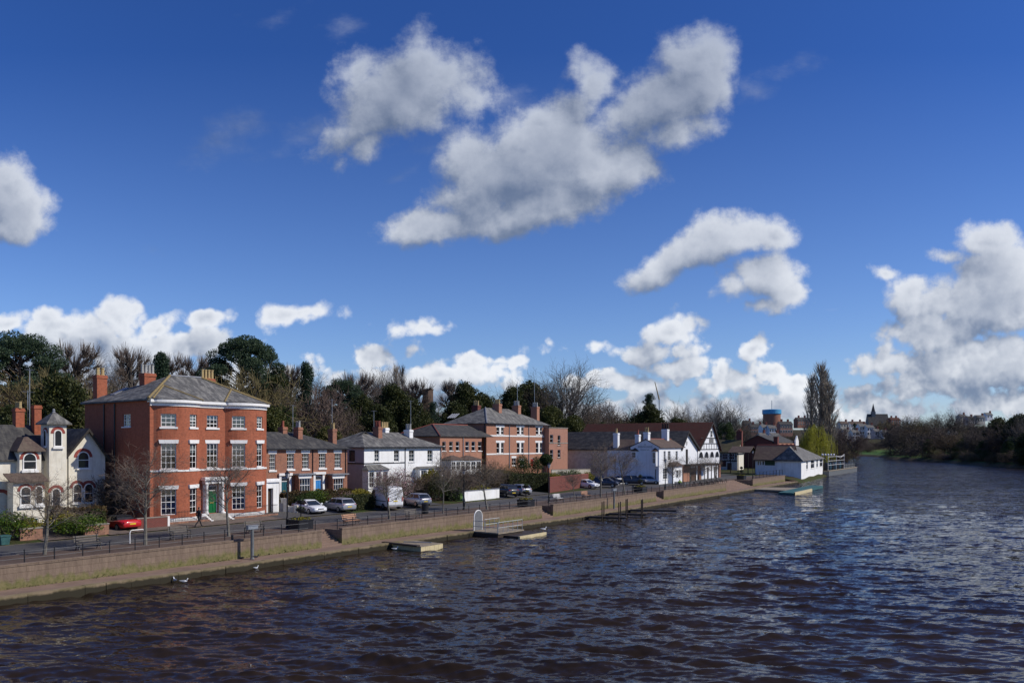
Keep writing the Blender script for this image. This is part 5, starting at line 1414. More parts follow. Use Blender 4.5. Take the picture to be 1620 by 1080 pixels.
r = MB(); s0 = (rz-ez)/ry
r.extr_x([(-.35, ez-.35*s0+.02), (ry, rz+.02), (D_+.3, ez-.3*(rz-ez)/(D_-ry)+.02), (D_+.3, ez-.3*(rz-ez)/(D_-ry)+.16), (ry, rz+.16), (-.35, ez-.35*s0+.16)][::-1], -.08, w_+.4); rf_ = r.build('roof', M['slate_brown'], B.root)
MB().tube((-.08, ry, rz+.17), (w_+.3, ry, rz+.17), .1, n=5).build('ridge_tiles', M['ridge_red'], rf_)
cy_ = B.ly(zp('R5', 870)); chimney(B.root, .62, cy_, ez+.4, B.lz(0, cy_, zp('R5', 0, 450)[1]), 1.0, .95, M['pub_white'], 2, M['pot_buff'], .9, 'y', .2)
xc = B.lx(zp('R5', 1040), ry); chimney(B.root, xc, ry, ez+.6, B.lz(xc, ry, zp('R5', 0, 425)[1]), 1.0, 1.2, M['pub_white'], 3, M['dark_timber'], 1.1, 'y', .22)
# oriel windows on the side wall
for xa, xb in ((752, 812), (928, 978)):
    ya_, yb_ = B.ly(zp('R5', xa)), B.ly(zp('R5', xb)); yc = (ya_+yb_)/2; hw = abs(ya_-yb_)/2
    z1_, z0_ = B.lz(0, yc, zp('R5', 0, 612)[1]), B.lz(0, yc, zp('R5', 0, 690 if xa < 900 else 740)[1])
    MB().prism([(-.004, yc-hw), (-.004, yc+hw), (-.55, yc+hw*.65), (-.55, yc-hw*.65)], z0_, z1_).build('oriel', M['pub_white'], B.root)
    MB().add([(0-.003, yc-hw-.15, z1_+.003), (0-.003, yc+hw+.15, z1_+.003), (-.75, yc+hw*.75, z1_+.003), (-.75, yc-hw*.75, z1_+.003), (-.005, yc-.1, z1_+.6), (-.005, yc+.1, z1_+.6)], [(0,1,2,3), (3,2,5,4), (2,1,5), (0,3,4)]).build('oriel_roof', M['brown_timber'], B.root)
    window(B.root, -.63, yc, z0_+.5, -math.pi/2, hw*1.1, z1_-z0_-.7, 2, 2, depth=.02, glass=M['dark_glass'], sill=False)
pipe(B.root, -.08, B.ly(zp('R5', 958)), -.1, B.lz(0, 1, zp('R5', 0, 765)[1]), r=.07)
MB().box(-.06, -.003, .0, D_-.1, -.2, .42).build('plinth', M['dark_timber'], B.root)
# bay by the door with a low tiled roof
x0_, x1_ = B.lx(zp('R5', 1100), -.9), B.lx(zp('R5', 1190), -.9); zt = B.lz(x0_, -.9, zp('R5', 0, 742)[1])
mb = MB(); wall_front(mb, [(x0_, -.004), (x0_+.4, -.9), (x1_-.4, -.9), (x1_, -.004)], -.2, zt); mb.build('bay_wall', M['pub_white'], B.root)
window(B.root, (x0_+x1_)/2-.3, -.99, 1.0, 0, 1.1, 1.5, 2, 2, depth=.02, glass=M['dark_glass'], sill=False); window(B.root, (x0_+x1_)/2+1.0, -.99, 1.0, 0, .7, 1.5, 2, 2, depth=.02, glass=M['dark_glass'], sill=False)
r = MB(); r.add([(x0_-.3, -1.2, zt+.003), (x1_+.2, -1.2, zt+.003), (x1_+.2, -.005, zt+.003), (x0_-.3, -.005, zt+.003), (x0_+.6, -.005, zt+.8), (x1_-.6, -.005, zt+.8)], [(3,2,1,0), (0,1,5,4), (1,2,5), (3,0,4)]); r.build('bay_roof', M['slate_brown'], B.root)
# lettering
def text(body, height, width, parent, loc, rot, m):
    c = bpy.data.curves.new('lettering', 'FONT'); c.body = body; c.size = 1.0; c.align_x = 'CENTER'; c.align_y = 'CENTER'; c.extrude = .01; c.space_character = 1.25
    o = bpy.data.objects.new('lettering', c); COL.objects.link(o)
    dg = bpy.context.evaluated_depsgraph_get(); me = bpy.data.meshes.new_from_object(o.evaluated_get(dg))
    COL.objects.unlink(o); bpy.data.objects.remove(o)
    o = bpy.data.objects.new('lettering', me); COL.objects.link(o); me.materials.clear(); me.materials.append(m)
    o.parent = parent; o.location = loc; o.rotation_euler = rot; xs = [v.co.x for v in me.vertices]; ys = [v.co.y for v in me.vertices]; o.scale = (width/(max(xs)-min(xs)), height/(max(ys)-min(ys)), 1)
    return o
for body, yy_, sz, wpx in (('THE', 557, .2, .42), ('MOORINGS', 576, .34, 2.77), ('RIVERSIDE BAR', 600, .18, 1.77)):
    yc = B.ly(zp('R5', 866)); text(body, sz, wpx, B.root, (-.016, yc, B.lz(0, yc, zp('R5', 0, yy_)[1])), (math.pi/2, 0, -math.pi/2), M['black'])
# rear wing of the pub
wy0 = B.ly(zp('R5', 740)); D2 = min(B.ly(zp('R5', 545)), wy0 + 16)
zew = B.lz(0, wy0+2, zp('R5', 0, 600)[1]); zrw = B.lz(0, wy0+4, zp('R5', 0, 515)[1])
MB().box(.02, 6, D_+.004, D2, -.2, zew).build('wing_wall', M['pub_white'], B.root)
r = MB(); gable_y(r, .02, 6, D_-.5, D2, zew, zrw, o=.15, og=.05, th=.12); r.build('wing_roof', M['slate_brown'], B.root)
g = MB(); 
for xx, yy_, top, pm in ((805, wy0+1.5, 470, 'pot_red'), (622, D2-1, 458, 'pot_buff')):
    xc = 1.2 if xx > 700 else .8; yc = B.ly(zp('R5', xx), xc); chimney(B.root, xc, yc, zew, B.lz(xc, yc, zp('R5', 0, top)[1]), .85, .95 if xx < 700 else .8, M['pub_white'], 1, M[pm], .9, 'y', .24)
PUB = B

# ================================================================ half timbered cottage by the plaza
B = bld_on('half_timbered_cottage', zp('L', 290), 22, zp('L', 352), 22, 1.7)
tag(B.root, 'black and white half timbered cottage with mossy roof and cream end', 'house')
w_ = B.w; D_ = B.ly(zp('L', 70)); ze = B.lz(0, 1, zp('L', 0, 336)[1]); az = B.lz(w_/2, 0, zp('L', 0, 228)[1])
MB().extr_y([(0, -.2), (w_, -.2), (w_, ze), (w_/2, az), (0, ze)], 0, .2).build('gable_wall', M['cream'], B.root)
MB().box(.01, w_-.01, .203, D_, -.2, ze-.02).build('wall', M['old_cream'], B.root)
r = MB(); gable_y(r, 0, w_, 0, D_, ze, az, o=.5, og=.3, th=.2); r.build('roof', slate('mossy brown tile', (.07, .06, .035), (.1, .085, .05), (.13, .12, .05), .6), B.root)
zj = B.lz(0, 4, zp('L', 0, 430)[1])
t_ = MB()
for z_ in (zj, ze-.1, (zj+ze)/2): t_.box(-.07, -.002, 0, D_, z_-.12, z_+.12)
n_ = 14
for i in range(n_+1): t_.box(-.065, -.003, D_*i/n_-.09 if i else .0, D_*i/n_+.09, zj+.125, ze-.225)
t_.build('timber_frame', M['dark_timber'], B.root)
t_ = MB()
for i in range(5): x_ = .3 + (w_-.6)*i/4; t_.box(x_-.08, x_+.08, -.05, -.004, ze-.5, ze + (az-ze)*(1-abs(x_-w_/2)/(w_/2))*.9)
t_.box(0, w_, -.3, -.004, ze-.75, ze-.5); t_.build('timber_frame', M['dark_timber'], B.root)
for f_ in (.25, .55): window(B.root, -.1, D_*f_, zj+.5, -math.pi/2, 1.6, (ze-zj)*.6, 3, 2, depth=.02, glass=M['dark_glass'], sill=False)
window(B.root, -.1, D_*.62, 1.0, -math.pi/2, 1.5, 1.7, 2, 2, depth=.02, glass=M['dark_glass'], frame=M['dark_timber'], sill=False)
door(B.root, -.15, D_*.35, -.1, -math.pi/2, 1.3, 2.2, M['brown_timber'], depth=.06, light=0, knob=False)
chimney(B.root, w_/2+.8, B.ly(zp('L', 312), w_/2+.8), ze+1, B.lz(w_/2, 2, zp('L', 0, 135)[1]), 1.5, 1.5, M['brick_dark'], 2, M['pot_red'], .7, 'y', .2)
HT = B

# ================================================================ dark red brick hall behind the boathouse
B = bld_at('red_brick_hall', zp('L', 640), 236, zp('L', 850), 256, 1.8)
tag(B.root, 'dark red brick hall with grey roof behind the white boathouse', 'building')
w_ = B.w; D_ = B.ly(zp('L', 360)); ax_ = D_*.52
ze = B.lz(0, 0, zp('L', 0, 245)[1]); az = B.lz(0, ax_, zp('L', 0, 180)[1])
MB().extr_x([(0, -.2), (D_, -.2), (D_, ze), (ax_, az), (0, ze)], 0, w_).build('wall', M['brick_dark'], B.root)
r = MB(); gable_x(r, 0, w_, 0, D_, ze, az, yr=ax_, o=.5, og=.3, th=.25); r.build('roof', M['slate_dark'], B.root)
MB().extr_y([(w_-3.2, ze-1), (w_+.6, ze-1), (w_+.6, ze+.3), (w_-1.2, ze+2.2), (w_-3.2, ze+.3)], -1.3, -.9).build('gable_end', M['white'], B.root)
mb = MB(); wall_front(mb, [(0, -.9), (w_, -.9)], -.2, ze-.3, [(w_*(i+.2)/5, w_*(i+.75)/5, ze-2.3, ze-.5) for i in range(5)]); mb.build('front_wall', M['brick_orange'], B.root)  # sunlight on the river front put into orange brick, sides dark red
chimney(B.root, .7, B.ly(zp('L', 672), .7), 0, B.lz(.7, 0, zp('L', 0, 190)[1]), 1.2, 1.2, M['brick_dark'], 0)

# ================================================================ boathouse at the waterside
B = bld_on('white_boathouse', zp('L', 920), .9, zp('L', 1133), .9, .7)
tag(B.root, 'long low white boathouse with grey slate roofs at the water edge', 'boathouse')
w_ = B.w; D_ = B.ly(zp('L', 462)); ze = B.lz(0, 0, zp('L', 0, 432)[1])
gx = 2.6                                            # the gabled cross wing at the near end, front block runs along the bank
zr = B.lz(0, D_*.3, zp('L', 0, 285)[1]); zeS = B.lz(0, D_*.5, zp('L', 0, 412)[1])
mb = MB(); ops = [(w_*a_, w_*b_, 2.0, 4.5) for a_, b_ in ((.2, .27), (.4, .56), (.66, .74), (.83, .98))]
simple_walls(mb, 0, w_, 0, D_*.52, -.9, ze, ops); mb.build('wall', M['white_render'], B.root)
for a_, b_, c_, d_ in ops: window(B.root, (a_+b_)/2, 0, c_, 0, b_-a_, d_-c_, 2, 2, bar=.08)
r = MB(); hip_roof(r, 0, w_, 0, D_*.52, ze+.1, zr, 1.0, w_*.35, D_*.27, o=.5); r.build('roof', M['slate'], B.root)
MB().box(.4, 7.5, D_*.52+.004, D_, -.9, zeS).build('side_wall', M['old_cream'], B.root)
MB().box(.35, .397, D_*.2, D_-.1, .2, zeS).build('side_wall', M['pub_white'], B.root)
r = MB(); gable_y(r, -.02, 8.0, D_*.18, D_+.2, zeS, zr+.06, o=.45, og=.1, th=.2); rf_ = r.build('roof', M['slate_brown'], B.root)
MB().tube((3.99, D_*.18, zr+.3), (3.99, D_+.2, zr+.3), .13, n=5).build('ridge_tiles', M['ridge_red'], rf_)
sy0, sy1 = B.ly(zp('L', 660), .35), B.ly(zp('L', 562), .35); z1_, z0_ = B.lz(.3, sy0, zp('L', 0, 426)[1]), B.lz(.3, sy0, zp('L', 0, 472)[1])
MB().box(.25, .345, sy0, sy1, z0_, z1_).build('sign_board', M['sign_green'], B.root)
for xa, xb in ((488, 505), (510, 530), (535, 555), (693, 705), (715, 735)):
    ya_, yb_ = B.ly(zp('L', xb), .35), B.ly(zp('L', xa), .35); window(B.root, .26, (ya_+yb_)/2, z0_, -math.pi/2, abs(yb_-ya_), (z1_-z0_)*(.95 if xa < 600 else .6), 1, 1, depth=.02, glass=M['dark_glass'], sill=False)
BH = B
# ================================================================ vehicles
def loft(mb, rings, close=True):
    n = len(rings[0]); b = len(mb.v)
    for r in rings: mb.v.extend([tuple(p) for p in r])
    for i in range(len(rings)-1):
        for k in range(n if close else n-1):
            k2 = (k+1) % n
            mb.f.append((b+i*n+k, b+i*n+k2, b+(i+1)*n+k2, b+(i+1)*n+k))
    mb.f.append(tuple(b+k for k in range(n-1, -1, -1))); mb.f.append(tuple(b+(len(rings)-1)*n+k for k in range(n)))
CARS = {  # stations: x, underside, belt height, half width; cabin: x at belt back/front, x at roof back/front, roof height
 'saloon': dict(L=4.6, body=[(-2.3,.42,.82,.74),(-2.22,.32,.98,.84),(-1.5,.24,1.0,.9),(0,.22,.96,.91),(1.1,.22,.94,.91),(1.7,.24,.86,.89),(2.15,.3,.74,.82),(2.3,.4,.62,.7)], cab=(-1.75,1.15,-.95,.3,1.44)),
 'estate': dict(L=4.7, body=[(-2.3,.42,.84,.76),(-2.25,.3,1.0,.86),(-1.5,.24,1.0,.91),(0,.22,.97,.91),(1.2,.22,.95,.9),(1.8,.25,.86,.88),(2.2,.3,.74,.82),(2.32,.4,.62,.7)], cab=(-2.2,1.2,-1.7,.35,1.47)),
 'hatch': dict(L=4.2, body=[(-2.08,.42,.86,.76),(-2.0,.3,1.02,.86),(-1.3,.24,1.0,.9),(0,.22,.98,.9),(1.1,.22,.96,.9),(1.6,.25,.88,.88),(1.95,.3,.76,.82),(2.08,.4,.62,.7)], cab=(-1.95,1.2,-1.45,.35,1.5)),
 'suv': dict(L=4.6, body=[(-2.25,.5,.95,.8),(-2.18,.38,1.14,.9),(-1.4,.32,1.13,.94),(0,.3,1.1,.94),(1.2,.3,1.08,.94),(1.75,.34,1.0,.91),(2.15,.4,.86,.85),(2.26,.5,.7,.74)], cab=(-2.1,1.25,-1.65,.4,1.7)),
 'convertible': dict(L=4.4, body=[(-2.2,.42,.74,.72),(-2.1,.3,.9,.84),(-1.4,.24,.93,.91),(0,.22,.86,.91),(1.0,.22,.86,.91),(1.6,.24,.8,.88),(2.05,.3,.68,.8),(2.2,.4,.56,.66)], cab=(-1.2,.95,-.75,.3,1.26)),
}
def car(kind, paint, loc, rz, label, cat='car', group='parked cars on the riverside road'):
    d = CARS[kind]; root = empty('parked_car', loc, rz); tag(root, label, cat, group)
    mb = MB(); rings = []
    for x, zb, zt, hw in d['body']:
        h = zt - zb
        half = [(hw*.86, zb), (hw*.98, zb+h*.22), (hw, zb+h*.5), (hw*.97, zb+h*.78), (hw*.86, zt)]
        rings.append([(x, y, z) for y, z in half] + [(x, -y, z) for y, z in half[::-1]])
    loft(mb, rings); body = mb.build('body', M[paint], root, smooth=True)
    me = body.data
    for p in me.polygons: p.use_smooth = True
    x0, x1, r0, r1, rz_ = d['cab']
    hw = .9 * .86; hr = hw * .78
    bz = max(s[2] for s in d['body']) - .06
    top_m = M[paint] if kind != 'convertible' else M['black']
    g = MB(); q = [(x0, bz, hw), (x1, bz, hw), (r1, rz_-.05, hr), (r0, rz_-.05, hr)]
    g.add([(x, -y, z) for x, z, y in q] + [(x, y, z) for x, z, y in q], [(0,1,2,3), (7,6,5,4), (1,5,6,2), (2,6,7,3), (3,7,4,0), (0,4,5,1)])
    g.build('windows', M['dark_glass'], root)
    rf = MB(); a = .05
    rf.add([(r0-.12, -hr-.03, rz_-.07), (r1+.14, -hr-.03, rz_-.07), (r1+.14, hr+.03, rz_-.07), (r0-.12, hr+.03, rz_-.07), (r0+.05, -hr*.85, rz_+.02), (r1-.05, -hr*.85, rz_+.02), (r1-.05, hr*.85, rz_+.02), (r0+.05, hr*.85, rz_+.02)],
           [(3,2,1,0), (4,5,6,7), (0,1,5,4), (1,2,6,5), (2,3,7,6), (3,0,4,7)])
    for sy in (-1, 1):                                   # pillars
        for (xa, xb) in ((x0+.03, r0), (x1-.03, r1), ((x0+x1)/2, (r0+r1)/2)):
            rf.tube((xa, sy*(hw+.005), bz), (xb, sy*(hr+.01), rz_-.05), .045, n=4)
    rf.build('roof', top_m, root)
    wb = d['L']*.295
    for sx in (-1, 1):
        for sy in (-1, 1):
            w_ = MB(); w_.lathe([(.2, -.1), (.31, -.1), (.33, -.06), (.33, .06), (.31, .1), (.2, .1)], 0, 0, 0, 14)
            w_.v = [(x, z, y+.33) for x, y, z in w_.v]; w_.v = [(x, y, z) for x, y, z in w_.v]
            wo = w_.build('wheel', M['tyre'], root, loc=(sx*wb, sy*.83, 0))
            r_ = MB(); r_.lathe([(.05, -.112), (.2, -.112), (.2, .112), (.05, .112)], 0, 0, 0, 10); r_.v = [(x, z, y+.33) for x, y, z in r_.v]
            r_.build('rim', M['rim'], wo)
    b0, b1 = d['body'][1], d['body'][-2]
    for sy in (-1, 1):
        MB().cbox((d['body'][0][0]+.06, sy*.64, b0[2]-.16), (.1, .26, .14)).build('tail_light', M['lamp_red'], root)
        MB().cbox((d['body'][-1][0]-.12, sy*.6, b1[2]-.06), (.16, .3, .11)).build('headlight', M['lamp_clear'], root)
    MB().cbox((d['body'][0][0]-.01, 0, .62), (.03, .52, .12)).build('number_plate', M['plate_y'], root)
    MB().cbox((d['body'][-1][0]+.0, 0, .46), (.04, .5, .12)).build('number_plate', M['plate_w'], root)
    MB().cbox((d['body'][-1][0]-.02, 0, .6), (.05, .7, .1)).build('grille', M['black'], root)
    for sy in (-1, 1): MB().cbox((x1-.25, sy*.98, bz+.1), (.12, .2, .13)).build('wing_mirror', M[paint], root)
    return root
def G(px, py, z=None):
    """point on level ground under a photo pixel"""
    z = ROAD_Z if z is None else z
    Y = F * (CZ - z) / (py - HOR); return Vector(((px - 810) / F * Y, Y, z))
UA = bank_angle(90)
IN = UA + math.pi/2                                  # pointing away from the water
car('convertible', 'p_red', G(188, 837, 1.63), IN + .05, 'red convertible with black roof parked tail out beside the red brick house')
car('saloon', 'p_white', G(489, 811.5, 1.64), UA - math.pi/2 - .12, 'white saloon parked nose to the road beside the white yard wall')
car('estate', 'p_silver', G(536, 808, 1.68), IN - .18, 'silver estate car parked tail out, between white saloon and clipped hedge')
car('hatch', 'p_silver', G(659, 799.5, 1.72), IN - .25, 'silver hatchback parked behind the white van, tail towards the road')
car('suv', 'p_dark', G(800, 784.8, 1.7), IN - .38, 'dark grey estate parked behind the low white wall, left of a silver car')
car('hatch', 'p_silver', G(822, 782, 1.72), IN - .38, 'silver hatchback parked at the foot of the dark hedge')
car('saloon', 'p_white', G(927, 771.6, 1.7), UA - math.pi/2 - .05, 'white car half hidden behind the end of the dark brick garden wall')
car('suv', 'p_navy', G(958, 770, 1.68), UA - math.pi/2 + .35, 'navy car parked next to the white car, behind a bare street tree')
car('estate', 'p_dark', G(966, 765.5, 1.7), UA - math.pi/2 + .35, 'dark estate car seen just behind the navy car')
car('saloon', 'p_silver', G(985, 764, 1.7), UA - math.pi/2 + .35, 'grey car behind the short white wall of the pub car park')
car('suv', 'p_navy', G(1003, 766.5, 1.64), UA - math.pi/2 + .5, 'dark blue car right of the short white wall, by the pub side wall')
car('hatch', 'p_silver', G(1026, 765, 1.6), UA - math.pi/2 + .6, 'small silver car nearest the lettered pub wall')
# white van
def van(loc, rz):
    root = empty('delivery_van', loc, rz); tag(root, 'white high roofed panel van parked tail towards the road', 'van')
    mb = MB(); rings = []
    for x, zb, zt, hw, cr in ((-2.75,.5,2.35,.9,.9),(-2.7,.42,2.5,.98,.92),(-2,.38,2.56,1.0,.9),(.6,.38,2.56,1.0,.9),(1.2,.38,2.45,1.0,.86),(1.75,.38,1.75,.98,.86),(2.0,.38,1.35,.97,.88),(2.6,.42,1.12,.9,.86),(2.75,.5,.95,.8,.8)):
        h = zt - zb; half = [(hw*.93, zb), (hw, zb+h*.12), (hw, zb+h*.55), (hw*.96, zb+h*.85), (hw*cr*.9, zt)]
        rings.append([(x, y, z) for y, z in half] + [(x, -y, z) for y, z in half[::-1]])
    loft(mb, rings); mb.build('body', M['p_van'], root, smooth=False)
    MB().add([(1.22, -.8, 2.36), (1.78, -.84, 1.7), (1.78, .84, 1.7), (1.22, .8, 2.36), (1.28, -.8, 2.4), (1.84, -.84, 1.74), (1.84, .84, 1.74), (1.28, .8, 2.4)], [(4,5,6,7), (0,4,7,3), (1,2,6,5), (0,1,5,4), (3,7,6,2)]).build('windscreen', M['dark_glass'], root)
    for sy in (-1, 1):
        MB().add([(.5, sy*1.005, 1.45), (1.72, sy*1.005, 1.42), (1.25, sy*.985, 2.1), (.5, sy*.985, 2.15)], [(0,1,2,3) if sy < 0 else (3,2,1,0)]).build('side_window', M['dark_glass'], root)
        MB().box(-2.4, .9, sy*1.012-.006, sy*1.012+.006, .92, 1.0).build('rubbing_strip', M['black'], root)
    for sy in (-1, 1):
        d = MB(); d.box(-2.79, -2.755, min(sy*.02, sy*.85), max(sy*.02, sy*.85), .6, 2.3); dd = d.build('rear_door', M['p_van'], root)
        MB().cbox((-2.8, sy*.84, 1.2), (.06, .1, .5)).build('tail_light', M['lamp_red'], root)
        if sy > 0: MB().cbox((-2.81, -.1, 1.2), (.04, .06, .2)).build('handle', M['black'], dd)
    MB().cbox((-2.8, 0, .98), (.03, .52, .12)).build('number_plate', M['plate_y'], root)
    MB().cbox((-2.78, 0, .46), (.16, 1.8, .16)).build('bumper', M['gate_grey'], root)
    for sx in (-1.65, 1.75):
        for sy in (-1, 1):
            w_ = MB(); w_.lathe([(.2, -.12), (.34, -.12), (.36, -.07), (.36, .07), (.34, .12), (.2, .12)], 0, 0, 0, 14); w_.v = [(x, z, y+.36) for x, y, z in w_.v]
            wo = w_.build('wheel', M['tyre'], root, loc=(sx, sy*.92, 0)); r_ = MB(); r_.lathe([(.05, -.13), (.2, -.13), (.2, .13), (.05, .13)], 0, 0, 0, 10); r_.v = [(x, z, y+.36) for x, y, z in r_.v]; r_.build('rim', M['rim'], wo)
van(G(609, 803.5, 1.66), IN - .33)

# ================================================================ promenade furniture
def place(px, t, zz=None): return W(px, t, zz)
# railings, one run per stretch of wall
prevb = 30.0
runs = [(ends[0] + 25, ends[1]), (ends[2], ends[3]), (ends[4], ends[5]), (ends[6], s_at(1098, 3.2))]
rl = ['black post and rail fence at the left, up to the first steps', 'black post and rail fence between the first and second steps', 'black post and rail fence above the timber jetties', 'black post and rail fence above the wall in front of the pub']
for (a, b), lb in zip(runs, rl):
    x, y = P2(a, 3.15); root = empty('promenade_railing', (float(x), float(y), PROM_Z)); tag(root, lb, 'railing', 'railings along the promenade')
    n = int((b - a) / 1.68)
    pm = None
    for i in range(n + 1):
        s = a + .1 + (b - a - .2) * i / n; px_, py_ = P2(s, 3.15)
        if pm is None:
            q = MB(); q.lathe([(.034, 0), (.034, .9), (.05, .92), (.04, .98), (.012, 1.0)], 0, 0, 0, 8); o = q.build('post', M['black'], root); pm = o
        else: o = pm.copy(); COL.objects.link(o); o.parent = root
        o.location = (float(px_ - x), float(py_ - y), 0)
    for z_ in (.45, .86):
        c = MB(); S = np.arange(a + .1, b - .05, 1.68); qx, qy = P2(S, 3.15)
        c.path([(float(u - x), float(v - y), z_ + .012*math.sin(i*2.1)) for i, (u, v) in enumerate(zip(qx, qy))], [.011]*len(S), 5)
        c.build('rail', M['rope'], root)
# benches
def bench(loc, rz, label, wood, painted=False):
    root = empty('park_bench', loc, rz); tag(root, label, 'bench', 'benches along the promenade')
    # faces -y (the water)
    s = MB()
    for k in range(4): s.box(-.85, .85, -.42+.125*k, -.32+.125*k, .43, .465)
    s.build('seat', M[wood], root)
    b = MB()
    for k in range(3): b.add([(x, .08+.05*k+dy, .55+.16*k+dz) for x in (-.85, .85) for dy, dz in ((0,0), (.035,.11), (.06,.1), (.025,-.01))], [(0,1,5,4), (1,2,6,5), (2,3,7,6), (3,0,4,7), (0,3,2,1), (4,5,6,7)])
    b.build('backrest', M[wood], root)
    for sx in (-.72, .72):
        f = MB(); f.path([(sx, -.5, 0), (sx, -.38, .2), (sx, -.4, .42), (sx, -.36, .66), (sx, .12, .64)], [.03]*5, 6); f.path([(sx, .14, 0), (sx, .05, .22), (sx, .08, .44), (sx, .22, 1.0)], [.03]*4, 6); f.path([(sx, -.4, .41), (sx, .08, .41)], [.028]*2, 6); f.path([(sx, -.38, .2), (sx, -.15, .3), (sx, .05, .22)], [.022]*3, 6)
        f.build('bench_end', M['black'], root)
    return root
def bench_at(px, py, lb, wood, turn=0.0):
    p = G(px, py, PROM_Z); return bench((p.x, p.y, PROM_Z), bank_angle(70) + turn, lb, wood)
bench_at(138, 868.5, 'dark slatted bench leftmost on the promenade, facing the river', 'bench_wood')
bench_at(284, 852.5, 'dark bench in front of the white ended wall, facing the river', 'bench_wood')
bench_at(402, 842.5, 'dark bench to the right of the red house tree, behind the box headed post', 'bench_wood')
bench_at(554, 830, 'orange brown wooden bench with black ends, right of the first steps', 'bench_warm')
bench_at(651, 821, 'dark bench beside the black litter bin by the white van', 'bench_wood')
bench_at(882, 793, 'pale grey bench beside the lamp post near the second steps', 'curtain')
bench_at(926, 788, 'warm orange bench under the thin young street tree', 'bench_warm')
bench_at(1004, 778, 'dark bench left of the low flower trough near the pub car park', 'bench_wood')
# lamp posts
def lamp(px, t, h, label, kind='lantern'):
    p = W(px, t, PROM_Z); root = empty('lamp_post', p); tag(root, label, 'lamp post', 'black lamp posts on the promenade')
    q = MB(); q.lathe([(.17, 0), (.17, .1), (.12, .16), (.13, .8), (.09, .9), (.065, 1.1), (.055, h*.72), (.08, h*.73), (.045, h*.75), (.045, h-.62)], 0, 0, 0, 10); q.build('post', M['black'], root)
    l = MB(); l.lathe([(.1, 0), (.2, .42), (.2, .42)], 0, 0, h-.62, 6); ln = l.build('lantern', M['curtain'], root)
    c = MB(); c.lathe([(.25, 0), (.14, .12), (.05, .16), (.05, .24), (.01, .3)], 0, 0, h-.195, 6); c.build('lantern_cap', M['black'], ln)
    f = MB()
    for k in range(6):
        an = 2*math.pi*k/6; f.tube((.105*math.cos(an), .105*math.sin(an), h-.62), (.21*math.cos(an), .21*math.sin(an), h-.2), .014, n=4)
    f.build('lantern_frame', M['black'], ln)
    return root
lamp(454.5, 8.0, 5.0, 'black lamp post with lantern beside the first square planter')
lamp(734, 8.0, 4.6, 'black lamp post with lantern in front of the low white wall')
lamp(868.5, 6.0, 5.0, 'black lamp post with lantern beside the second steps')
lamp(973, 7.5, 5.2, 'black lamp post with lantern near the navy car')
lamp(1052.5, 5.0, 5.0, 'black lamp post with lantern in front of the white pub')
lamp(1191, 4.5, 6.0, 'tall black lamp post with lantern at the broad steps')
# litter bin
p = W(672.5, 8.0, PROM_Z); root = empty('litter_bin', p, .9); tag(root, 'black litter bin with domed top beside a bench by the van', 'bin')
q = MB(); q.lathe([(.32, 0), (.36, .05), (.38, 1.0)], 0, 0, 0, 14); q.build('bin_body', M['black'], root)
q = MB(); q.lathe([(.42, 0), (.42, .06), (.3, .16), (.1, .2)], 0, 0, 1.003, 14); q.build('lid', M['black'], root)
# planters: square black trough with a tiered flower stand
def leafball(c, r, n, seed, size=.05, sz=1.0):
    g = np.random.default_rng(seed); d = g.normal(size=(n, 3)); d /= np.linalg.norm(d, axis=1, keepdims=True); rr_ = r * g.uniform(.5, 1.0, n)[:, None]
    P = np.array(c) + d * rr_ * np.array([1, 1, sz]); return cards(P, size, g)
def planter(px, t, label, tiers=2):
    p = W(px, t, PROM_Z); root = empty('flower_planter', p, bank_angle(80)); tag(root, label, 'planter', 'planters on the promenade')
    q = MB(); q.box(-.75, .75, -.75, .75, 0, .74); q.box(-.8, .8, -.8, .8, .743, .82); q.build('trough', M['black'], root)
    V = np.concatenate([leafball((x, y, .9), .3, 90, i, .06, .5) for i, (x, y) in enumerate(((-.4,-.4), (.4,-.4), (-.4,.4), (.4,.4), (0,0)))])
    np_mesh('flowers', V, np.arange(len(V)), 4, M['leaf_yellow'], root)
    s = MB(); s.tube((0, 0, .8), (0, 0, 2.45), .05, n=6)
    for k in range(tiers): s.lathe([(.12, 0), (.42 - .1*k, .12), (.46 - .1*k, .3), (.4-.1*k, .3)], 0, 0, 1.45 + .72*k, 12)
    st = s.build('flower_stand', M['black'], root)
    V = np.concatenate([leafball((0, 0, 1.82 + .72*k), .4 - .08*k, 160, 7+k, .055, .5) for k in range(tiers)])
    np_mesh('stand_flowers', V, np.arange(len(V)), 4, M['leaf_ivy'], st)
planter(476, 6.5, 'square black planter with two tier flower stand beside the first lamp post')
planter(832, 5.2, 'square black planter with tiered flower stand left of the second steps')
planter(1013, 5.5, 'low black flower planter near the third steps', 2)
planter(1173, 6.0, 'black tiered flower planter at the top of the broad steps', 2)
# white hoop barrier, boxed posts, plain posts
p = G(217, 858, PROM_Z); root = MB().path([(-.55, 0, 0), (-.55, 0, .8), (-.5, 0, .92), (-.4, 0, .97), (.4, 0, .97), (.5, 0, .92), (.55, 0, .8), (.55, 0, 0)], [.035]*8, 8).build('hoop_barrier', M['white'], loc=p, rz=bank_angle(60)); tag(root, 'white painted metal hoop beside a street tree in front of the red car', 'barrier')
def headed_post(px, py, h, label):
    p = G(px, py, PATH_Z); root = empty('boxed_post', p, UA); tag(root, label, 'post', 'box headed posts on the lower path')
    MB().lathe([(.16, 0), (.16, .05), (.13, .1), (.12, h-.3)], 0, 0, 0, 10).build('post', M['hull'], root)
    MB().box(-.42, .42, -.14, .14, h-.297, h-.06).build('box_head', M['steel'], root)
    MB().box(-.47, .47, -.18, .18, h-.057, h).build('lid', M['lead'], root)
headed_post(399, 884, 2.55, 'grey post with a box shaped head on the path below the red house')
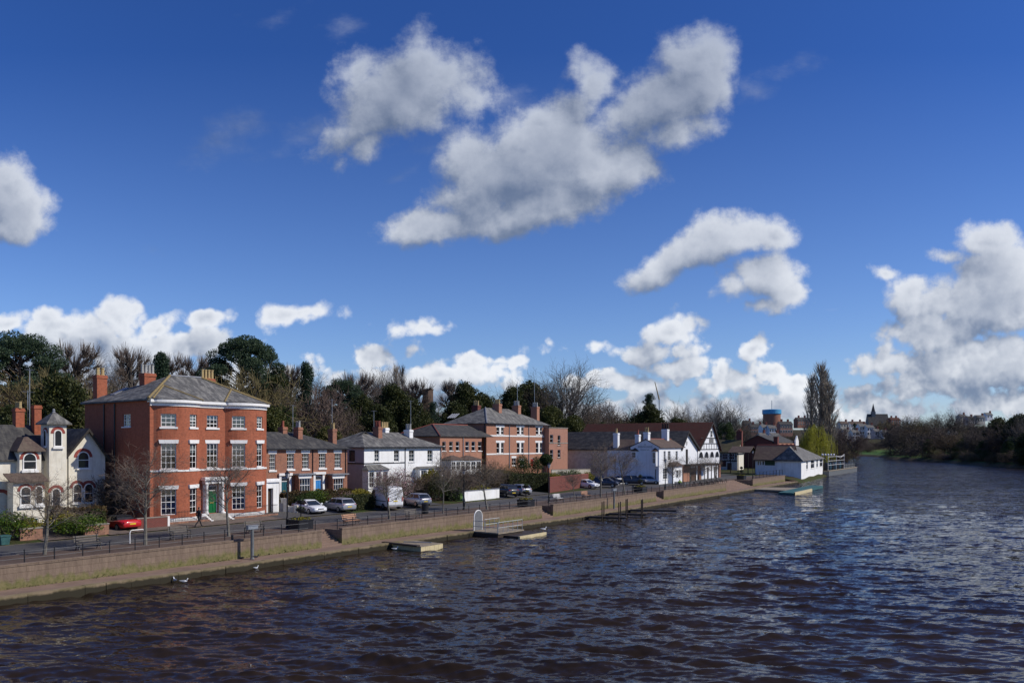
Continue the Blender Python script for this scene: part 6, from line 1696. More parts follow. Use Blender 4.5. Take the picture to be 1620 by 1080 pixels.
headed_post(971.5, 804.5, 2.7, 'grey box headed post on the path behind the timber jetties')
p = G(367.5, 883.5, PATH_Z); o = MB().lathe([(.09, 0), (.09, 1.72), (.11, 1.74), (.02, 1.84)], 0, 0, 0, 8).build('wall_post', M['black'], loc=p); tag(o, 'plain black post standing against the river wall left of the box headed post', 'post')
for i, (px_, py_, h_) in enumerate(((950, 804.5, 1.3),)):
    p = G(px_, py_, PATH_Z); o = MB().tube((0, 0, 0), (0, 0, h_), .06, n=6).build('mooring_post', M['deck_dark'], loc=p); tag(o, 'thin dark post on the path left of the timber jetties', 'post')

# ================================================================ landings and jetties
def frame_at(px, t_edge=0.0, z=0.0, turn=0.0):
    s = s_at(px, t_edge); x, y = P2(s, t_edge); return Vector((float(x), float(y), z)), bank_angle(s) + turn
# local x along the bank, y inland (so the water is -y)
p, a = frame_at(636, 0); root = empty('float_pontoon', (p.x, p.y, 0), a); tag(root, 'cream cube float pontoon moored to the path, first from the left', 'pontoon')
d = MB()
for i in range(5):
    for j in range(6): d.box(-1.3+.56*i+.012, -1.3+.56*i+.548, -3.5+.56*j+.012, -3.5+.56*j+.548, -.15, .36)
d.build('floats', M['pontoon'], root)
d = MB()
for i in range(7): d.box(-1.28+.4*i+.01, -1.28+.4*i+.39, -3.48, -.2, .364, .4)
d.build('deck', M['deck'], root)
MB().box(-1.6, -1.2, -3.3, .9, .404, .52).build('gangway', M['deck_dark'], root)
MB().tube((0, -.2, .46), (1.0, -2.6, .46), .04, n=5).build('mooring_pole', M['steel'], root)

p, a = frame_at(757, 0); root = empty('gated_landing', (p.x, p.y, 0), a); tag(root, 'landing stage with white arched gate and grey handrails', 'landing stage')
MB().box(-.75, 3.4, -3.1, .6, .38, .5).build('deck', M['deck'], root); MB().box(-.7, 3.3, -3.0, .2, .0, .377).build('beams', M['deck_dark'], root)
g = MB(); n_ = 12; R_ = .62
arc = [(-R_, 0), ] + [(R_*math.cos(math.pi - math.pi*k/n_), 1.35 + R_*math.sin(math.pi*k/n_)) for k in range(n_+1)] + [(R_, 0)]
g.path([(x+.2, .2, .5+z) for x, z in arc], [.05]*len(arc), 6); g.build('gate_arch', M['white'], root)
g = MB(); g.extr_y([(x*.9+.2, .52+z*.97) for x, z in arc], .18, .22); g.build('gate_panel', plain('grey mesh panel', (.15, .155, .165), .6), root)
for q in range(2):
    h = MB(); y_ = 0.0 if q == 0 else -2.95
    for z_ in (.98, 1.5): h.path([(-.6 if q else .95, y_, z_), (3.3, y_, z_)], [.03]*2, 6)
    x_ = -.6 if q else .95
    while x_ < 3.35: h.tube((x_, y_, .5), (x_, y_, 1.5), .03, n=6); x_ += .78
    h.build('handrail', M['steel'], root)
h = MB()
for z_ in (.98, 1.5): h.path([(-.65, .1, z_), (-.65, -2.95, z_)], [.03]*2, 6)
for y_ in (.1, -1.4, -2.9): h.tube((-.65, y_, .5), (-.65, y_, 1.5), .03, n=6)
h.build('handrail', M['steel'], root)
A_ = G(780, 846.7, .12); B_ = G(820, 849.6, .12); C_ = G(862, 842.6, .12)
a2 = math.atan2(C_.y-B_.y, C_.x-B_.x); Lx = (C_-B_).length; Ly = (A_-B_).length
root = empty('landing_float', (B_.x, B_.y, 0), a2); tag(root, 'low dark floating stage with a white edge strip, a gull standing on it', 'pontoon')
MB().box(0, Lx, 0, Ly, -.2, .2).build('deck', M['deck_dark'], root); MB().box(0, Lx, -.2, -.003, -.1, .22).build('edge_float', M['pontoon'], root)
GULL = B_ + (C_-B_)*.95

def jetty(px, label, L, turn, posts, w=.9):
    p, a = frame_at(px, 0); root = empty('timber_jetty', (p.x, p.y, 0), a + turn); tag(root, label, 'jetty', 'timber jetties')
    d = MB(); q = -.3
    while q > -L: d.box(-w/2, w/2, q-.17, q, .36, .42); q -= .19
    d.build('deck', M['deck_dark'], root)
    MB().box(-w/2-.06, -w/2+.08, -L, .4, .2, .357).build('beam', M['deck_dark'], root); MB().box(w/2-.08, w/2+.06, -L, .4, .2, .357).build('beam', M['deck_dark'], root)
    for y_ in posts:
        for sx in (-1, 1): MB().lathe([(.075, 0), (.07, 2.75), (.03, 2.8)], sx*(w/2+.14), y_, -.6, 8).build('post', M['deck_dark'], root)
jetty(928, 'dark timber jetty with four tall posts, nearest of the jetties', 4.7, .3, (-2.0, -4.0))
jetty(960, 'second dark timber jetty with tall posts, behind the nearest one', 4.9, .3, (-2.5, -4.4))
jetty(994, 'farthest dark timber jetty, long and without posts', 6.2, .42, ())
p, a = frame_at(1187, 0); root = empty('rowing_stage', (p.x, p.y, 0), a); tag(root, 'brown decked rowing stage with green float, in front of the boathouse', 'landing stage')
s0 = G(1192, 774.5, .3); s1 = G(1252, 772.5, .3); s2 = G(1300, 765.5, .3); s3 = G(1232, 777.5, .2)
o_ = Vector((p.x, p.y, 0)); rot = Matrix.Rotation(-a, 3, 'Z')
def lc(v): q = rot @ (Vector((v.x, v.y, 0)) - o_); return (q.x, q.y)
MB().prism([lc(G(1186, 773.5, .3)), lc(G(1242, 775.8, .3)), lc(G(1262, 771.6, .3)), lc(G(1200, 770.5, .3))], .05, .36).build('deck', M['deck'], root)
MB().prism([lc(G(1231, 779, .3)), lc(G(1255, 780.2, .3)), lc(G(1302, 768.7, .3)), lc(G(1285, 767.6, .3)), lc(G(1262, 771.9, .3)), lc(G(1243, 775.9, .3))], -.1, .37).build('green_float', M['teal'], root)
MB().prism([lc(G(1258, 780.3, .3)), lc(G(1285, 774.2, .3)), lc(G(1284, 773.5, .3)), lc(G(1257, 779.5, .3))], -.08, .46).build('edge_float', M['pontoon'], root)

# ================================================================ moored barge with railings
A_ = G(1311, 780.5*0+ 0 + 783.5, .0); A_ = G(1312, 752.5, 0); B_ = G(1362, 744.5, 0)
a2 = math.atan2(B_.y-A_.y, B_.x-A_.x); L_ = (B_-A_).length
root = empty('moored_barge', (A_.x, A_.y, 0), a2); tag(root, 'grey barge with white railings and dark barrels moored past the boathouse', 'barge')
W_ = 5.5
MB().prism([(-.5, W_), (-.5, 0), (L_*.86, 0), (L_, W_*.5), (L_*.86, W_)], -.3, 1.3).build('hull', M['hull'], root)
MB().prism([(-.6, W_+.1), (-.6, -.1), (L_*.86, -.1), (L_*1.02, W_*.5), (L_*.86, W_+.1)], 1.303, 1.5).build('gunwale', M['deck'], root)
h = MB(); hx = L_*.46
for z_ in (3.0, 4.2, 5.4): h.path([(0, .3, z_), (hx, .3, z_)], [.05]*2, 5)
for x_ in np.linspace(0, hx, 3): h.tube((x_, .3, 1.5), (x_, .3, 5.9), .07, n=5)
h.path([(hx*.5, .3, 5.5), (hx*.75, .3, 4.9), (hx, .3, 5.9)], [.06]*3, 5)
h.build('railing', M['white'], root)
h = MB()
for z_ in (2.3, 3.0): h.path([(hx, .3, z_), (L_*.86, .3, z_), (L_*.98, W_*.5, z_)], [.05]*3, 5)
for x_ in np.linspace(hx, L_*.86, 9): h.tube((x_, .3, 1.5), (x_, .3, 3.0), .05, n=5)
h.build('low_railing', M['black'], root)
MB().box(hx+.3, L_*.84, .5, 1.2, 1.51, 2.7).build('side_panel', M['hull'], root)
for i in range(7):
    MB().lathe([(.7, 0), (.85, .7), (.85, 1.4), (.7, 2.2)], .9+i*hx/6.6, 1.1, 1.503, 10).build('barrel', M['bin_blue'] if i % 2 else M['black'], root)
for i, (px_, Y_) in enumerate(((1301, 226), (1305.5, 229), (1310, 232), (1314.5, 235), (1319, 238))):
    X_ = (px_-810)/F*Y_; ht = CZ - (719-HOR)/F*Y_
    r_ = empty('globe_lamp', (X_, Y_, .6)); tag(r_, 'white globe lamp in the row of five beside the barge', 'lamp', 'row of five globe lamps by the barge')
    MB().lathe([(.12, 0), (.06, .5), (.06, ht-.9)], 0, 0, 0, 8).build('post', M['black'], r_); MB().ball((0, 0, ht-.6), .32, 10, 6).build('globe', M['globe'], r_, smooth=True)

# ================================================================ people
def skin_obj(name, verts, edges, radii, m, parent, sub=1):
    me = bpy.data.meshes.new(name); me.from_pydata(verts, edges, []); o = bpy.data.objects.new(name, me); COL.objects.link(o)
    md = o.modifiers.new('skin', 'SKIN'); 
    for i, r in enumerate(radii):
        me.skin_vertices[0].data[i].radius = (r, r) if not isinstance(r, tuple) else r
    me.skin_vertices[0].data[0].use_root = True
    o.modifiers.new('sub', 'SUBSURF').levels = sub; o.modifiers['sub'].render_levels = sub
    dg = bpy.context.evaluated_depsgraph_get(); me2 = bpy.data.meshes.new_from_object(o.evaluated_get(dg))
    COL.objects.unlink(o); bpy.data.objects.remove(o)
    o = bpy.data.objects.new(name, me2); COL.objects.link(o); me2.materials.clear(); me2.materials.append(m)
    for p_ in me2.polygons: p_.use_smooth = True
    if parent: o.parent = parent
    return o
def hand(parent, base, fwd, m):
    """palm and five separate fingers, slightly curled; fwd points along the fingers"""
    f = Vector(fwd).normalized(); s = f.cross(Vector((0, 0, 1))) if abs(f.z) < .9 else Vector((0, 1, 0)); s.normalize(); n = s.cross(f); b = Vector(base)
    vs, es, rs = [b, b + f*.05, b + f*.085], [(0, 1), (1, 2)], [.022, (.034, .016), (.036, .014)]
    for k, (q, L) in enumerate(((-.027, .066), (-.009, .076), (.009, .071), (.027, .055))):
        i = len(vs); st = b + f*.088 + s*q; vs += [st, st + f*L*.5 + n*.008, st + f*L + n*.028]; es += [(2, i), (i, i+1), (i+1, i+2)]; rs += [.0095, .0085, .007]
    i = len(vs); vs += [b + f*.04 + s*.035, b + f*.07 + s*.06 + n*.012, b + f*.095 + s*.058 + n*.025]; es += [(1, i), (i, i+1), (i+1, i+2)]; rs += [.012, .010, .008]
    return skin_obj('hand', vs, es, rs, m, parent)
def head(parent, c, yaw=0.0, hair='hair', tilt=0.0):
    h = MB(); h.lathe([(.001, -.118), (.045, -.112), (.062, -.085), (.07, -.04), (.078, .0), (.08, .04), (.07, .085), (.045, .112), (.001, .122)], 0, 0, 0, 14)
    v = []
    for x, y, z in h.v:
        x *= 1.22 if z > -.03 else 1.1
        if z < -.05 and x > 0: x += .012
        if abs(y) < .02 and x > .05 and -.035 < z < .01: x += .022
        v.append((x, y, z))
    h.v = v
    for sy in (-1, 1): h.ball((-.005, sy*.081, -.005), .022, 6, 4, 1.4)
    h.ball((.098, 0, -.022), .016, 6, 4, 1.3)
    o = h.build('head', M['skin'], parent, smooth=True, loc=c, rz=yaw)
    e = MB()
    for sy in (-1, 1): e.ball((.083, sy*.03, .012), .0105, 6, 4)
    e.build('eyes', M['hair'], o)
    MB().box(.083, .0935, -.022, .022, -.066, -.059).build('mouth', M['arch_brick'], o)
    hr = MB(); hr.lathe([(.086, .035), (.088, .06), (.078, .1), (.05, .125), (.001, .133)], -.014, 0, 0, 12); hr.add([], [])
    hr.v = [(x*1.16, y, z) for x, y, z in hr.v]
    hr.box(-.098, -.05, -.07, .07, -.05, .05)
    hr.build('hair', M[hair], o, smooth=True)
    return o
def walker(loc, rz):
    root = empty('person', loc, rz); tag(root, 'man in dark suit walking past the green door holding white papers', 'person')
    # x is forward
    J = dict(pel=(0,0,.95), wai=(.01,0,1.1), che=(.03,0,1.32), nec=(.03,0,1.47), nk2=(.045,0,1.56),
             hl=(0,.1,.92), kl=(.2,.1,.53), al=(.36,.1,.1), tl=(.52,.11,.05), hr=(0,-.1,.92), kr=(-.08,-.1,.5), ar=(-.4,-.1,.17), tr=(-.3,-.11,.03),
             sl=(.03,.2,1.42), el=(-.1,.25,1.15), wl=(.02,.24,.93), sr=(.03,-.2,1.42), er=(.02,-.27,1.14), wr=(.24,-.22,1.08))
    order = list(J); idx = {k: i for i, k in enumerate(order)}
    ed = [('pel','wai'),('wai','che'),('che','nec'),('nec','nk2'),('pel','hl'),('hl','kl'),('kl','al'),('al','tl'),('pel','hr'),('hr','kr'),('kr','ar'),('ar','tr'),('nec','sl'),('sl','el'),('el','wl'),('nec','sr'),('sr','er'),('er','wr')]
    R = dict(pel=(.15,.12), wai=(.15,.11), che=(.18,.12), nec=(.1,.07), nk2=.055, hl=.1, kl=.07, al=.05, tl=.04, hr=.1, kr=.07, ar=.05, tr=.04, sl=.075, el=.055, wl=.04, sr=.075, er=.055, wr=.04)
    body = skin_obj('body', [J[k] for k in order], [(idx[a], idx[b]) for a, b in ed], [R[k] for k in order], M['suit'], root)
    nk = MB(); nk.tube((.045, 0, 1.5), (.055, 0, 1.6), .054, .052, 10); nk.build('neck', M['skin'], root, smooth=True)
    head(root, (.075, 0, 1.665))
    MB().add([(.175, -.05, 1.2), (.175, .05, 1.2), (.135, .04, 1.48), (.135, -.04, 1.48)], [(0,1,2,3)]).build('shirt_front', M['paper'], root)
    hand(root, (.03, .24, .9), (.1, 0, -1), M['skin']); hand(root, (.26, -.21, 1.08), (1, .15, -.1), M['skin'])
    for q, an in ((.42, .1), (-.36, -.1)): pass
    for kx, ky, kz, tilt in ((.42, .1, .03, 0), (-.33, -.1, .05, .5)):
        s_ = MB(); s_.box(-.13, .14, -.045, .045, -.03, .05); so = s_.build('shoe', M['black'], root, smooth=False); so.location = (kx, ky, kz); so.rotation_euler = (0, tilt, 0)
    return root
pw = G(314, 833, 1.575)
walker(pw, UA)
ph = Vector(pw); c_, s_ = math.cos(UA), math.sin(UA)
o = MB().box(-.15, .15, -.012, .012, -.11, .11).build('papers', M['paper'], loc=(ph.x + .36*c_ + .2*s_, ph.y + .36*s_ - .2*c_, ph.z + 1.05), rz=UA); tag(o, 'white papers held by the man in the dark suit', 'papers')
def sitter(loc, rz, label, top, pants='suit'):
    root = empty('person', loc, rz); tag(root, label, 'person')
    J = dict(pel=(0,0,.55), wai=(.03,0,.72), che=(.1,0,.95), nec=(.16,0,1.08), nk2=(.19,0,1.16), hl=(.02,.1,.54), kl=(.44,.14,.56), al=(.46,.14,.1), tl=(.62,.15,.05), hr=(.02,-.1,.54), kr=(.44,-.14,.56), ar=(.4,-.14,.1), tr=(.56,-.15,.05),
             sl=(.14,.2,1.03), el=(.24,.26,.78), wl=(.46,.16,.72), sr=(.14,-.2,1.03), er=(.24,-.26,.78), wr=(.46,-.16,.72))
    def part(nm, keys, ed, m, R):
        idx = {k: i for i, k in enumerate(keys)}; skin_obj(nm, [J[k] for k in keys], [(idx[a], idx[b]) for a, b in ed], [R[k] for k in keys], m, root)
    R = dict(pel=(.16,.13), wai=(.15,.12), che=(.18,.13), nec=(.1,.07), nk2=.055, hl=.1, kl=.075, al=.05, tl=.04, hr=.1, kr=.075, ar=.05, tr=.04, sl=.08, el=.06, wl=.042, sr=.08, er=.06, wr=.042)
    part('body', ['pel','wai','che','nec','nk2','hl','kl','al','tl','hr','kr','ar','tr','sl','el','wl','sr','er','wr'], [('pel','wai'),('wai','che'),('che','nec'),('nec','nk2'),('pel','hl'),('hl','kl'),('kl','al'),('al','tl'),('pel','hr'),('hr','kr'),('kr','ar'),('ar','tr'),('nec','sl'),('sl','el'),('el','wl'),('nec','sr'),('sr','er'),('er','wr')], M[pants], R)
    R2 = {k: (tuple(q+.014 for q in v) if isinstance(v, tuple) else v+.014) for k, v in R.items()}
    part('jacket', ['wai','che','nec','sl','el','sr','er'], [('wai','che'),('che','nec'),('nec','sl'),('sl','el'),('nec','sr'),('sr','er')], M[top], R2)
    head(root, (.23, 0, 1.27)); hand(root, (.48, .16, .72), (1, -.2, -.2), M['skin']); hand(root, (.48, -.16, .72), (1, .2, -.2), M['skin'])
    return root
BA = bank_angle(s_at(1076, 5))
sp = W(1075, 5.4, PROM_Z)
sitter(sp, BA + .2, 'person in yellow hi vis jacket sitting on a bench in front of the pub', 'hivis')
b_ = bench((sp.x, sp.y, PROM_Z), BA, 'dark bench that the person in the hi vis jacket sits on', 'bench_wood'); b_.rotation_euler[2] = BA - math.pi/2 + .5
# bicycle leaning by the railing
def bicycle(loc, rz, label):
    root = empty('bicycle', loc, rz); tag(root, label, 'bicycle')
    for x_ in (-.52, .52):
        w_ = MB(); c = [(x_ + .33*math.cos(2*math.pi*k/18), 0, .34 + .33*math.sin(2*math.pi*k/18)) for k in range(19)]; w_.path(c, [.02]*19, 5); wo = w_.build('wheel', M['tyre'], root)
        s_ = MB()
        for k in range(8): s_.tube((x_, 0, .34), (x_ + .32*math.cos(math.pi*k/4), 0, .34 + .32*math.sin(math.pi*k/4)), .004, n=3)
        s_.build('spokes', M['steel'], wo)
    f = MB()
    for a, b in (((-.52,.34), (-.1,.32)), ((-.1,.32), (-.22,.82)), ((-.22,.78), (.34,.8)), ((-.1,.32), (.36,.72)), ((-.52,.34), (-.21,.76)), ((.52,.34), (.33,.86))): f.tube((a[0], 0, a[1]), (b[0], 0, b[1]), .018, n=6)
    f.build('frame', M['steel'], root); MB().box(-.34, -.1, -.06, .06, .84, .88).build('saddle', M['black'], root); MB().path([(.42, -.26, .95), (.34, -.1, .92), (.32, 0, .9), (.34, .1, .92), (.42, .26, .95)], [.016]*5, 6).build('handlebar', M['black'], root)
q_ = W(1084, 4.6, PROM_Z); bicycle(q_, BA + .15, 'bicycle leaning beside the person in the hi vis jacket')
# cafe tables with benches on the promenade
for i, px_ in enumerate((1103, 1113, 1121, 1129, 1136.5, 1143)):
    p = W(px_, 4.6, PROM_Z)
    if i == 0:
        T0 = empty('picnic_table', p, BA + math.pi/2); tag(T0, 'dark cafe picnic table in the row along the promenade outside the pub', 'table', 'cafe tables in front of the pub')
        MB().box(-.9, .9, -.38, .38, .72, .77).build('table_top', M['bench_wood'], T0)
        for sy in (-1, 1): MB().box(-.9, .9, sy*.78-.13, sy*.78+.13, .42, .46).build('seat', M['bench_wood'], T0)
        for sx in (-.6, .6):
            l = MB(); l.tube((sx, -.7, 0), (sx, -.2, .72), .045, n=4); l.tube((sx, .7, 0), (sx, .2, .72), .045, n=4); l.tube((sx, -.85, .39), (sx, .85, .39), .04, n=4); l.build('leg_frame', M['black'], T0)
    else:
        c = copy_tree(T0); c.location = p
# birds
def gull(loc, rz, label, swim=True, dark=False, sc=1.0):
    root = empty('gull' if not dark else 'pigeon', loc, rz); tag(root, label, 'bird'); root.scale = (sc, sc, sc)
    z0 = .0 if swim else .16; bm_ = M['feather_dark'] if dark else M['feather']; wm = M['feather_dark'] if dark else M['feather_grey']
    b = MB(); prof = [(.001, -.22), (.03, -.17), (.075, -.06), (.085, .04), (.06, .13), (.035, .17), (.001, .19)]
    b.lathe(prof, 0, 0, 0, 10); b.v = [(z, x, y*.85 + .07 + z0 + (.03 if z < -.12 else 0)) for x, y, z in b.v]
    b.path([(.14, 0, .1+z0), (.19, 0, .17+z0), (.2, 0, .2+z0)], [.045, .036, .03], 8); b.ball((.215, 0, .215+z0), .04, 8, 6)
    b.build('body', bm_, root, smooth=True)
    for sy in (-1, 1):
        w_ = MB(); w_.add([(.1, sy*.075, .13+z0), (.0, sy*.088, .08+z0), (-.2, sy*.05, .1+z0), (-.3, sy*.015, .13+z0), (-.05, sy*.04, .155+z0)], [(0,1,2,3,4) if sy > 0 else (4,3,2,1,0)]); w_.build('wing', wm, root)
    MB().add([(.245, -.012, .215+z0), (.245, .012, .215+z0), (.3, 0, .2+z0), (.245, 0, .228+z0)], [(0,1,2), (0,2,3), (1,3,2)]).build('beak', M['pot_buff'] if not dark else M['black'], root)
    if not swim:
        for sy in (-1, 1): MB().tube((0, sy*.03, 0), (0, sy*.03, .12+.0), .007, n=4).build('leg', M['pot_red'], root)
    return root
gull(G(277, 918.5, .02), 2.4, 'white gull swimming close to the path, left of the other gull', sc=1.05)
gull(G(291, 920.5, .02), .3, 'white gull with raised neck swimming just right of another gull', sc=1.05)
gull(G(405, 899, .02), 1.0, 'small white gull on the water below the box headed post', sc=.9)
gull(Vector((GULL.x, GULL.y, .24)), .4, 'grey winged gull standing at the end of the floating stage', swim=False, sc=1.3)
gull(G(625, 869, .02), .2, 'small white gull on the water left of the cream pontoon', sc=1.1)
gull(G(382, 887, PATH_Z+.02), 2.8, 'dark bird on the path edge left of the box headed post', swim=False, dark=True)
gull(G(404.5, 885, PATH_Z+.02), .5, 'dark bird on the path edge just right of the box headed post', swim=False, dark=True)
# low garden and car park walls
def garden_wall(pxa, ta, pxb, tb, h, m, label, top=None, th=.3, cop='sandstone', zoff=0.0):
    a, b = W(pxa, ta), W(pxb, tb); d = b - a; z = min(a.z, b.z) + zoff
    root = empty('garden_wall', (a.x, a.y, z), math.atan2(d.y, d.x)); tag(root, label, 'wall'); L = math.hypot(d.x, d.y)
    MB().box(0, L, 0, th, -.4, h).build('wall', M[m], root)
    if cop: MB().box(-.03, L+.03, -.04, th+.04, h+.003, h+.09).build('coping', M[cop], root)
    return root
garden_wall(32, 16.8, 67.5, 16.8, .85, 'stone_mix', 'low stone garden wall at far left behind the first street tree')
garden_wall(134.5, 16.2, 172.5, 16.2, .85, 'stone_mix', 'low red stone garden wall in front of the hedge, left of the red car')
garden_wall(735, 16.5, 790, 16.5, 1.25, 'white_render', 'long low white wall in front of the garden with the lawn', cop='lead')
garden_wall(870, 16.4, 931, 18.5, 2.3, 'brick_dark', 'tall dark brick garden wall between the clipped tree and white car', cop='ridge_red')
garden_wall(975, 19.5, 1003.5, 17.6, 1.1, 'pub_white', 'short white wall in the pub car park between parked cars', cop=None)
garden_wall(873, 34, 934, 30, 2.2, 'old_cream', 'pale yard wall in front of the modern brick block')
garden_wall(604, 17, 643.5, 17.4, .9, 'brick_orange', 'low brick wall and pier right of the white van', cop=None)
# wheelie bins by the cream cottage
for px_, t_, m_, lb, h_ in ((49, 19.5, 'bin_blue', 'dark blue wheelie bin beside the hedge of the cream cottage', 1.15), (6, 15.9, 'teal', 'teal recycling box at the far left edge of the road', .6)):
    p = W(px_, t_); r_ = empty('wheelie_bin', p, UA); tag(r_, lb, 'bin')
    MB().add([(-.26,-.3,0),(.26,-.3,0),(.26,.3,0),(-.26,.3,0),(-.33,-.38,h_),(.33,-.38,h_),(.33,.38,h_),(-.33,.38,h_)], [(3,2,1,0),(4,5,6,7),(0,1,5,4),(1,2,6,5),(2,3,7,6),(3,0,4,7)]).build('bin_body', M[m_], r_)
    MB().box(-.36, .36, -.42, .4, h_+.003, h_+.09).build('lid', M[m_], r_)
# drives that run from the road to the houses
for i, (a, b, c, d) in enumerate(((66, 132, 16, 22), (172, 212, 15.9, 25), (447, 560, 15.9, 20), (598, 700, 15.9, 19.5), (790, 870, 15.9, 22), (931, 1160, 15.9, 30))):
    mb = MB(); sa, sb = s_at(a, c), s_at(b, c); N_ = 8
    S_, T_ = np.meshgrid(np.linspace(sa, sb, N_+1), np.linspace(c-.3, d, N_+1), indexing='ij'); X_, Y_ = P2(S_, T_); Z_ = np.maximum(zg(S_, T_), ROAD_Z) + .035
    struct(gridmesh('driveway', X_, Y_, Z_, M['driveway'] if i < 2 else M['asphalt'], False))
# ================================================================ tree kit
class Grow:
    def __init__(self, seed): self.r = random.Random(seed); self.wood = MB(); self.twig = MB(); self.tips = []; self.rmin = 0.0
    def rot(self, d, ang, az):
        a = d.orthogonal().normalized(); a.rotate(Matrix.Rotation(az, 3, d)); return (d * math.cos(ang) + a * math.sin(ang)).normalized()
    def limb(self, p, d, L, r, lvl, P, up=0.0):
        R = self.r; r = max(r, self.rmin); n = 5 if lvl == 0 else 4 if lvl == 1 else 3 if lvl == 2 else 2
        pts, rs, dirs = [p.copy()], [r], [d.copy()]
        r1 = r * (P['taper'] if lvl < P['lv'] else .3)
        for i in range(n):
            w_ = P['wob'] * (1 if lvl else .35)
            d = (d + Vector((R.gauss(0, w_), R.gauss(0, w_), R.gauss(0, w_) + P['up'][min(lvl, len(P['up'])-1)]))).normalized()
            p = p + d * (L / n); pts.append(p.copy()); rs.append(r + (r1 - r) * (i+1)/n); dirs.append(d.copy())
        mb = self.wood if lvl <= P['wl'] else self.twig
        mb.path(pts, rs, 7 if lvl == 0 else 5 if lvl == 1 else 3, caps=False)
        if lvl >= P['lv']:
            self.tips.append((pts[-1], d)); return
        k = P['n'][lvl]; lo = P['lo'][lvl]
        for j in range(k):
            f = lo + (1 - lo) * (j + R.random()*.8) / k; f = min(f, 1.0)
            q = f * n; i = min(int(q), n-1); t = q - i
            pp = pts[i].lerp(pts[i+1], t); dd = dirs[i].lerp(dirs[i+1], t).normalized(); rr_ = rs[i] + (rs[i+1]-rs[i])*t
            a0, a1 = P['ang'][lvl]
            nd = self.rot(dd, rad(R.uniform(a0, a1)), j * 2.4 + R.uniform(-.5, .5))
            self.limb(pp, nd, L * R.uniform(*P['len'][lvl]) * ((.5 + .62*math.sin(math.pi*min(1, .12 + .88*(f - lo)/(1 - lo)))) if lvl == 0 and P.get('env') else 1 - P['shr'] * (f - lo) if lvl == 0 else 1), min(rr_*.8, r*P['rad'][lvl]), lvl+1, P)
TREES = {}
def finish(name, g, wm, tm):
    zs = [v[2] for v in g.wood.v] + [v[2] for v in g.twig.v]; xs = [abs(v[0]) for v in g.twig.v] + [abs(v[0]) for v in g.wood.v]
    TREES[name] = dict(H=max(zs), wood=g.wood, twig=g.twig, wm=wm, tm=tm, extra=[], hw=float(np.percentile(xs, 97)))
BASE = dict(taper=.45, wob=.13, up=(.0, .1, .06, .04), wl=2, shr=.45)
def bare(name, seed, H, wm, tm, trunk=.6, r=.24, **kw):
    P = dict(BASE, env='up' not in kw, lv=4, n=(13, 7, 6, 5), lo=(.3, .25, .25, .2), ang=((30, 60), (25, 55), (25, 60), (20, 60)), len=((.5, .75), (.45, .65), (.45, .65), (.4, .7)), rad=(.5, .55, .5, .5)); P.update(kw)
    g = Grow(seed); g.rmin = .022; g.limb(Vector((0, 0, -.3)), Vector((0, 0, 1)), H * trunk, r, 0, P); finish(name, g, wm, tm); return g
bare('broad1', 1, 16, 'bark_dark', 'twig_grey', r=.32, trunk=.78, n=(16, 7, 6, 5), ang=((40, 75), (25, 60), (25, 60), (25, 65)))
bare('broad2', 2, 15, 'bark_dark', 'twig_brown', r=.3, trunk=.8, n=(16, 7, 6, 5), ang=((40, 78), (25, 60), (25, 60), (25, 65)))
bare('broad3', 12, 14, 'bark_dark', 'twig_rust', r=.3, trunk=.76, n=(16, 7, 6, 5), ang=((45, 80), (25, 60), (25, 60), (25, 65)))
bare('fan1', 3, 20, 'bark', 'twig_grey', r=.42, trunk=.5, n=(10, 8, 7, 5), lo=(.4, .3, .2, .2), ang=((14, 42), (14, 42), (20, 50), (20, 55)), len=((.9, 1.25), (.45, .6), (.45, .6), (.4, .65)), up=(0, .16, .1, .05), shr=.1)
bare('fan2', 4, 17, 'bark', 'twig_brown', r=.34, trunk=.5, n=(9, 8, 7, 5), lo=(.45, .3, .2, .2), ang=((16, 45), (14, 45), (20, 50), (20, 55)), len=((.85, 1.15), (.45, .6), (.45, .65), (.4, .65)), up=(0, .14, .1, .05), shr=.1)
def dome(name, seed, wm, tm, H=9):
    bare(name, seed, H, wm, tm, trunk=.3, r=.3, n=(15, 8, 7, 5), lo=(.1, .15, .15, .15), ang=((25, 95), (20, 55), (20, 55), (20, 60)), len=((1.25, 1.75), (.42, .6), (.42, .6), (.4, .7)), up=(0, .1, .06, .03), shr=.0, rad=(.4, .5, .5, .5))
dome('dome_olive', 5, 'bark_dark', 'twig_olive'); dome('dome_brown', 6, 'bark_dark', 'twig_brown'); dome('dome_red', 7, 'bark_dark', 'twig_red')
def pollard(name, seed, H=14):
    g = Grow(seed); R = g.r
    P = dict(BASE, lv=2, n=(10, 3), lo=(.6, .4), ang=((35, 85), (25, 55)), len=((.13, .24), (.45, .65)), rad=(.55, .7), taper=.75, wob=.16, wl=9, up=(0, .14, .12))
    g.limb(Vector((0, 0, -.3)), Vector((0, 0, 1)), H*.74, .3, 0, P)
    tips = list(g.tips) + [(Vector((0, 0, H*.74)), Vector((0, 0, 1)))]
    cen = Vector((0, 0, H*.6))
    for p, d in tips:
        g.wood.ball(p, .2, 6, 4)
        o = ((p - cen).normalized() + d*.5 + Vector((0, 0, .35))).normalized()
        for k in range(34):
            q = g.rot(o, rad(R.uniform(4, 50)), R.uniform(0, 6.28)); L = R.uniform(1.0, 2.3) * H/14
            m_ = p + q*L*.5; e_ = p + (q + Vector((0, 0, .22))).normalized()*L
            g.twig.path([p, m_, e_], [.034, .026, .014], 3, caps=False)
    finish(name, g, 'bark_dark', 'twig_brown')
pollard('pollard1', 8); pollard('pollard2', 9)
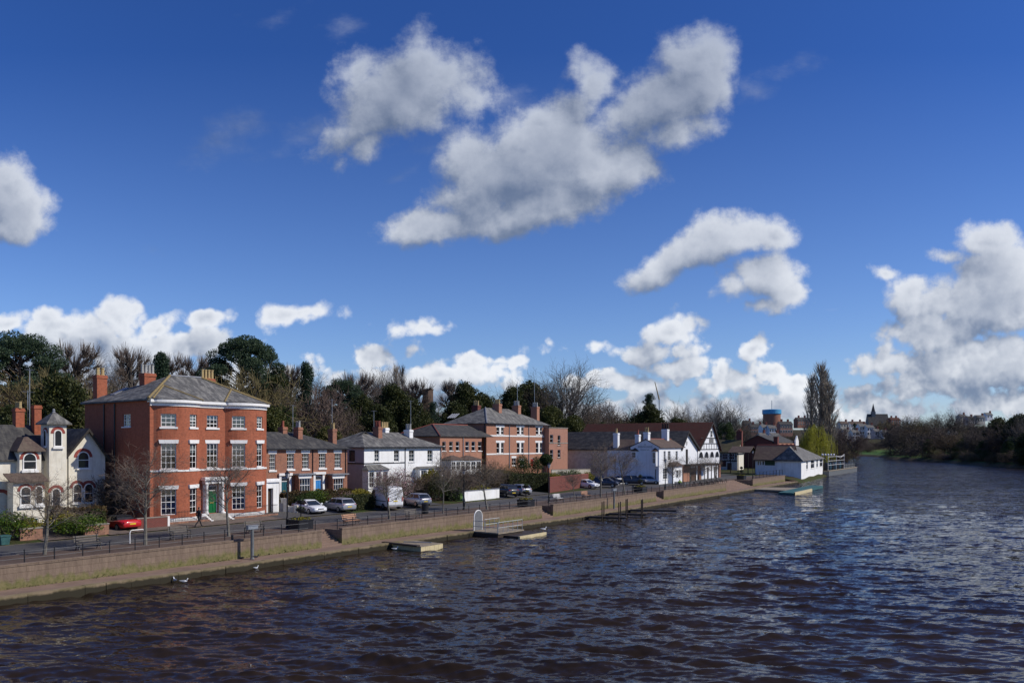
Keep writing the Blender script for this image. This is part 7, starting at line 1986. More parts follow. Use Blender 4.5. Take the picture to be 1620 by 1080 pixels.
def poplar(name, seed, H=24):
    g = Grow(seed); R = g.r
    g.wood.path([(0, 0, -.3), (.1, 0, H*.4), (0, .1, H*.75), (.05, 0, H)], [.5, .34, .18, .03], 7, caps=False)
    n = 150
    for i in range(n):
        z = H * (.09 + .85 * (i + R.random())/n); az = R.uniform(0, 6.28); L = (1 - z/H)**.6 * H * R.uniform(.16, .27) + .5
        b = Vector((0, 0, z)); o = Vector((math.cos(az), math.sin(az), 0))
        pts = [b, b + o*L*.16 + Vector((0, 0, L*.3)), b + o*L*.24 + Vector((0, 0, L*.65)), b + o*L*.27 + Vector((0, 0, L))]
        g.twig.path(pts, [.07, .05, .035, .012], 3, caps=False)
        for k in range(9):
            q = R.uniform(.15, 1); s_ = pts[0].lerp(pts[-1], q) + o*L*.05
            dd = Vector((math.cos(az + R.gauss(0, .9))*.35, math.sin(az + R.gauss(0, .9))*.35, 1)).normalized(); l2 = R.uniform(.8, 2.0)
            g.twig.path([s_, s_ + dd*l2], [.028, .01], 3, caps=False)
    finish(name, g, 'bark', 'twig_pale')
poplar('poplar1', 10); poplar('poplar2', 13)
# street trees on the promenade: slim trunk, thin spreading shoots
def street(name, seed, H, tm, clear=.33, spread=1.0, lean=0.0, wm='bark_pale'):
    P = dict(BASE, lv=4, wl=2, n=(16, 7, 6, 4), lo=(clear, .2, .2, .2), ang=((40*spread, 72*spread), (25, 60), (25, 60), (20, 60)), len=((.3, .52), (.42, .65), (.42, .65), (.4, .7)), rad=(.34, .5, .55, .6), up=(.0, .1, .05, .03), taper=.22, wob=.15, shr=.35)
    g = Grow(seed); g.rmin = .0085; g.limb(Vector((0, 0, -.1)), Vector((lean, 0, 1)).normalized(), H*.82, H*.0185, 0, P); finish(name, g, wm, tm)
street('street_a', 21, 7.5, 'twig_street', .42); street('street_b', 22, 8.5, 'twig_street', .36); street('street_c', 23, 7, 'twig_street', .48); street('street_d', 24, 6.5, 'twig_street', .46)
# ---- evergreens: clumps of leaf cards on a trunk with limbs
def clump_pts(g, c, r, n, flat=.7):
    d = g.normal(size=(n, 3)); d /= np.linalg.norm(d, axis=1, keepdims=True)
    return np.array(c) + d * (r * g.uniform(.35, 1.0, n) ** .6)[:, None] * np.array([1, 1, flat])
def ever(name, seed, H, hw, prof, nclump, cr, per, lm, size, flat=.75, wm='bark', trunk_r=.35, bare_to=.12, limbs=True, asp=.6):
    g = np.random.default_rng(seed); mb = MB()
    mb.path([(0, 0, -.4), (.1, .05, H*.35), (-.05, .1, H*.7), (0, 0, H*.93)], [trunk_r, trunk_r*.75, trunk_r*.45, .05], 7, caps=False)
    P = []
    for i in range(nclump):
        z = bare_to + (1 - bare_to) * (i + g.random()) / nclump
        rmax = prof(z) * hw; az = i * 2.4 + g.normal() * .5; rr_ = rmax * math.sqrt(g.uniform(.25, 1.0))
        c = (rr_*math.cos(az), rr_*math.sin(az), z*H - cr*.6)
        s = cr * g.uniform(.7, 1.25)
        P.append(clump_pts(g, c, s, per, flat))
        if limbs and rr_ > cr*.5: mb.path([(0, 0, max(.3, c[2] - rr_*.45)), (c[0]*.5, c[1]*.5, c[2] - rr_*.15), c], [trunk_r*.3, trunk_r*.2, .03], 4, caps=False)
    P = np.concatenate(P); V = cards(P, size, g, asp)
    TREES[name] = dict(H=H, wood=mb, twig=None, wm=wm, tm=None, extra=[(V, lm)], hw=hw)
sq = math.sqrt
ever('pine1', 31, 17, 6.5, lambda z: 0.0 if z < .45 else min(1, (z-.42)*4.5) * sq(max(0, 1 - ((z-.6)/.42)**2 if z > .6 else 1)), 60, 1.9, 900, 'leaf_pine', .17, .5, 'twig_red', .4, .45, asp=.42)
ever('pine2', 32, 18, 7.5, lambda z: 0.0 if z < .3 else min(1, (z-.28)*3) * sq(max(0, 1 - ((z-.5)/.52)**2 if z > .5 else 1)), 76, 2.0, 900, 'leaf_pine', .17, .5, 'bark_dark', .4, .3, asp=.42)
ever('yew1', 33, 10, 4.8, lambda z: sq(max(0.02, 1 - (z*1.02)**2.4)), 60, 1.35, 420, 'leaf_yew', .16, .85, 'bark_dark', .35, .05)
ever('yew2', 34, 11, 4.2, lambda z: sq(max(0.02, 1 - (z*1.02)**1.7)), 60, 1.25, 420, 'leaf_yew', .16, .85, 'bark_dark', .35, .05)
ever('olive_tree', 35, 9, 4.2, lambda z: sq(max(0.02, 1 - (z*1.02)**2.2)), 54, 1.2, 380, 'leaf_olive', .14, .8, 'bark_dark', .3, .06)
ever('fir1', 36, 16, 4.6, lambda z: (1 - z)**.75 + .05, 80, 1.0, 380, 'leaf_fir', .13, .45, 'bark_dark', .3, .06, asp=.3)
ever('cypress1', 37, 12, 1.9, lambda z: sq(max(.02, 1 - z**1.6)), 50, .8, 380, 'leaf_fir', .12, 1.2, 'bark_dark', .25, .04, limbs=False)
ever('ivy_tree', 38, 11, 3.2, lambda z: .45 + .55*math.sin(min(1, z*1.1)*3.1), 44, 1.0, 380, 'leaf_ivy', .12, 1.0, 'bark_dark', .3, .03)
# weeping willow
def willow(name, seed, H=13, hw=6.5):
    g = Grow(seed); R = g.r; G_ = np.random.default_rng(seed)
    P = dict(BASE, lv=2, n=(9, 5), lo=(.35, .3), ang=((25, 60), (25, 55)), len=((.6, .9), (.5, .7)), rad=(.5, .5), wl=9, up=(0, .12, .02))
    g.limb(Vector((0, 0, -.3)), Vector((0, 0, 1)), H*.6, .45, 0, P)
    pts = []
    for k in range(560):
        a = R.uniform(0, 6.28); e = R.random()**.55; lob = .8 + .2*math.sin(3*a + 1) + .1*math.sin(7*a); r_ = hw*e*lob
        zt = H * (.99 - .42*e*e) * R.uniform(.82, 1.0) * (.9 + .1*lob); zb = max(.4, zt - R.uniform(2.5, 7.5) * (0.6 + .5*e))
        x, y = r_*math.cos(a), r_*math.sin(a); n = 7
        pl = [(x + .35*math.sin(j*.6 + k)*.4, y + .3*math.cos(j*.5 + k)*.4, zt + (zb-zt)*j/n) for j in range(n+1)]
        g.twig.path(pl, [.022]*(n+1), 3, caps=False)
        q = np.array(pl); f = G_.uniform(0, n-.01, 42); i = f.astype(int); pts.append(q[i] + (q[i+1]-q[i])*(f-i)[:, None] + G_.normal(size=(42, 3))*.1)
    Pp = np.concatenate(pts); finish(name, g, 'bark_dark', 'twig_willow'); TREES[name]['extra'] = [(cards(Pp, .13, G_, .3, up=-.5), 'leaf_willow')]; TREES[name]['hw'] = hw; TREES[name]['H'] = H
willow('willow1', 41)
# shrubs: many leaf cards or thin stems from the ground
def shrub(name, seed, H, hw, lm, n=2200, size=.08, stems=None):
    g = np.random.default_rng(seed); mb = MB(); R = random.Random(seed)
    for k in range(10): a = R.uniform(0, 6.28); mb.path([(0, 0, -.1), (hw*.35*math.cos(a), hw*.35*math.sin(a), H*.45), (hw*.6*math.cos(a), hw*.6*math.sin(a), H*.8)], [.05, .03, .012], 4, caps=False)
    P = []
    for k in range(16):
        a = k*2.4; e = math.sqrt((k+.5)/16); c = (hw*.72*e*math.cos(a), hw*.72*e*math.sin(a), H*(.42 + .33*(1-e*e)) * R.uniform(.8, 1.1)); P.append(clump_pts(g, c, hw*.42, n//16, .9*H/hw*.6 + .3))
    P = np.concatenate(P); P = P[P[:, 2] > 0.02]
    TREES[name] = dict(H=H, wood=mb, twig=None, wm='bark_dark', tm=None, extra=[(cards(P, size, g), lm)], hw=hw)
shrub('shrub_laurel', 51, 2.2, 1.7, 'leaf_laurel'); shrub('shrub_yellow', 52, 1.6, 1.2, 'leaf_yellow'); shrub('shrub_brown', 53, 2.6, 2.2, 'leaf_brown', 2600); shrub('shrub_dark', 54, 3.2, 2.6, 'leaf_yew', 3000, .09); shrub('shrub_ivy', 55, 2.8, 2.0, 'leaf_ivy', 2600, .09); shrub('shrub_pink', 56, 2.6, 2.0, 'blossom', 1200, .07)
def thicket(name, seed, tm, H=4):
    bare(name, seed, H, 'bark_dark', tm, trunk=.18, r=.1, n=(16, 7, 5, 4), lo=(.05, .1, .15, .15), ang=((25, 95), (20, 55), (20, 55), (20, 60)), len=((3.0, 4.6), (.42, .6), (.42, .6), (.4, .7)), up=(0, .12, .08, .04), shr=.0, rad=(.45, .55, .5, .5))
thicket('thicket_brown', 57, 'twig_brown'); thicket('thicket_rust', 58, 'twig_rust'); thicket('thicket_olive', 59, 'twig_olive')

def base_tree(v):
    T = TREES[v]
    if 'me' not in T:
        a = T['wood'].build('trunk', M[T['wm']]); T['me'] = [('trunk', a.data)]; bpy.data.objects.remove(a)
        if T['twig'] is not None and T['twig'].f:
            a = T['twig'].build('crown' if not T['extra'] else 'shoots', M[T['tm']]); T['me'].append((a.name.split('.')[0], a.data)); bpy.data.objects.remove(a)
        for V, lm in T['extra']:
            a = np_mesh('crown', V, np.arange(len(V)), 4, M[lm]); T['me'].append(('crown', a.data)); bpy.data.objects.remove(a)
    return T
TR_ = random.Random(77)
def plant(v, pos, h, hw=None, label='', cat='tree', group=None, kind=None):
    T = base_tree(v); s = h / T['H']; sx = s if hw is None else hw / T['hw']
    root = empty(kind or 'tree', pos, TR_.uniform(0, 6.28)); root.scale = (sx, sx, s)
    tag(root, label, cat, group)
    for nm, me in T['me']:
        o = bpy.data.objects.new(nm, me); COL.objects.link(o); o.parent = root
    return root
def plant_px(v, px, top, hwpx, t=None, Y=None, base_py=None, **k):
    """plants a tree by the photo column of its trunk, the row of its top and its half width in pixels"""
    if Y is not None:
        X = (px - 810) / F * Y
        z = far_ground(X, Y) if base_py is None else CZ - (base_py - HOR) / F * Y
        p = Vector((X, Y, z))
    else: p = W(px, t)
    h = depth_z(p, top) - p.z
    return plant(v, p - Vector((0, 0, .1)), h, None if hwpx is None else hwpx / F * p.y, **k)
# ================================================================ street trees along the promenade
ST = 'young bare street trees along the promenade'
for v, px, top, hw, t, lb in (
    ('street_a', 70, 728, 52, 7.2, 'bare street tree farthest left, forking low, in front of the cream cottage'),
    ('street_b', 230, 690, 66, 7.0, 'tall bare street tree with wide brown branches beside the white hoop'),
    ('street_a', 362, 692, 44, 6.8, 'bare street tree in front of the right bay of the red house'),
    ('street_c', 616, 728, 48, 6.6, 'bare street tree in front of the white van'),
    ('street_b', 701, 700, 26, 6.4, 'slim leaning bare street tree to the right of the litter bin'),
    ('street_d', 735, 722, 36, 9.0, 'small bare tree behind the lamp post at the left end of the low white wall'),
    ('street_c', 771, 712, 40, 6.2, 'bare street tree in front of the middle of the low white wall'),
    ('street_d', 909, 735, 19, 5.8, 'very thin young street tree by the warm orange bench'),
    ('street_b', 950, 694, 34, 5.6, 'bare street tree in front of the navy car'),
    ('street_c', 988.5, 698, 30, 5.4, 'bare street tree in front of the short white car park wall'),
    ('street_a', 1064.5, 712, 20, 5.2, 'bare street tree in front of the white pub front'),
    ('street_b', 1091, 716, 15, 5.0, 'dark trunked street tree in front of the white gabled hall'),
    ('street_a', 1115, 712, 18, 4.8, 'bare street tree in front of the timbered house'),
    ('street_d', 1132, 716, 10, 4.6, 'slender street tree at the right corner of the timbered house')):
    plant_px(v, px, top, hw, t, label=lb, cat='tree', group=ST, kind='street_tree')
    
# ================================================================ trees on the hillside behind the houses
ZONES = ((0, 170, 'behind the cream cottage'), (170, 430, 'behind the red house'), (430, 550, 'behind the brown brick terrace'), (550, 690, 'behind the white house'), (690, 860, 'behind the tall brick terrace'), (860, 1010, 'above the long hall roof'), (1010, 1180, 'behind the timbered house'), (1180, 1345, 'behind the boathouse'), (1345, 1460, 'on the far meadow bank'), (1460, 1700, 'on the shaded right bank'))
def zone(px): return next((z for a, b, z in ZONES if a <= px < b), 'on the hillside')
KN = {'broad1': 'grey bare broadleaf tree', 'broad2': 'brown bare broadleaf tree', 'broad3': 'rusty bare broadleaf tree', 'fan1': 'tall bare tree with fanned limbs', 'fan2': 'bare tree with rising limbs', 'dome_olive': 'rounded olive twigged tree', 'dome_brown': 'rounded brown twigged tree', 'dome_red': 'rounded reddish twigged tree',
      'pollard1': 'pollarded bare tree with knobbly limbs', 'pollard2': 'pollarded bare tree with radiating shoots', 'poplar1': 'tall columnar poplar', 'poplar2': 'narrow columnar poplar', 'pine1': 'dark umbrella topped pine', 'pine2': 'dark layered pine', 'yew1': 'dark green dome shaped yew', 'yew2': 'dark green pointed yew',
      'olive_tree': 'olive green evergreen tree', 'fir1': 'dark conical fir', 'cypress1': 'narrow dark cypress', 'ivy_tree': 'ivy covered tree', 'willow1': 'yellow green weeping willow', 'shrub_laurel': 'bright green laurel bush', 'shrub_yellow': 'yellow green bush', 'shrub_brown': 'brown leaved bush', 'shrub_dark': 'dark evergreen bush', 'shrub_ivy': 'green ivy bush', 'shrub_pink': 'pink blossoming bush', 'thicket_brown': 'bare brown thicket', 'thicket_rust': 'rusty bare thicket', 'thicket_olive': 'olive bare thicket'}
def T(v, px, top, hw, t=None, Y=None, kind=None, base_py=None, where=None):
    T_ = TREES[v]; p_ = W(px, t) if Y is None else Vector(((px - 810)/F*Y, Y, far_ground((px - 810)/F*Y, Y) if base_py is None else CZ - (base_py - HOR)/F*Y))
    if not v.startswith(('shrub', 'thicket', 'poplar', 'willow')):      # keep the habit of the kind: no squeezed crowns
        nat = (depth_z(p_, top) - p_.z) * T_['hw'] / T_['H'] / p_.y * F; hw = min(max(hw, nat*.85), nat*1.5)
    bush = v.startswith(('shrub', 'thicket')); wh = where or zone(px)
    return plant_px(v, px, top, hw, t, Y, base_py, label=KN[v] + ' ' + wh, cat='bush' if bush else 'tree', group=KN[v] + ' group ' + wh, kind=kind or ('bush' if bush else {'yew1': 'yew_tree', 'yew2': 'yew_tree', 'pine1': 'pine_tree', 'pine2': 'pine_tree', 'fir1': 'fir_tree', 'cypress1': 'cypress_tree', 'willow1': 'willow_tree', 'poplar1': 'poplar_tree', 'poplar2': 'poplar_tree'}.get(v, 'bare_tree' if not v in ('olive_tree', 'ivy_tree') else 'tree')))
HILL = [
 ('pine1', 32, 522, 50, 66), ('pollard1', 106, 533, 28, 84), ('broad2', 80, 545, 36, 95), ('broad2', 158, 543, 38, 88), ('pollard2', 210, 540, 27, 86), ('broad1', 185, 552, 34, 98), ('cypress1', 255, 556, 17, 70), ('pollard1', 296, 556, 32, 88), ('pollard2', 268, 553, 26, 94), ('pine2', 384, 527, 58, 68), ('dome_olive', 386, 568, 56, 50),
 ('dome_olive', 75, 572, 46, 52), ('yew1', 95, 592, 44, 46), ('broad3', 30, 590, 40, 56), ('yew2', 20, 640, 34, 44), ('broad3', 235, 590, 44, 70), ('dome_brown', 175, 590, 40, 60), ('dome_olive', 130, 585, 36, 64), ('broad2', 330, 575, 30, 90),
 ('pollard2', 451, 570, 22, 88), ('broad2', 497, 560, 34, 82), ('cypress1', 484, 572, 12, 74), ('dome_red', 492, 590, 56, 50), ('yew2', 440, 594, 26, 62), ('ivy_tree', 452, 640, 22, 44), ('olive_tree', 425, 640, 30, 42), ('yew1', 470, 672, 30, 40), ('pine1', 540, 597, 18, 78), ('olive_tree', 520, 672, 30, 42),
 ('pollard1', 553, 582, 20, 90), ('yew1', 572, 625, 36, 58), ('yew2', 622, 607, 40, 60), ('yew1', 650, 628, 30, 56), ('fan2', 586, 571, 26, 96), ('fan1', 603, 568, 30, 104), ('broad1', 618, 580, 24, 98), ('poplar1', 627, 571, 9, 100), ('poplar2', 636, 573, 8, 104), ('pollard2', 659, 594, 19, 88), ('yew2', 600, 640, 36, 48), ('dome_brown', 540, 640, 30, 56), ('olive_tree', 668, 655, 30, 60), ('fir1', 685, 632, 18, 68), ('broad3', 690, 622, 26, 80),
 ('pollard1', 705, 595, 20, 92), ('yew2', 736, 604, 27, 84), ('broad1', 752, 597, 16, 100), ('yew1', 765, 622, 19, 84), ('yew1', 718, 636, 26, 72), ('broad1', 792, 605, 26, 102), ('broad2', 770, 612, 26, 108), ('broad1', 830, 576, 30, 104), ('broad2', 852, 584, 28, 98), ('fan1', 890, 556, 48, 76), ('yew1', 842, 604, 34, 92), ('yew2', 812, 612, 26, 90), ('olive_tree', 870, 640, 26, 74), ('fan2', 862, 590, 30, 86),
 ('broad2', 928, 606, 34, 84), ('fan2', 940, 618, 28, 76), ('dome_brown', 968, 628, 30, 78), ('dome_red', 996, 630, 26, 74), ('broad1', 1008, 630, 14, 84), ('olive_tree', 905, 655, 24, 66), ('dome_olive', 980, 655, 28, 62), ('yew1', 955, 668, 22, 60), ('yew1', 1010, 655, 18, 62), ('broad3', 915, 640, 30, 70),
 ('fir1', 1046, 619, 22, 66), ('yew2', 1030, 640, 20, 58), ('fan2', 1073, 624, 22, 66), ('broad1', 1100, 638, 22, 62), ('fan1', 1140, 621, 34, 56), ('broad1', 1120, 630, 26, 64), ('dome_olive', 1085, 655, 20, 58), ('ivy_tree', 1148, 668, 18, 46), ('broad3', 1165, 650, 20, 66), ('yew1', 1072, 660, 18, 54), ('broad2', 1172, 662, 16, 52)]
for v, px, top, hw, t in HILL:
    if px < 1062: T(v, px, top, hw, t)
    else: T(v, px, top, hw, Y=235 + (t - 46)*3, base_py=HOR + (CZ - 2.5)*F/(235 + (t - 46)*3))
# undergrowth between them
R_ = random.Random(9)
for lay, (t0, t1, h0, h1, st_) in enumerate(((42, 54, 3.5, 6.0, 15), (56, 72, 5.5, 9.0, 14), (76, 96, 4.5, 7.0, 13))):
    for px in range(-10, 1040, st_):
        t = R_.uniform(t0, t1) + (14 if px > 860 else 0)
        v = R_.choice(['thicket_brown', 'thicket_rust', 'thicket_olive', 'shrub_dark', 'shrub_ivy', 'thicket_olive', 'thicket_brown'] if lay == 0 else ['dome_brown', 'dome_olive', 'broad3', 'thicket_brown', 'dome_olive', 'dome_red', 'broad2', 'thicket_olive'])
        p = W(px + R_.uniform(-6, 6), t); h = R_.uniform(h0, h1)
        wh = zone(px); low = ('low on the hillside ', 'half way up the hillside ', 'near the top of the hillside ')[lay]
        bush = v.startswith(('shrub', 'thicket'))
        plant(v, p, h, h*R_.uniform(.6, .95), KN[v] + ' ' + low + wh, 'bush' if bush else 'tree', 'hillside growth ' + KN[v] + ' ' + low + wh, 'bush' if bush else 'bare_tree' if v != 'yew1' else 'yew_tree')
for px in range(1030, 1186, 7):
    Y_ = R_.uniform(235, 330); v = R_.choice(['thicket_brown', 'dome_brown', 'thicket_rust', 'dome_olive', 'broad3', 'shrub_dark', 'yew1'])
    if px < 1090: Y_ += 25
    x_ = (px - 810)/F*Y_; h = R_.uniform(6, 10) if v not in ('shrub_dark', 'thicket_rust', 'thicket_brown') else R_.uniform(5, 7.5)
    plant(v, Vector((x_, Y_, 2.2)), h, h*R_.uniform(.55, .8), KN[v] + ' among the growth right of the timbered house roof', 'tree' if not v.startswith(('shrub', 'thicket')) else 'bush', 'growth right of the timbered house ' + KN[v], 'bush' if v.startswith(('shrub', 'thicket')) else 'bare_tree' if v != 'yew1' else 'yew_tree')
# brick ruin on the skyline
p = W(677, 92); z_ = depth_z(p, 617); r_ = empty('brick_tower', p, UA); M['ruin'] = plain('weathered dark brick', (.12, .075, .055), .95, (.07, .05, .04), 1.5); tag(r_, 'square weathered brick tower among bare trees on the skyline', 'tower')
MB().box(-1.0, 1.0, -1.0, 1.0, -1, z_-p.z).build('wall', M['ruin'], r_); MB().box(-1.1, 1.1, -1.1, 1.1, z_-p.z+.003, z_-p.z+.35).build('parapet', M['ruin'], r_)
# crane jib showing above the fir
p0 = Vector(((1037-810)/F*520, 520, 2)); r_ = empty('crane', p0, 0); tag(r_, 'slanting crane jib above the dark fir on the skyline', 'crane')
q0 = Vector(((1043-810)/F*520, 520, CZ + (702-632)/F*520)) - p0; q1 = Vector(((1036-810)/F*520, 520, CZ + (702-604)/F*520)) - p0
MB().tube((0+q0.x, 0, 0), q0, .5, .4, 6).build('mast', M['steel'], r_); MB().tube(q0, q1, .5, .25, 5).build('jib', M['pot_buff'], r_)

# ================================================================ gardens
def hedge(pxa, ta, pxb, tb, h, wd, lm, label, seed, round_=0.0, bend=0.0, dens=130):
    a, b = W(pxa, ta), W(pxb, tb); d = b - a; L = math.hypot(d.x, d.y); z = min(a.z, b.z)
    root = empty('hedge', (a.x, a.y, z), math.atan2(d.y, d.x)); tag(root, label, 'hedge')
    g = np.random.default_rng(seed)
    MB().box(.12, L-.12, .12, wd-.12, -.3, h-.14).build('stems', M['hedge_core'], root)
    A = 2*h*(L+wd) + L*wd; n = int(A*dens)
    u = g.uniform(0, 1, n); P = np.zeros((n, 3)); f = g.choice(5, n, p=np.array([L*h, L*h, wd*h, wd*h, L*wd])/(2*L*h+2*wd*h+L*wd))
    P[:, 0] = g.uniform(0, L, n); P[:, 1] = g.uniform(0, wd, n); P[:, 2] = g.uniform(0, h, n)
    P[f == 0, 1] = 0; P[f == 1, 1] = wd; P[f == 2, 0] = 0; P[f == 3, 0] = L; P[f == 4, 2] = h
    P += g.normal(size=(n, 3))*.055
    P[:, 2] += .07*np.sin(P[:, 0]*1.9 + seed) + .05*np.sin(P[:, 0]*4.3); P[:, 1] += .06*np.sin(P[:, 0]*2.7 + seed)
    np_mesh('foliage', cards(P, .085, g), np.arange(4*n), 4, M[lm], root)
    return root
hedge(75, 20.5, 163, 18.2, 1.9, 1.6, 'leaf_brown', 'long brownish clipped hedge between the cream cottage and the red car', 1)
hedge(145, 18.0, 166, 17.6, 1.7, 1.0, 'leaf_hedge', 'green squared end of the hedge beside the red convertible', 2)
hedge(563, 16.6, 594, 17.2, 1.55, 1.8, 'leaf_hedge', 'square clipped green hedge left of the white van', 3)
hedge(450, 22.5, 556, 21.5, 1.7, 1.2, 'leaf_brown', 'mixed brown garden hedge in front of the brown brick terrace', 4)
hedge(806, 20.5, 871, 17.8, 2.7, 2.0, 'leaf_hedge', 'tall dark rounded hedge behind the silver hatchback', 5)
hedge(700, 21, 712, 17.5, 2.6, 1.4, 'leaf_ivy', 'tall green hedge end at the left side of the lawn', 6)
def S(v, px, t, h, hw, label, kind='bush'): plant(v, W(px, t), h, hw, label, 'bush', None, kind)
for a in (('shrub_laurel', 12, 17.5, 2.3, 1.9, 'glossy green laurel bush at the far left edge'), ('shrub_yellow', 42, 17.8, 1.7, 1.1, 'yellow green conifer bush beside the dark blue bin'), ('shrub_laurel', 118, 16.9, 1.6, 1.9, 'bright green bush sprawling in front of the brown hedge'), ('shrub_yellow', 98, 18.6, 1.9, 1.3, 'yellowish bush at the left end of the brown hedge'), ('shrub_laurel', 137, 17.1, 1.7, 1.5, 'bright laurel directly behind the low red stone wall'),
          ('thicket_brown', 195, 24.5, 5.0, 3.2, 'large bare brown thicket against the side of the red house'), ('thicket_rust', 176, 26, 4.2, 2.4, 'rusty bare thicket behind the red convertible'), ('shrub_dark', 206, 25, 2.8, 2.0, 'dark bush at the foot of the red house side wall'),
          ('shrub_laurel', 500, 21.2, 2.0, 1.8, 'green laurel bush behind the white saloon'), ('shrub_ivy', 486, 21.0, 1.8, 1.6, 'dark green bush behind the yard wall, left of the laurel'), ('shrub_brown', 518, 20.8, 1.7, 1.5, 'brown bush behind the silver estate car'), ('shrub_yellow', 541, 22.5, 1.9, 1.3, 'yellow green bush under the right bay of the terrace'), ('shrub_ivy', 553, 18.8, 1.7, 1.7, 'dark rounded bush left of the clipped square hedge'), ('shrub_pink', 545, 21.5, 1.6, 1.5, 'reddish pink bush between hedge and van'), ('shrub_yellow', 571, 22.5, 1.7, 1.5, 'yellow green bush at the white house side wall'),
          ('shrub_pink', 633, 20.5, 4.2, 1.9, 'pink blossoming shrub behind the white van'), ('shrub_pink', 606, 22, 3.9, 1.6, 'pale pink magnolia in front of the white house bay'), ('thicket_rust', 655, 21.5, 4.2, 3.0, 'rusty brown thicket behind the silver hatchback'), ('thicket_brown', 672, 20.5, 3.8, 2.6, 'brown thicket in front of the white house right bay'), ('shrub_yellow', 681, 22, 3.9, 1.6, 'yellow flowering forsythia in front of the white house'), ('shrub_ivy', 697, 19, 3.3, 2.0, 'ivy clad bush right of the silver hatchback'), ('shrub_dark', 689, 18.5, 3.0, 1.8, 'dark evergreen bush left of the lawn'),
          ('thicket_brown', 722, 22.5, 4.6, 3.4, 'brown bare thicket at the back of the lawn'), ('thicket_rust', 745, 24, 4.4, 3.0, 'rusty thicket in front of the brick annexe'), ('thicket_olive', 765, 24, 4.2, 3.2, 'olive thicket above the low white wall'), ('thicket_brown', 783, 22.5, 3.8, 2.6, 'brown thicket at the right end of the low white wall'), ('shrub_yellow', 762, 18.5, 1.7, 1.7, 'pale green bush behind the low white wall'), ('thicket_olive', 790, 26, 4.0, 2.6, 'olive thicket in front of the tall brick terrace'), ('shrub_brown', 812, 27, 2.5, 2.5, 'brown bush behind the tall dark hedge'), ('shrub_ivy', 826, 31, 4.2, 1.6, 'ivy bush climbing the front of the tall brick terrace'), ('shrub_ivy', 849, 32, 3.8, 1.6, 'round ivy bush right of the red door'),
          ('shrub_yellow', 876, 22, 2.4, 1.6, 'yellow green bush behind the dark brick garden wall'), ('shrub_ivy', 889, 22, 2.6, 1.6, 'green bush behind the left part of the dark brick wall'), ('shrub_yellow', 928, 21, 2.3, 1.6, 'bright yellow bush above the right end of the dark brick wall'), ('shrub_laurel', 907, 22, 2.7, 1.8, 'green shrub behind the middle of the dark brick wall')): S(*a)
# clipped ball tree
p = W(864, 22); g_ = np.random.default_rng(8); r_ = empty('clipped_tree', p); tag(r_, 'ball clipped green tree on a short stem before the modern brick block', 'tree')
zc = depth_z(p, 727) - p.z; rr0 = 10/F*p.y
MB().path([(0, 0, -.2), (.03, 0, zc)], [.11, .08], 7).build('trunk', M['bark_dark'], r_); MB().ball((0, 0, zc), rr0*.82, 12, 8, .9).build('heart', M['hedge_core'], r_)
d_ = g_.normal(size=(2600, 3)); d_ /= np.linalg.norm(d_, axis=1, keepdims=True); V = cards(d_*(rr0*g_.uniform(.86, 1.03, 2600))[:, None]*np.array([1, 1, .92]) + np.array([0, 0, zc]), .09, g_); np_mesh('crown', V, np.arange(len(V)), 4, M['leaf_ivy'], r_)
# paved forecourt in front of the red house
sa, sb = s_at(215, 16), s_at(447, 16); S_, T_ = np.meshgrid(np.linspace(sa, sb, 12), np.linspace(15.75, 20.5, 6), indexing='ij'); X_, Y_ = P2(S_, T_)
struct(gridmesh('forecourt', X_, Y_, np.maximum(zg(S_, T_), ROAD_Z) + .03, M['driveway'], False))
# lawn behind the low white wall
sa, sb = s_at(712, 18), s_at(735, 18); S_, T_ = np.meshgrid(np.linspace(sa, sb + 6, 8), np.linspace(16.6, 23, 8), indexing='ij'); X_, Y_ = P2(S_, T_); 
M['lawn'] = plain('mown lawn', (.06, .13, .02), .95, (.085, .16, .03), 1.2)
struct(gridmesh('lawn', X_, Y_, zg(S_, T_) + .05, M['lawn'], False))
# grass round the feet of the street trees is part of the paving; poplars, willow and river side bushes past the boathouse
for v, px, top, hw, Y in (('poplar1', 1284, 586, 12, 300), ('poplar2', 1299, 568, 15, 306), ('poplar1', 1312, 598, 14, 302), ('poplar2', 1306, 580, 10, 318)): T(v, px, top, hw, Y=Y, base_py=702 + (CZ-1.6)*F/Y, where='past the boathouse above the willow')
T('willow1', 1289, 667, 31, Y=262, base_py=702 + (CZ-1.2)*F/262)
for v, px, top, hw, Y in (('thicket_rust', 1322, 690, 14, 285), ('thicket_olive', 1336, 697, 13, 330), ('thicket_brown', 1328, 680, 14, 320), ('dome_red', 1340, 668, 16, 380), ('thicket_rust', 1350, 700, 12, 420), ('broad2', 1328, 655, 12, 420)): T(v, px, top, hw, Y=Y, base_py=702 + (CZ-.9)*F/Y, where='on the bank right of the willow')
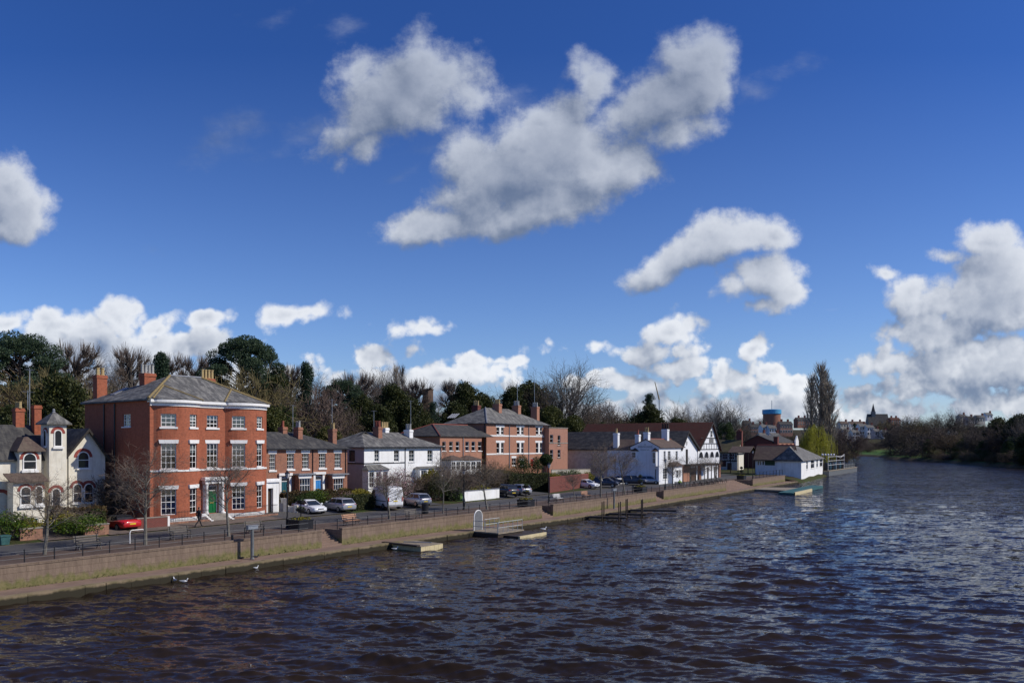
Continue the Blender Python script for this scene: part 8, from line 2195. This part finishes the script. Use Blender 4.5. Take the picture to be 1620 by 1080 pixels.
# ================================================================ far and right bank trees; dark kinds on the right stand for cloud shadow
FAR = [('broad1', 1362, 690, 14, 660), ('thicket_brown', 1372, 702, 12, 655), ('broad2', 1364, 682, 16, 700), ('dome_olive', 1392, 665, 14, 800), ('dome_olive', 1404, 663, 14, 810), ('broad2', 1408, 672, 24, 520), ('dome_brown', 1425, 660, 30, 500), ('broad2', 1440, 655, 32, 480), ('fan1', 1436, 650, 26, 620), ('ivy_tree', 1470, 694, 9, 424), ('broad3', 1460, 656, 34, 450), ('dome_olive', 1452, 655, 28, 520), ('broad1', 1495, 640, 30, 640), ('broad2', 1512, 643, 26, 640), ('dome_brown', 1490, 670, 34, 425), ('broad3', 1505, 676, 30, 410), ('thicket_brown', 1440, 705, 20, 455), ('thicket_olive', 1480, 708, 18, 408), ('thicket_brown', 1412, 708, 16, 500), ('broad1', 1472, 656, 18, 700), ('broad1', 1540, 650, 14, 800), ('dome_olive', 1520, 680, 30, 420), ('olive_tree', 1535, 690, 26, 400), ('dome_brown', 1545, 672, 30, 380), ('broad2', 1560, 668, 36, 370), ('ivy_tree', 1556, 698, 12, 352), ('yew1', 1580, 660, 26, 350), ('dome_red', 1592, 656, 34, 345), ('broad2', 1600, 654, 40, 335), ('yew2', 1612, 655, 30, 330), ('ivy_tree', 1605, 690, 22, 318), ('thicket_brown', 1575, 710, 26, 345), ('thicket_rust', 1600, 712, 28, 322), ('dome_brown', 1640, 650, 40, 320), ('broad1', 1650, 640, 44, 300), ('thicket_brown', 1530, 712, 20, 375), ('yew1', 1645, 670, 34, 295),
       ('broad2', 1215, 675, 14, 640), ('broad1', 1190, 672, 18, 600), ('broad1', 1165, 668, 18, 560), ('broad2', 1250, 672, 14, 760), ('dome_brown', 1180, 685, 22, 480), ('dome_brown', 1225, 690, 22, 470), ('thicket_brown', 1260, 695, 18, 420), ('broad1', 1203, 655, 10, 930), ('dome_brown', 1245, 682, 14, 700), ('thicket_brown', 1200, 696, 18, 400), ('dome_red', 1160, 680, 18, 430), ('broad2', 1345, 690, 14, 690), ('fir1', 1352, 668, 6, 790)]
for px_ in range(1160, 1268, 9): FAR.append((R_.choice(['thicket_brown', 'dome_brown', 'thicket_rust', 'dome_olive']), px_, R_.uniform(682, 689), 11, R_.uniform(480, 560)))
for px_ in range(1500, 1572, 8): FAR.append((R_.choice(['dome_brown', 'thicket_brown', 'dome_olive']), px_, R_.uniform(664, 669), 10, 720))
for px_ in range(1322, 1420, 10): FAR.append((R_.choice(['thicket_brown', 'dome_brown', 'thicket_rust', 'shrub_dark']), px_, R_.uniform(693, 700), 11, R_.uniform(690, 720)))
for k_ in range(0, len(FBX), 1):
    px_ = 810 + F * FBX[k_] / max(FBY[k_], 1)
    if 1472 < px_ < 1700 and 250 < FBY[k_] < 420:
        q_ = R_.uniform(1.5, 6); x_, y_ = FBX[k_] + FTY[k_]*q_, FBY[k_] - FTX[k_]*q_
        v_ = R_.choice(['thicket_brown', 'thicket_rust', 'shrub_dark', 'thicket_olive', 'dome_brown'])
        plant(v_, Vector((x_, y_, far_ground(x_, y_) - .1)), R_.uniform(3, 6), R_.uniform(3, 4.5), KN[v_] + ' low at the water edge of the right bank', 'bush', 'low growth at the right bank ' + KN[v_], 'bush')
for v, px, top, hw, Y in FAR: T(v, px, top, hw, Y=Y, base_py=None if px > 1340 or Y > 590 else 702 + (CZ-3)*F/Y)
# ================================================================ the town on the far hill
rt = random.Random(4)
def town(px, py_base, py_eave, wpx, Y, wm, rm, label, nwin=3, storeys=2, chim=1, turn=0.0, n_units=1):
    X = (px - 810)/F*Y; zb = CZ - (py_base-HOR)/F*Y; ze = CZ - (py_eave-HOR)/F*Y; w_ = wpx/F*Y; H_ = ze - zb
    r_ = empty('town_house', (X, Y, zb), turn); tag(r_, label, 'house')
    d_ = max(7, w_*.5); rh = min(3.2, d_*.36)
    MB().extr_x([(0, -2.5), (d_, -2.5), (d_, H_), (d_/2, H_+rh), (0, H_)], 0, w_).build('wall', M[wm], r_)
    ro = MB(); gable_x(ro, 0, w_, 0, d_, H_, H_+rh, o=.4, og=.2, th=.2); ro.build('roof', M[rm], r_)
    for s_ in range(storeys):
        for i in range(nwin):
            x_ = w_*(i+.5)/nwin; hh = H_/storeys
            f = MB(); f.box(x_-.75, x_+.75, -.1, -.02, hh*s_+hh*.25, hh*s_+hh*.85); wo = f.build('window', M['white'], r_)
            MB().box(x_-.6, x_+.6, -.14, -.105, hh*s_+hh*.29, hh*s_+hh*.81).build('pane', M['dark_glass'], wo)
    for i in range(chim):
        x_ = w_*(i+.5)/chim if chim > 1 else w_*.9
        MB().box(x_-.8, x_+.8, d_/2-.6, d_/2+.6, H_+rh*.5, H_+rh+2.2).build('chimney', M['brick_dark'], r_)
TW = [(1178, 676, 669, 12, 760, 'brick_pink', 'slate_dark', 'brown brick terrace left below the water tower'), (1188, 685, 675, 24, 700, 'brick_pink', 'slate_dark', 'orange brick terrace with white band below the water tower'), (1206, 692, 676, 11, 640, 'white', 'slate', 'white house with grey roof, left of a pair below the water tower'), (1217, 692, 677, 12, 636, 'white', 'slate', 'white gabled house, right of a pair below the water tower'), (1234, 686, 671, 21, 690, 'brick_pink', 'slate_dark', 'tall red brick house with white window bands right of the water tower'), (1222, 699, 690, 14, 560, 'white', 'slate', 'pale low house in front of the red brick house on the hill'), (1204, 700, 690, 12, 560, 'old_cream', 'slate', 'cream low house on the hill left of the pale house'), (1262, 673, 664, 22, 800, 'brick_brown', 'slate_dark', 'dark brick house behind the willow and poplars'),
      (1330, 683, 670, 15, 820, 'old_cream', 'slate_brown', 'cream terrace house nearest the poplars on the hill'), (1346, 683, 671, 26, 830, 'white', 'slate_brown', 'long white terrace left of the church'), (1336, 692, 683, 11, 740, 'white', 'slate', 'small white house below the cream terrace house'), (1349, 694, 684, 12, 730, 'white', 'slate', 'white cottage below the long white terrace'), (1360, 688, 674, 12, 760, 'white', 'slate', 'white gabled house left under the church'), (1372, 689, 676, 12, 755, 'white', 'slate', 'white house directly under the church'), (1384, 690, 682, 9, 745, 'grey_render', 'slate', 'grey house under the right end of the church'), (1398, 690, 684, 10, 740, 'white', 'slate', 'small white house among olive trees right of the church'), (1410, 680, 664, 18, 850, 'brick_brown', 'tile_red', 'red roofed brick house right of the church'),
      (1520, 668, 659, 12, 860, 'old_cream', 'slate', 'pale house on the right hand hill behind bare trees'), (1532, 671, 662, 12, 820, 'grey_render', 'slate_dark', 'dark gabled house on the right hand hill'), (1546, 668, 660, 14, 850, 'old_cream', 'slate', 'cream house in the middle of the right hand hill'), (1561, 662, 656, 11, 900, 'white', 'slate', 'white house at the right end of the hill top row'), (1506, 690, 684, 10, 640, 'white', 'slate', 'white house low among the right bank trees'), (1345, 710, 703, 6, 640, 'white', 'slate', 'tiny white boat shed at the left end of the meadow')]
for i, (px, b, e, w_, Y, wm, rm, lb) in enumerate(TW): town(px, b, e, w_, Y, wm, rm, lb, max(1, int(w_/4)), 2 if b - e > 8 else 1, 2 if w_ > 15 else 1, rt.uniform(.08, .3))
# water tower
Y = 980; X = (1221-810)/F*Y; zb = CZ + (702-690)/F*Y; r_ = empty('water_tower', (X, Y, zb)); tag(r_, 'round red brick water tower with a bright blue tank on the hill', 'water tower')
R0 = 14/F*Y; zt = CZ + (702-648)/F*Y - zb; zm = CZ + (702-655)/F*Y - zb
MB().lathe([(R0*.95, -8), (R0*.95, zm*.45), (R0*1.0, zm*.48), (R0*.96, zm*.5), (R0*.96, zm)], 0, 0, 0, 36).build('wall', M['brick_brown'], r_)
tk = MB().lathe([(R0*1.02, zm+.05), (R0*1.04, zm+.5), (R0*1.04, zt), (R0*.9, zt+.3), (R0*.3, zt+.8)], 0, 0, 0, 36).build('tank', M['blue_tank'], r_, smooth=False)
MB().tube((0, 0, zt), (0, 0, CZ + (702-633)/F*Y - zb), .35, n=5).build('mast', M['steel'], r_)
for k in range(12):
    a = 2*math.pi*k/12; MB().box(-1, 1, -.3, .3, zm*.1, zm*.4).build('arch_window', M['dark_glass'], r_, loc=(R0*.95*math.cos(a), R0*.95*math.sin(a), 0), rz=a + math.pi/2)
# church
Y = 860; X = (1375-810)/F*Y; zb = CZ + (702-684)/F*Y; r_ = empty('church', (X, Y, zb), -.12); tag(r_, 'dark stone church with steep slate roof and thin spire on the hill', 'church')
cw = 31/F*Y; ch = CZ + (702-672)/F*Y - zb; cr_ = CZ + (702-655)/F*Y - zb
MB().extr_x([(0, -8), (14, -8), (14, ch), (7, cr_), (0, ch)], 0, cw).build('wall', M['sandstone'], r_); ro = MB(); gable_x(ro, 0, cw, 0, 14, ch, cr_, o=.8, og=.1, th=.5); ro.build('roof', M['slate_dark'], r_)
MB().box(.5, cw-.5, -4, -.01, -8, ch*.45).build('aisle', M['sandstone'], r_); MB().add([(0, -4.5, ch*.45), (cw, -4.5, ch*.45), (cw, 0, ch*.85), (0, 0, ch*.85), (0, 0, ch*.45), (cw, 0, ch*.45)], [(0,1,2,3), (0,3,4), (1,5,2), (0,4,5,1)]).build('aisle_roof', M['slate_dark'], r_)
zsp = CZ + (702-637)/F*Y - zb
MB().box(4.5, 8.5, 5, 9, cr_-4, cr_+3).build('bell_turret', M['sandstone'], r_); MB().add([(4.9, 5.4, cr_+3.003), (8.1, 5.4, cr_+3.003), (8.1, 8.6, cr_+3.003), (4.9, 8.6, cr_+3.003), (6.5, 7, zsp)], [(3,2,1,0), (0,1,4), (1,2,4), (2,3,4), (3,0,4)]).build('spire', M['slate_dark'], r_)
MB().extr_y([(cw*.55, ch*.4), (cw*.75, ch*.4), (cw*.75, ch), (cw*.65, ch+3.5), (cw*.55, ch)], -4.6, 3).build('gable', M['sandstone'], r_)
for i in range(5): MB().box(cw*(.1+.17*i), cw*(.1+.17*i)+1.2, -4.08, -4.003, -1, 3).build('window', M['dark_glass'], r_)

# small open shelter with a tiled roof at the plaza
B = bld_on('plaza_shelter', zp('L', 398), 13, zp('L', 470), 13, 1.62)
tag(B.root, 'small open shelter with tiled roof and dark posts left of the boathouse', 'shelter')
w_ = B.w; ze = B.lz(0, 0, zp('L', 0, 345)[1]); az = B.lz(w_/2, 0, zp('L', 0, 290)[1])
r = MB(); gable_y(r, 0, w_, 0, 4.5, ze, az, o=.4, og=.4, th=.15); r.build('roof', M['slate_brown'], B.root)
for x_ in (.1, w_-.1):
    for y_ in (.1, 4.4): MB().box(x_-.09, x_+.09, y_-.09, y_+.09, -.1, ze).build('post', M['dark_timber'], B.root)
a, b = W(1196, 4.6), W(1238, 4.6); d = b - a; r_ = empty('plaza_railing', (a.x, a.y, PROM_Z), math.atan2(d.y, d.x)); tag(r_, 'dark metal railing on the plaza in front of the boathouse side wall', 'railing')
L_ = math.hypot(d.x, d.y); q = MB()
for z_ in (.3, .75, 1.25): q.tube((0, 0, z_), (L_, 0, z_), .035, n=5)
q.build('rails', M['black'], r_)
for i in range(9): MB().tube((L_*i/8, 0, 0), (L_*i/8, 0, 1.3), .05, n=6).build('post', M['black'], r_)
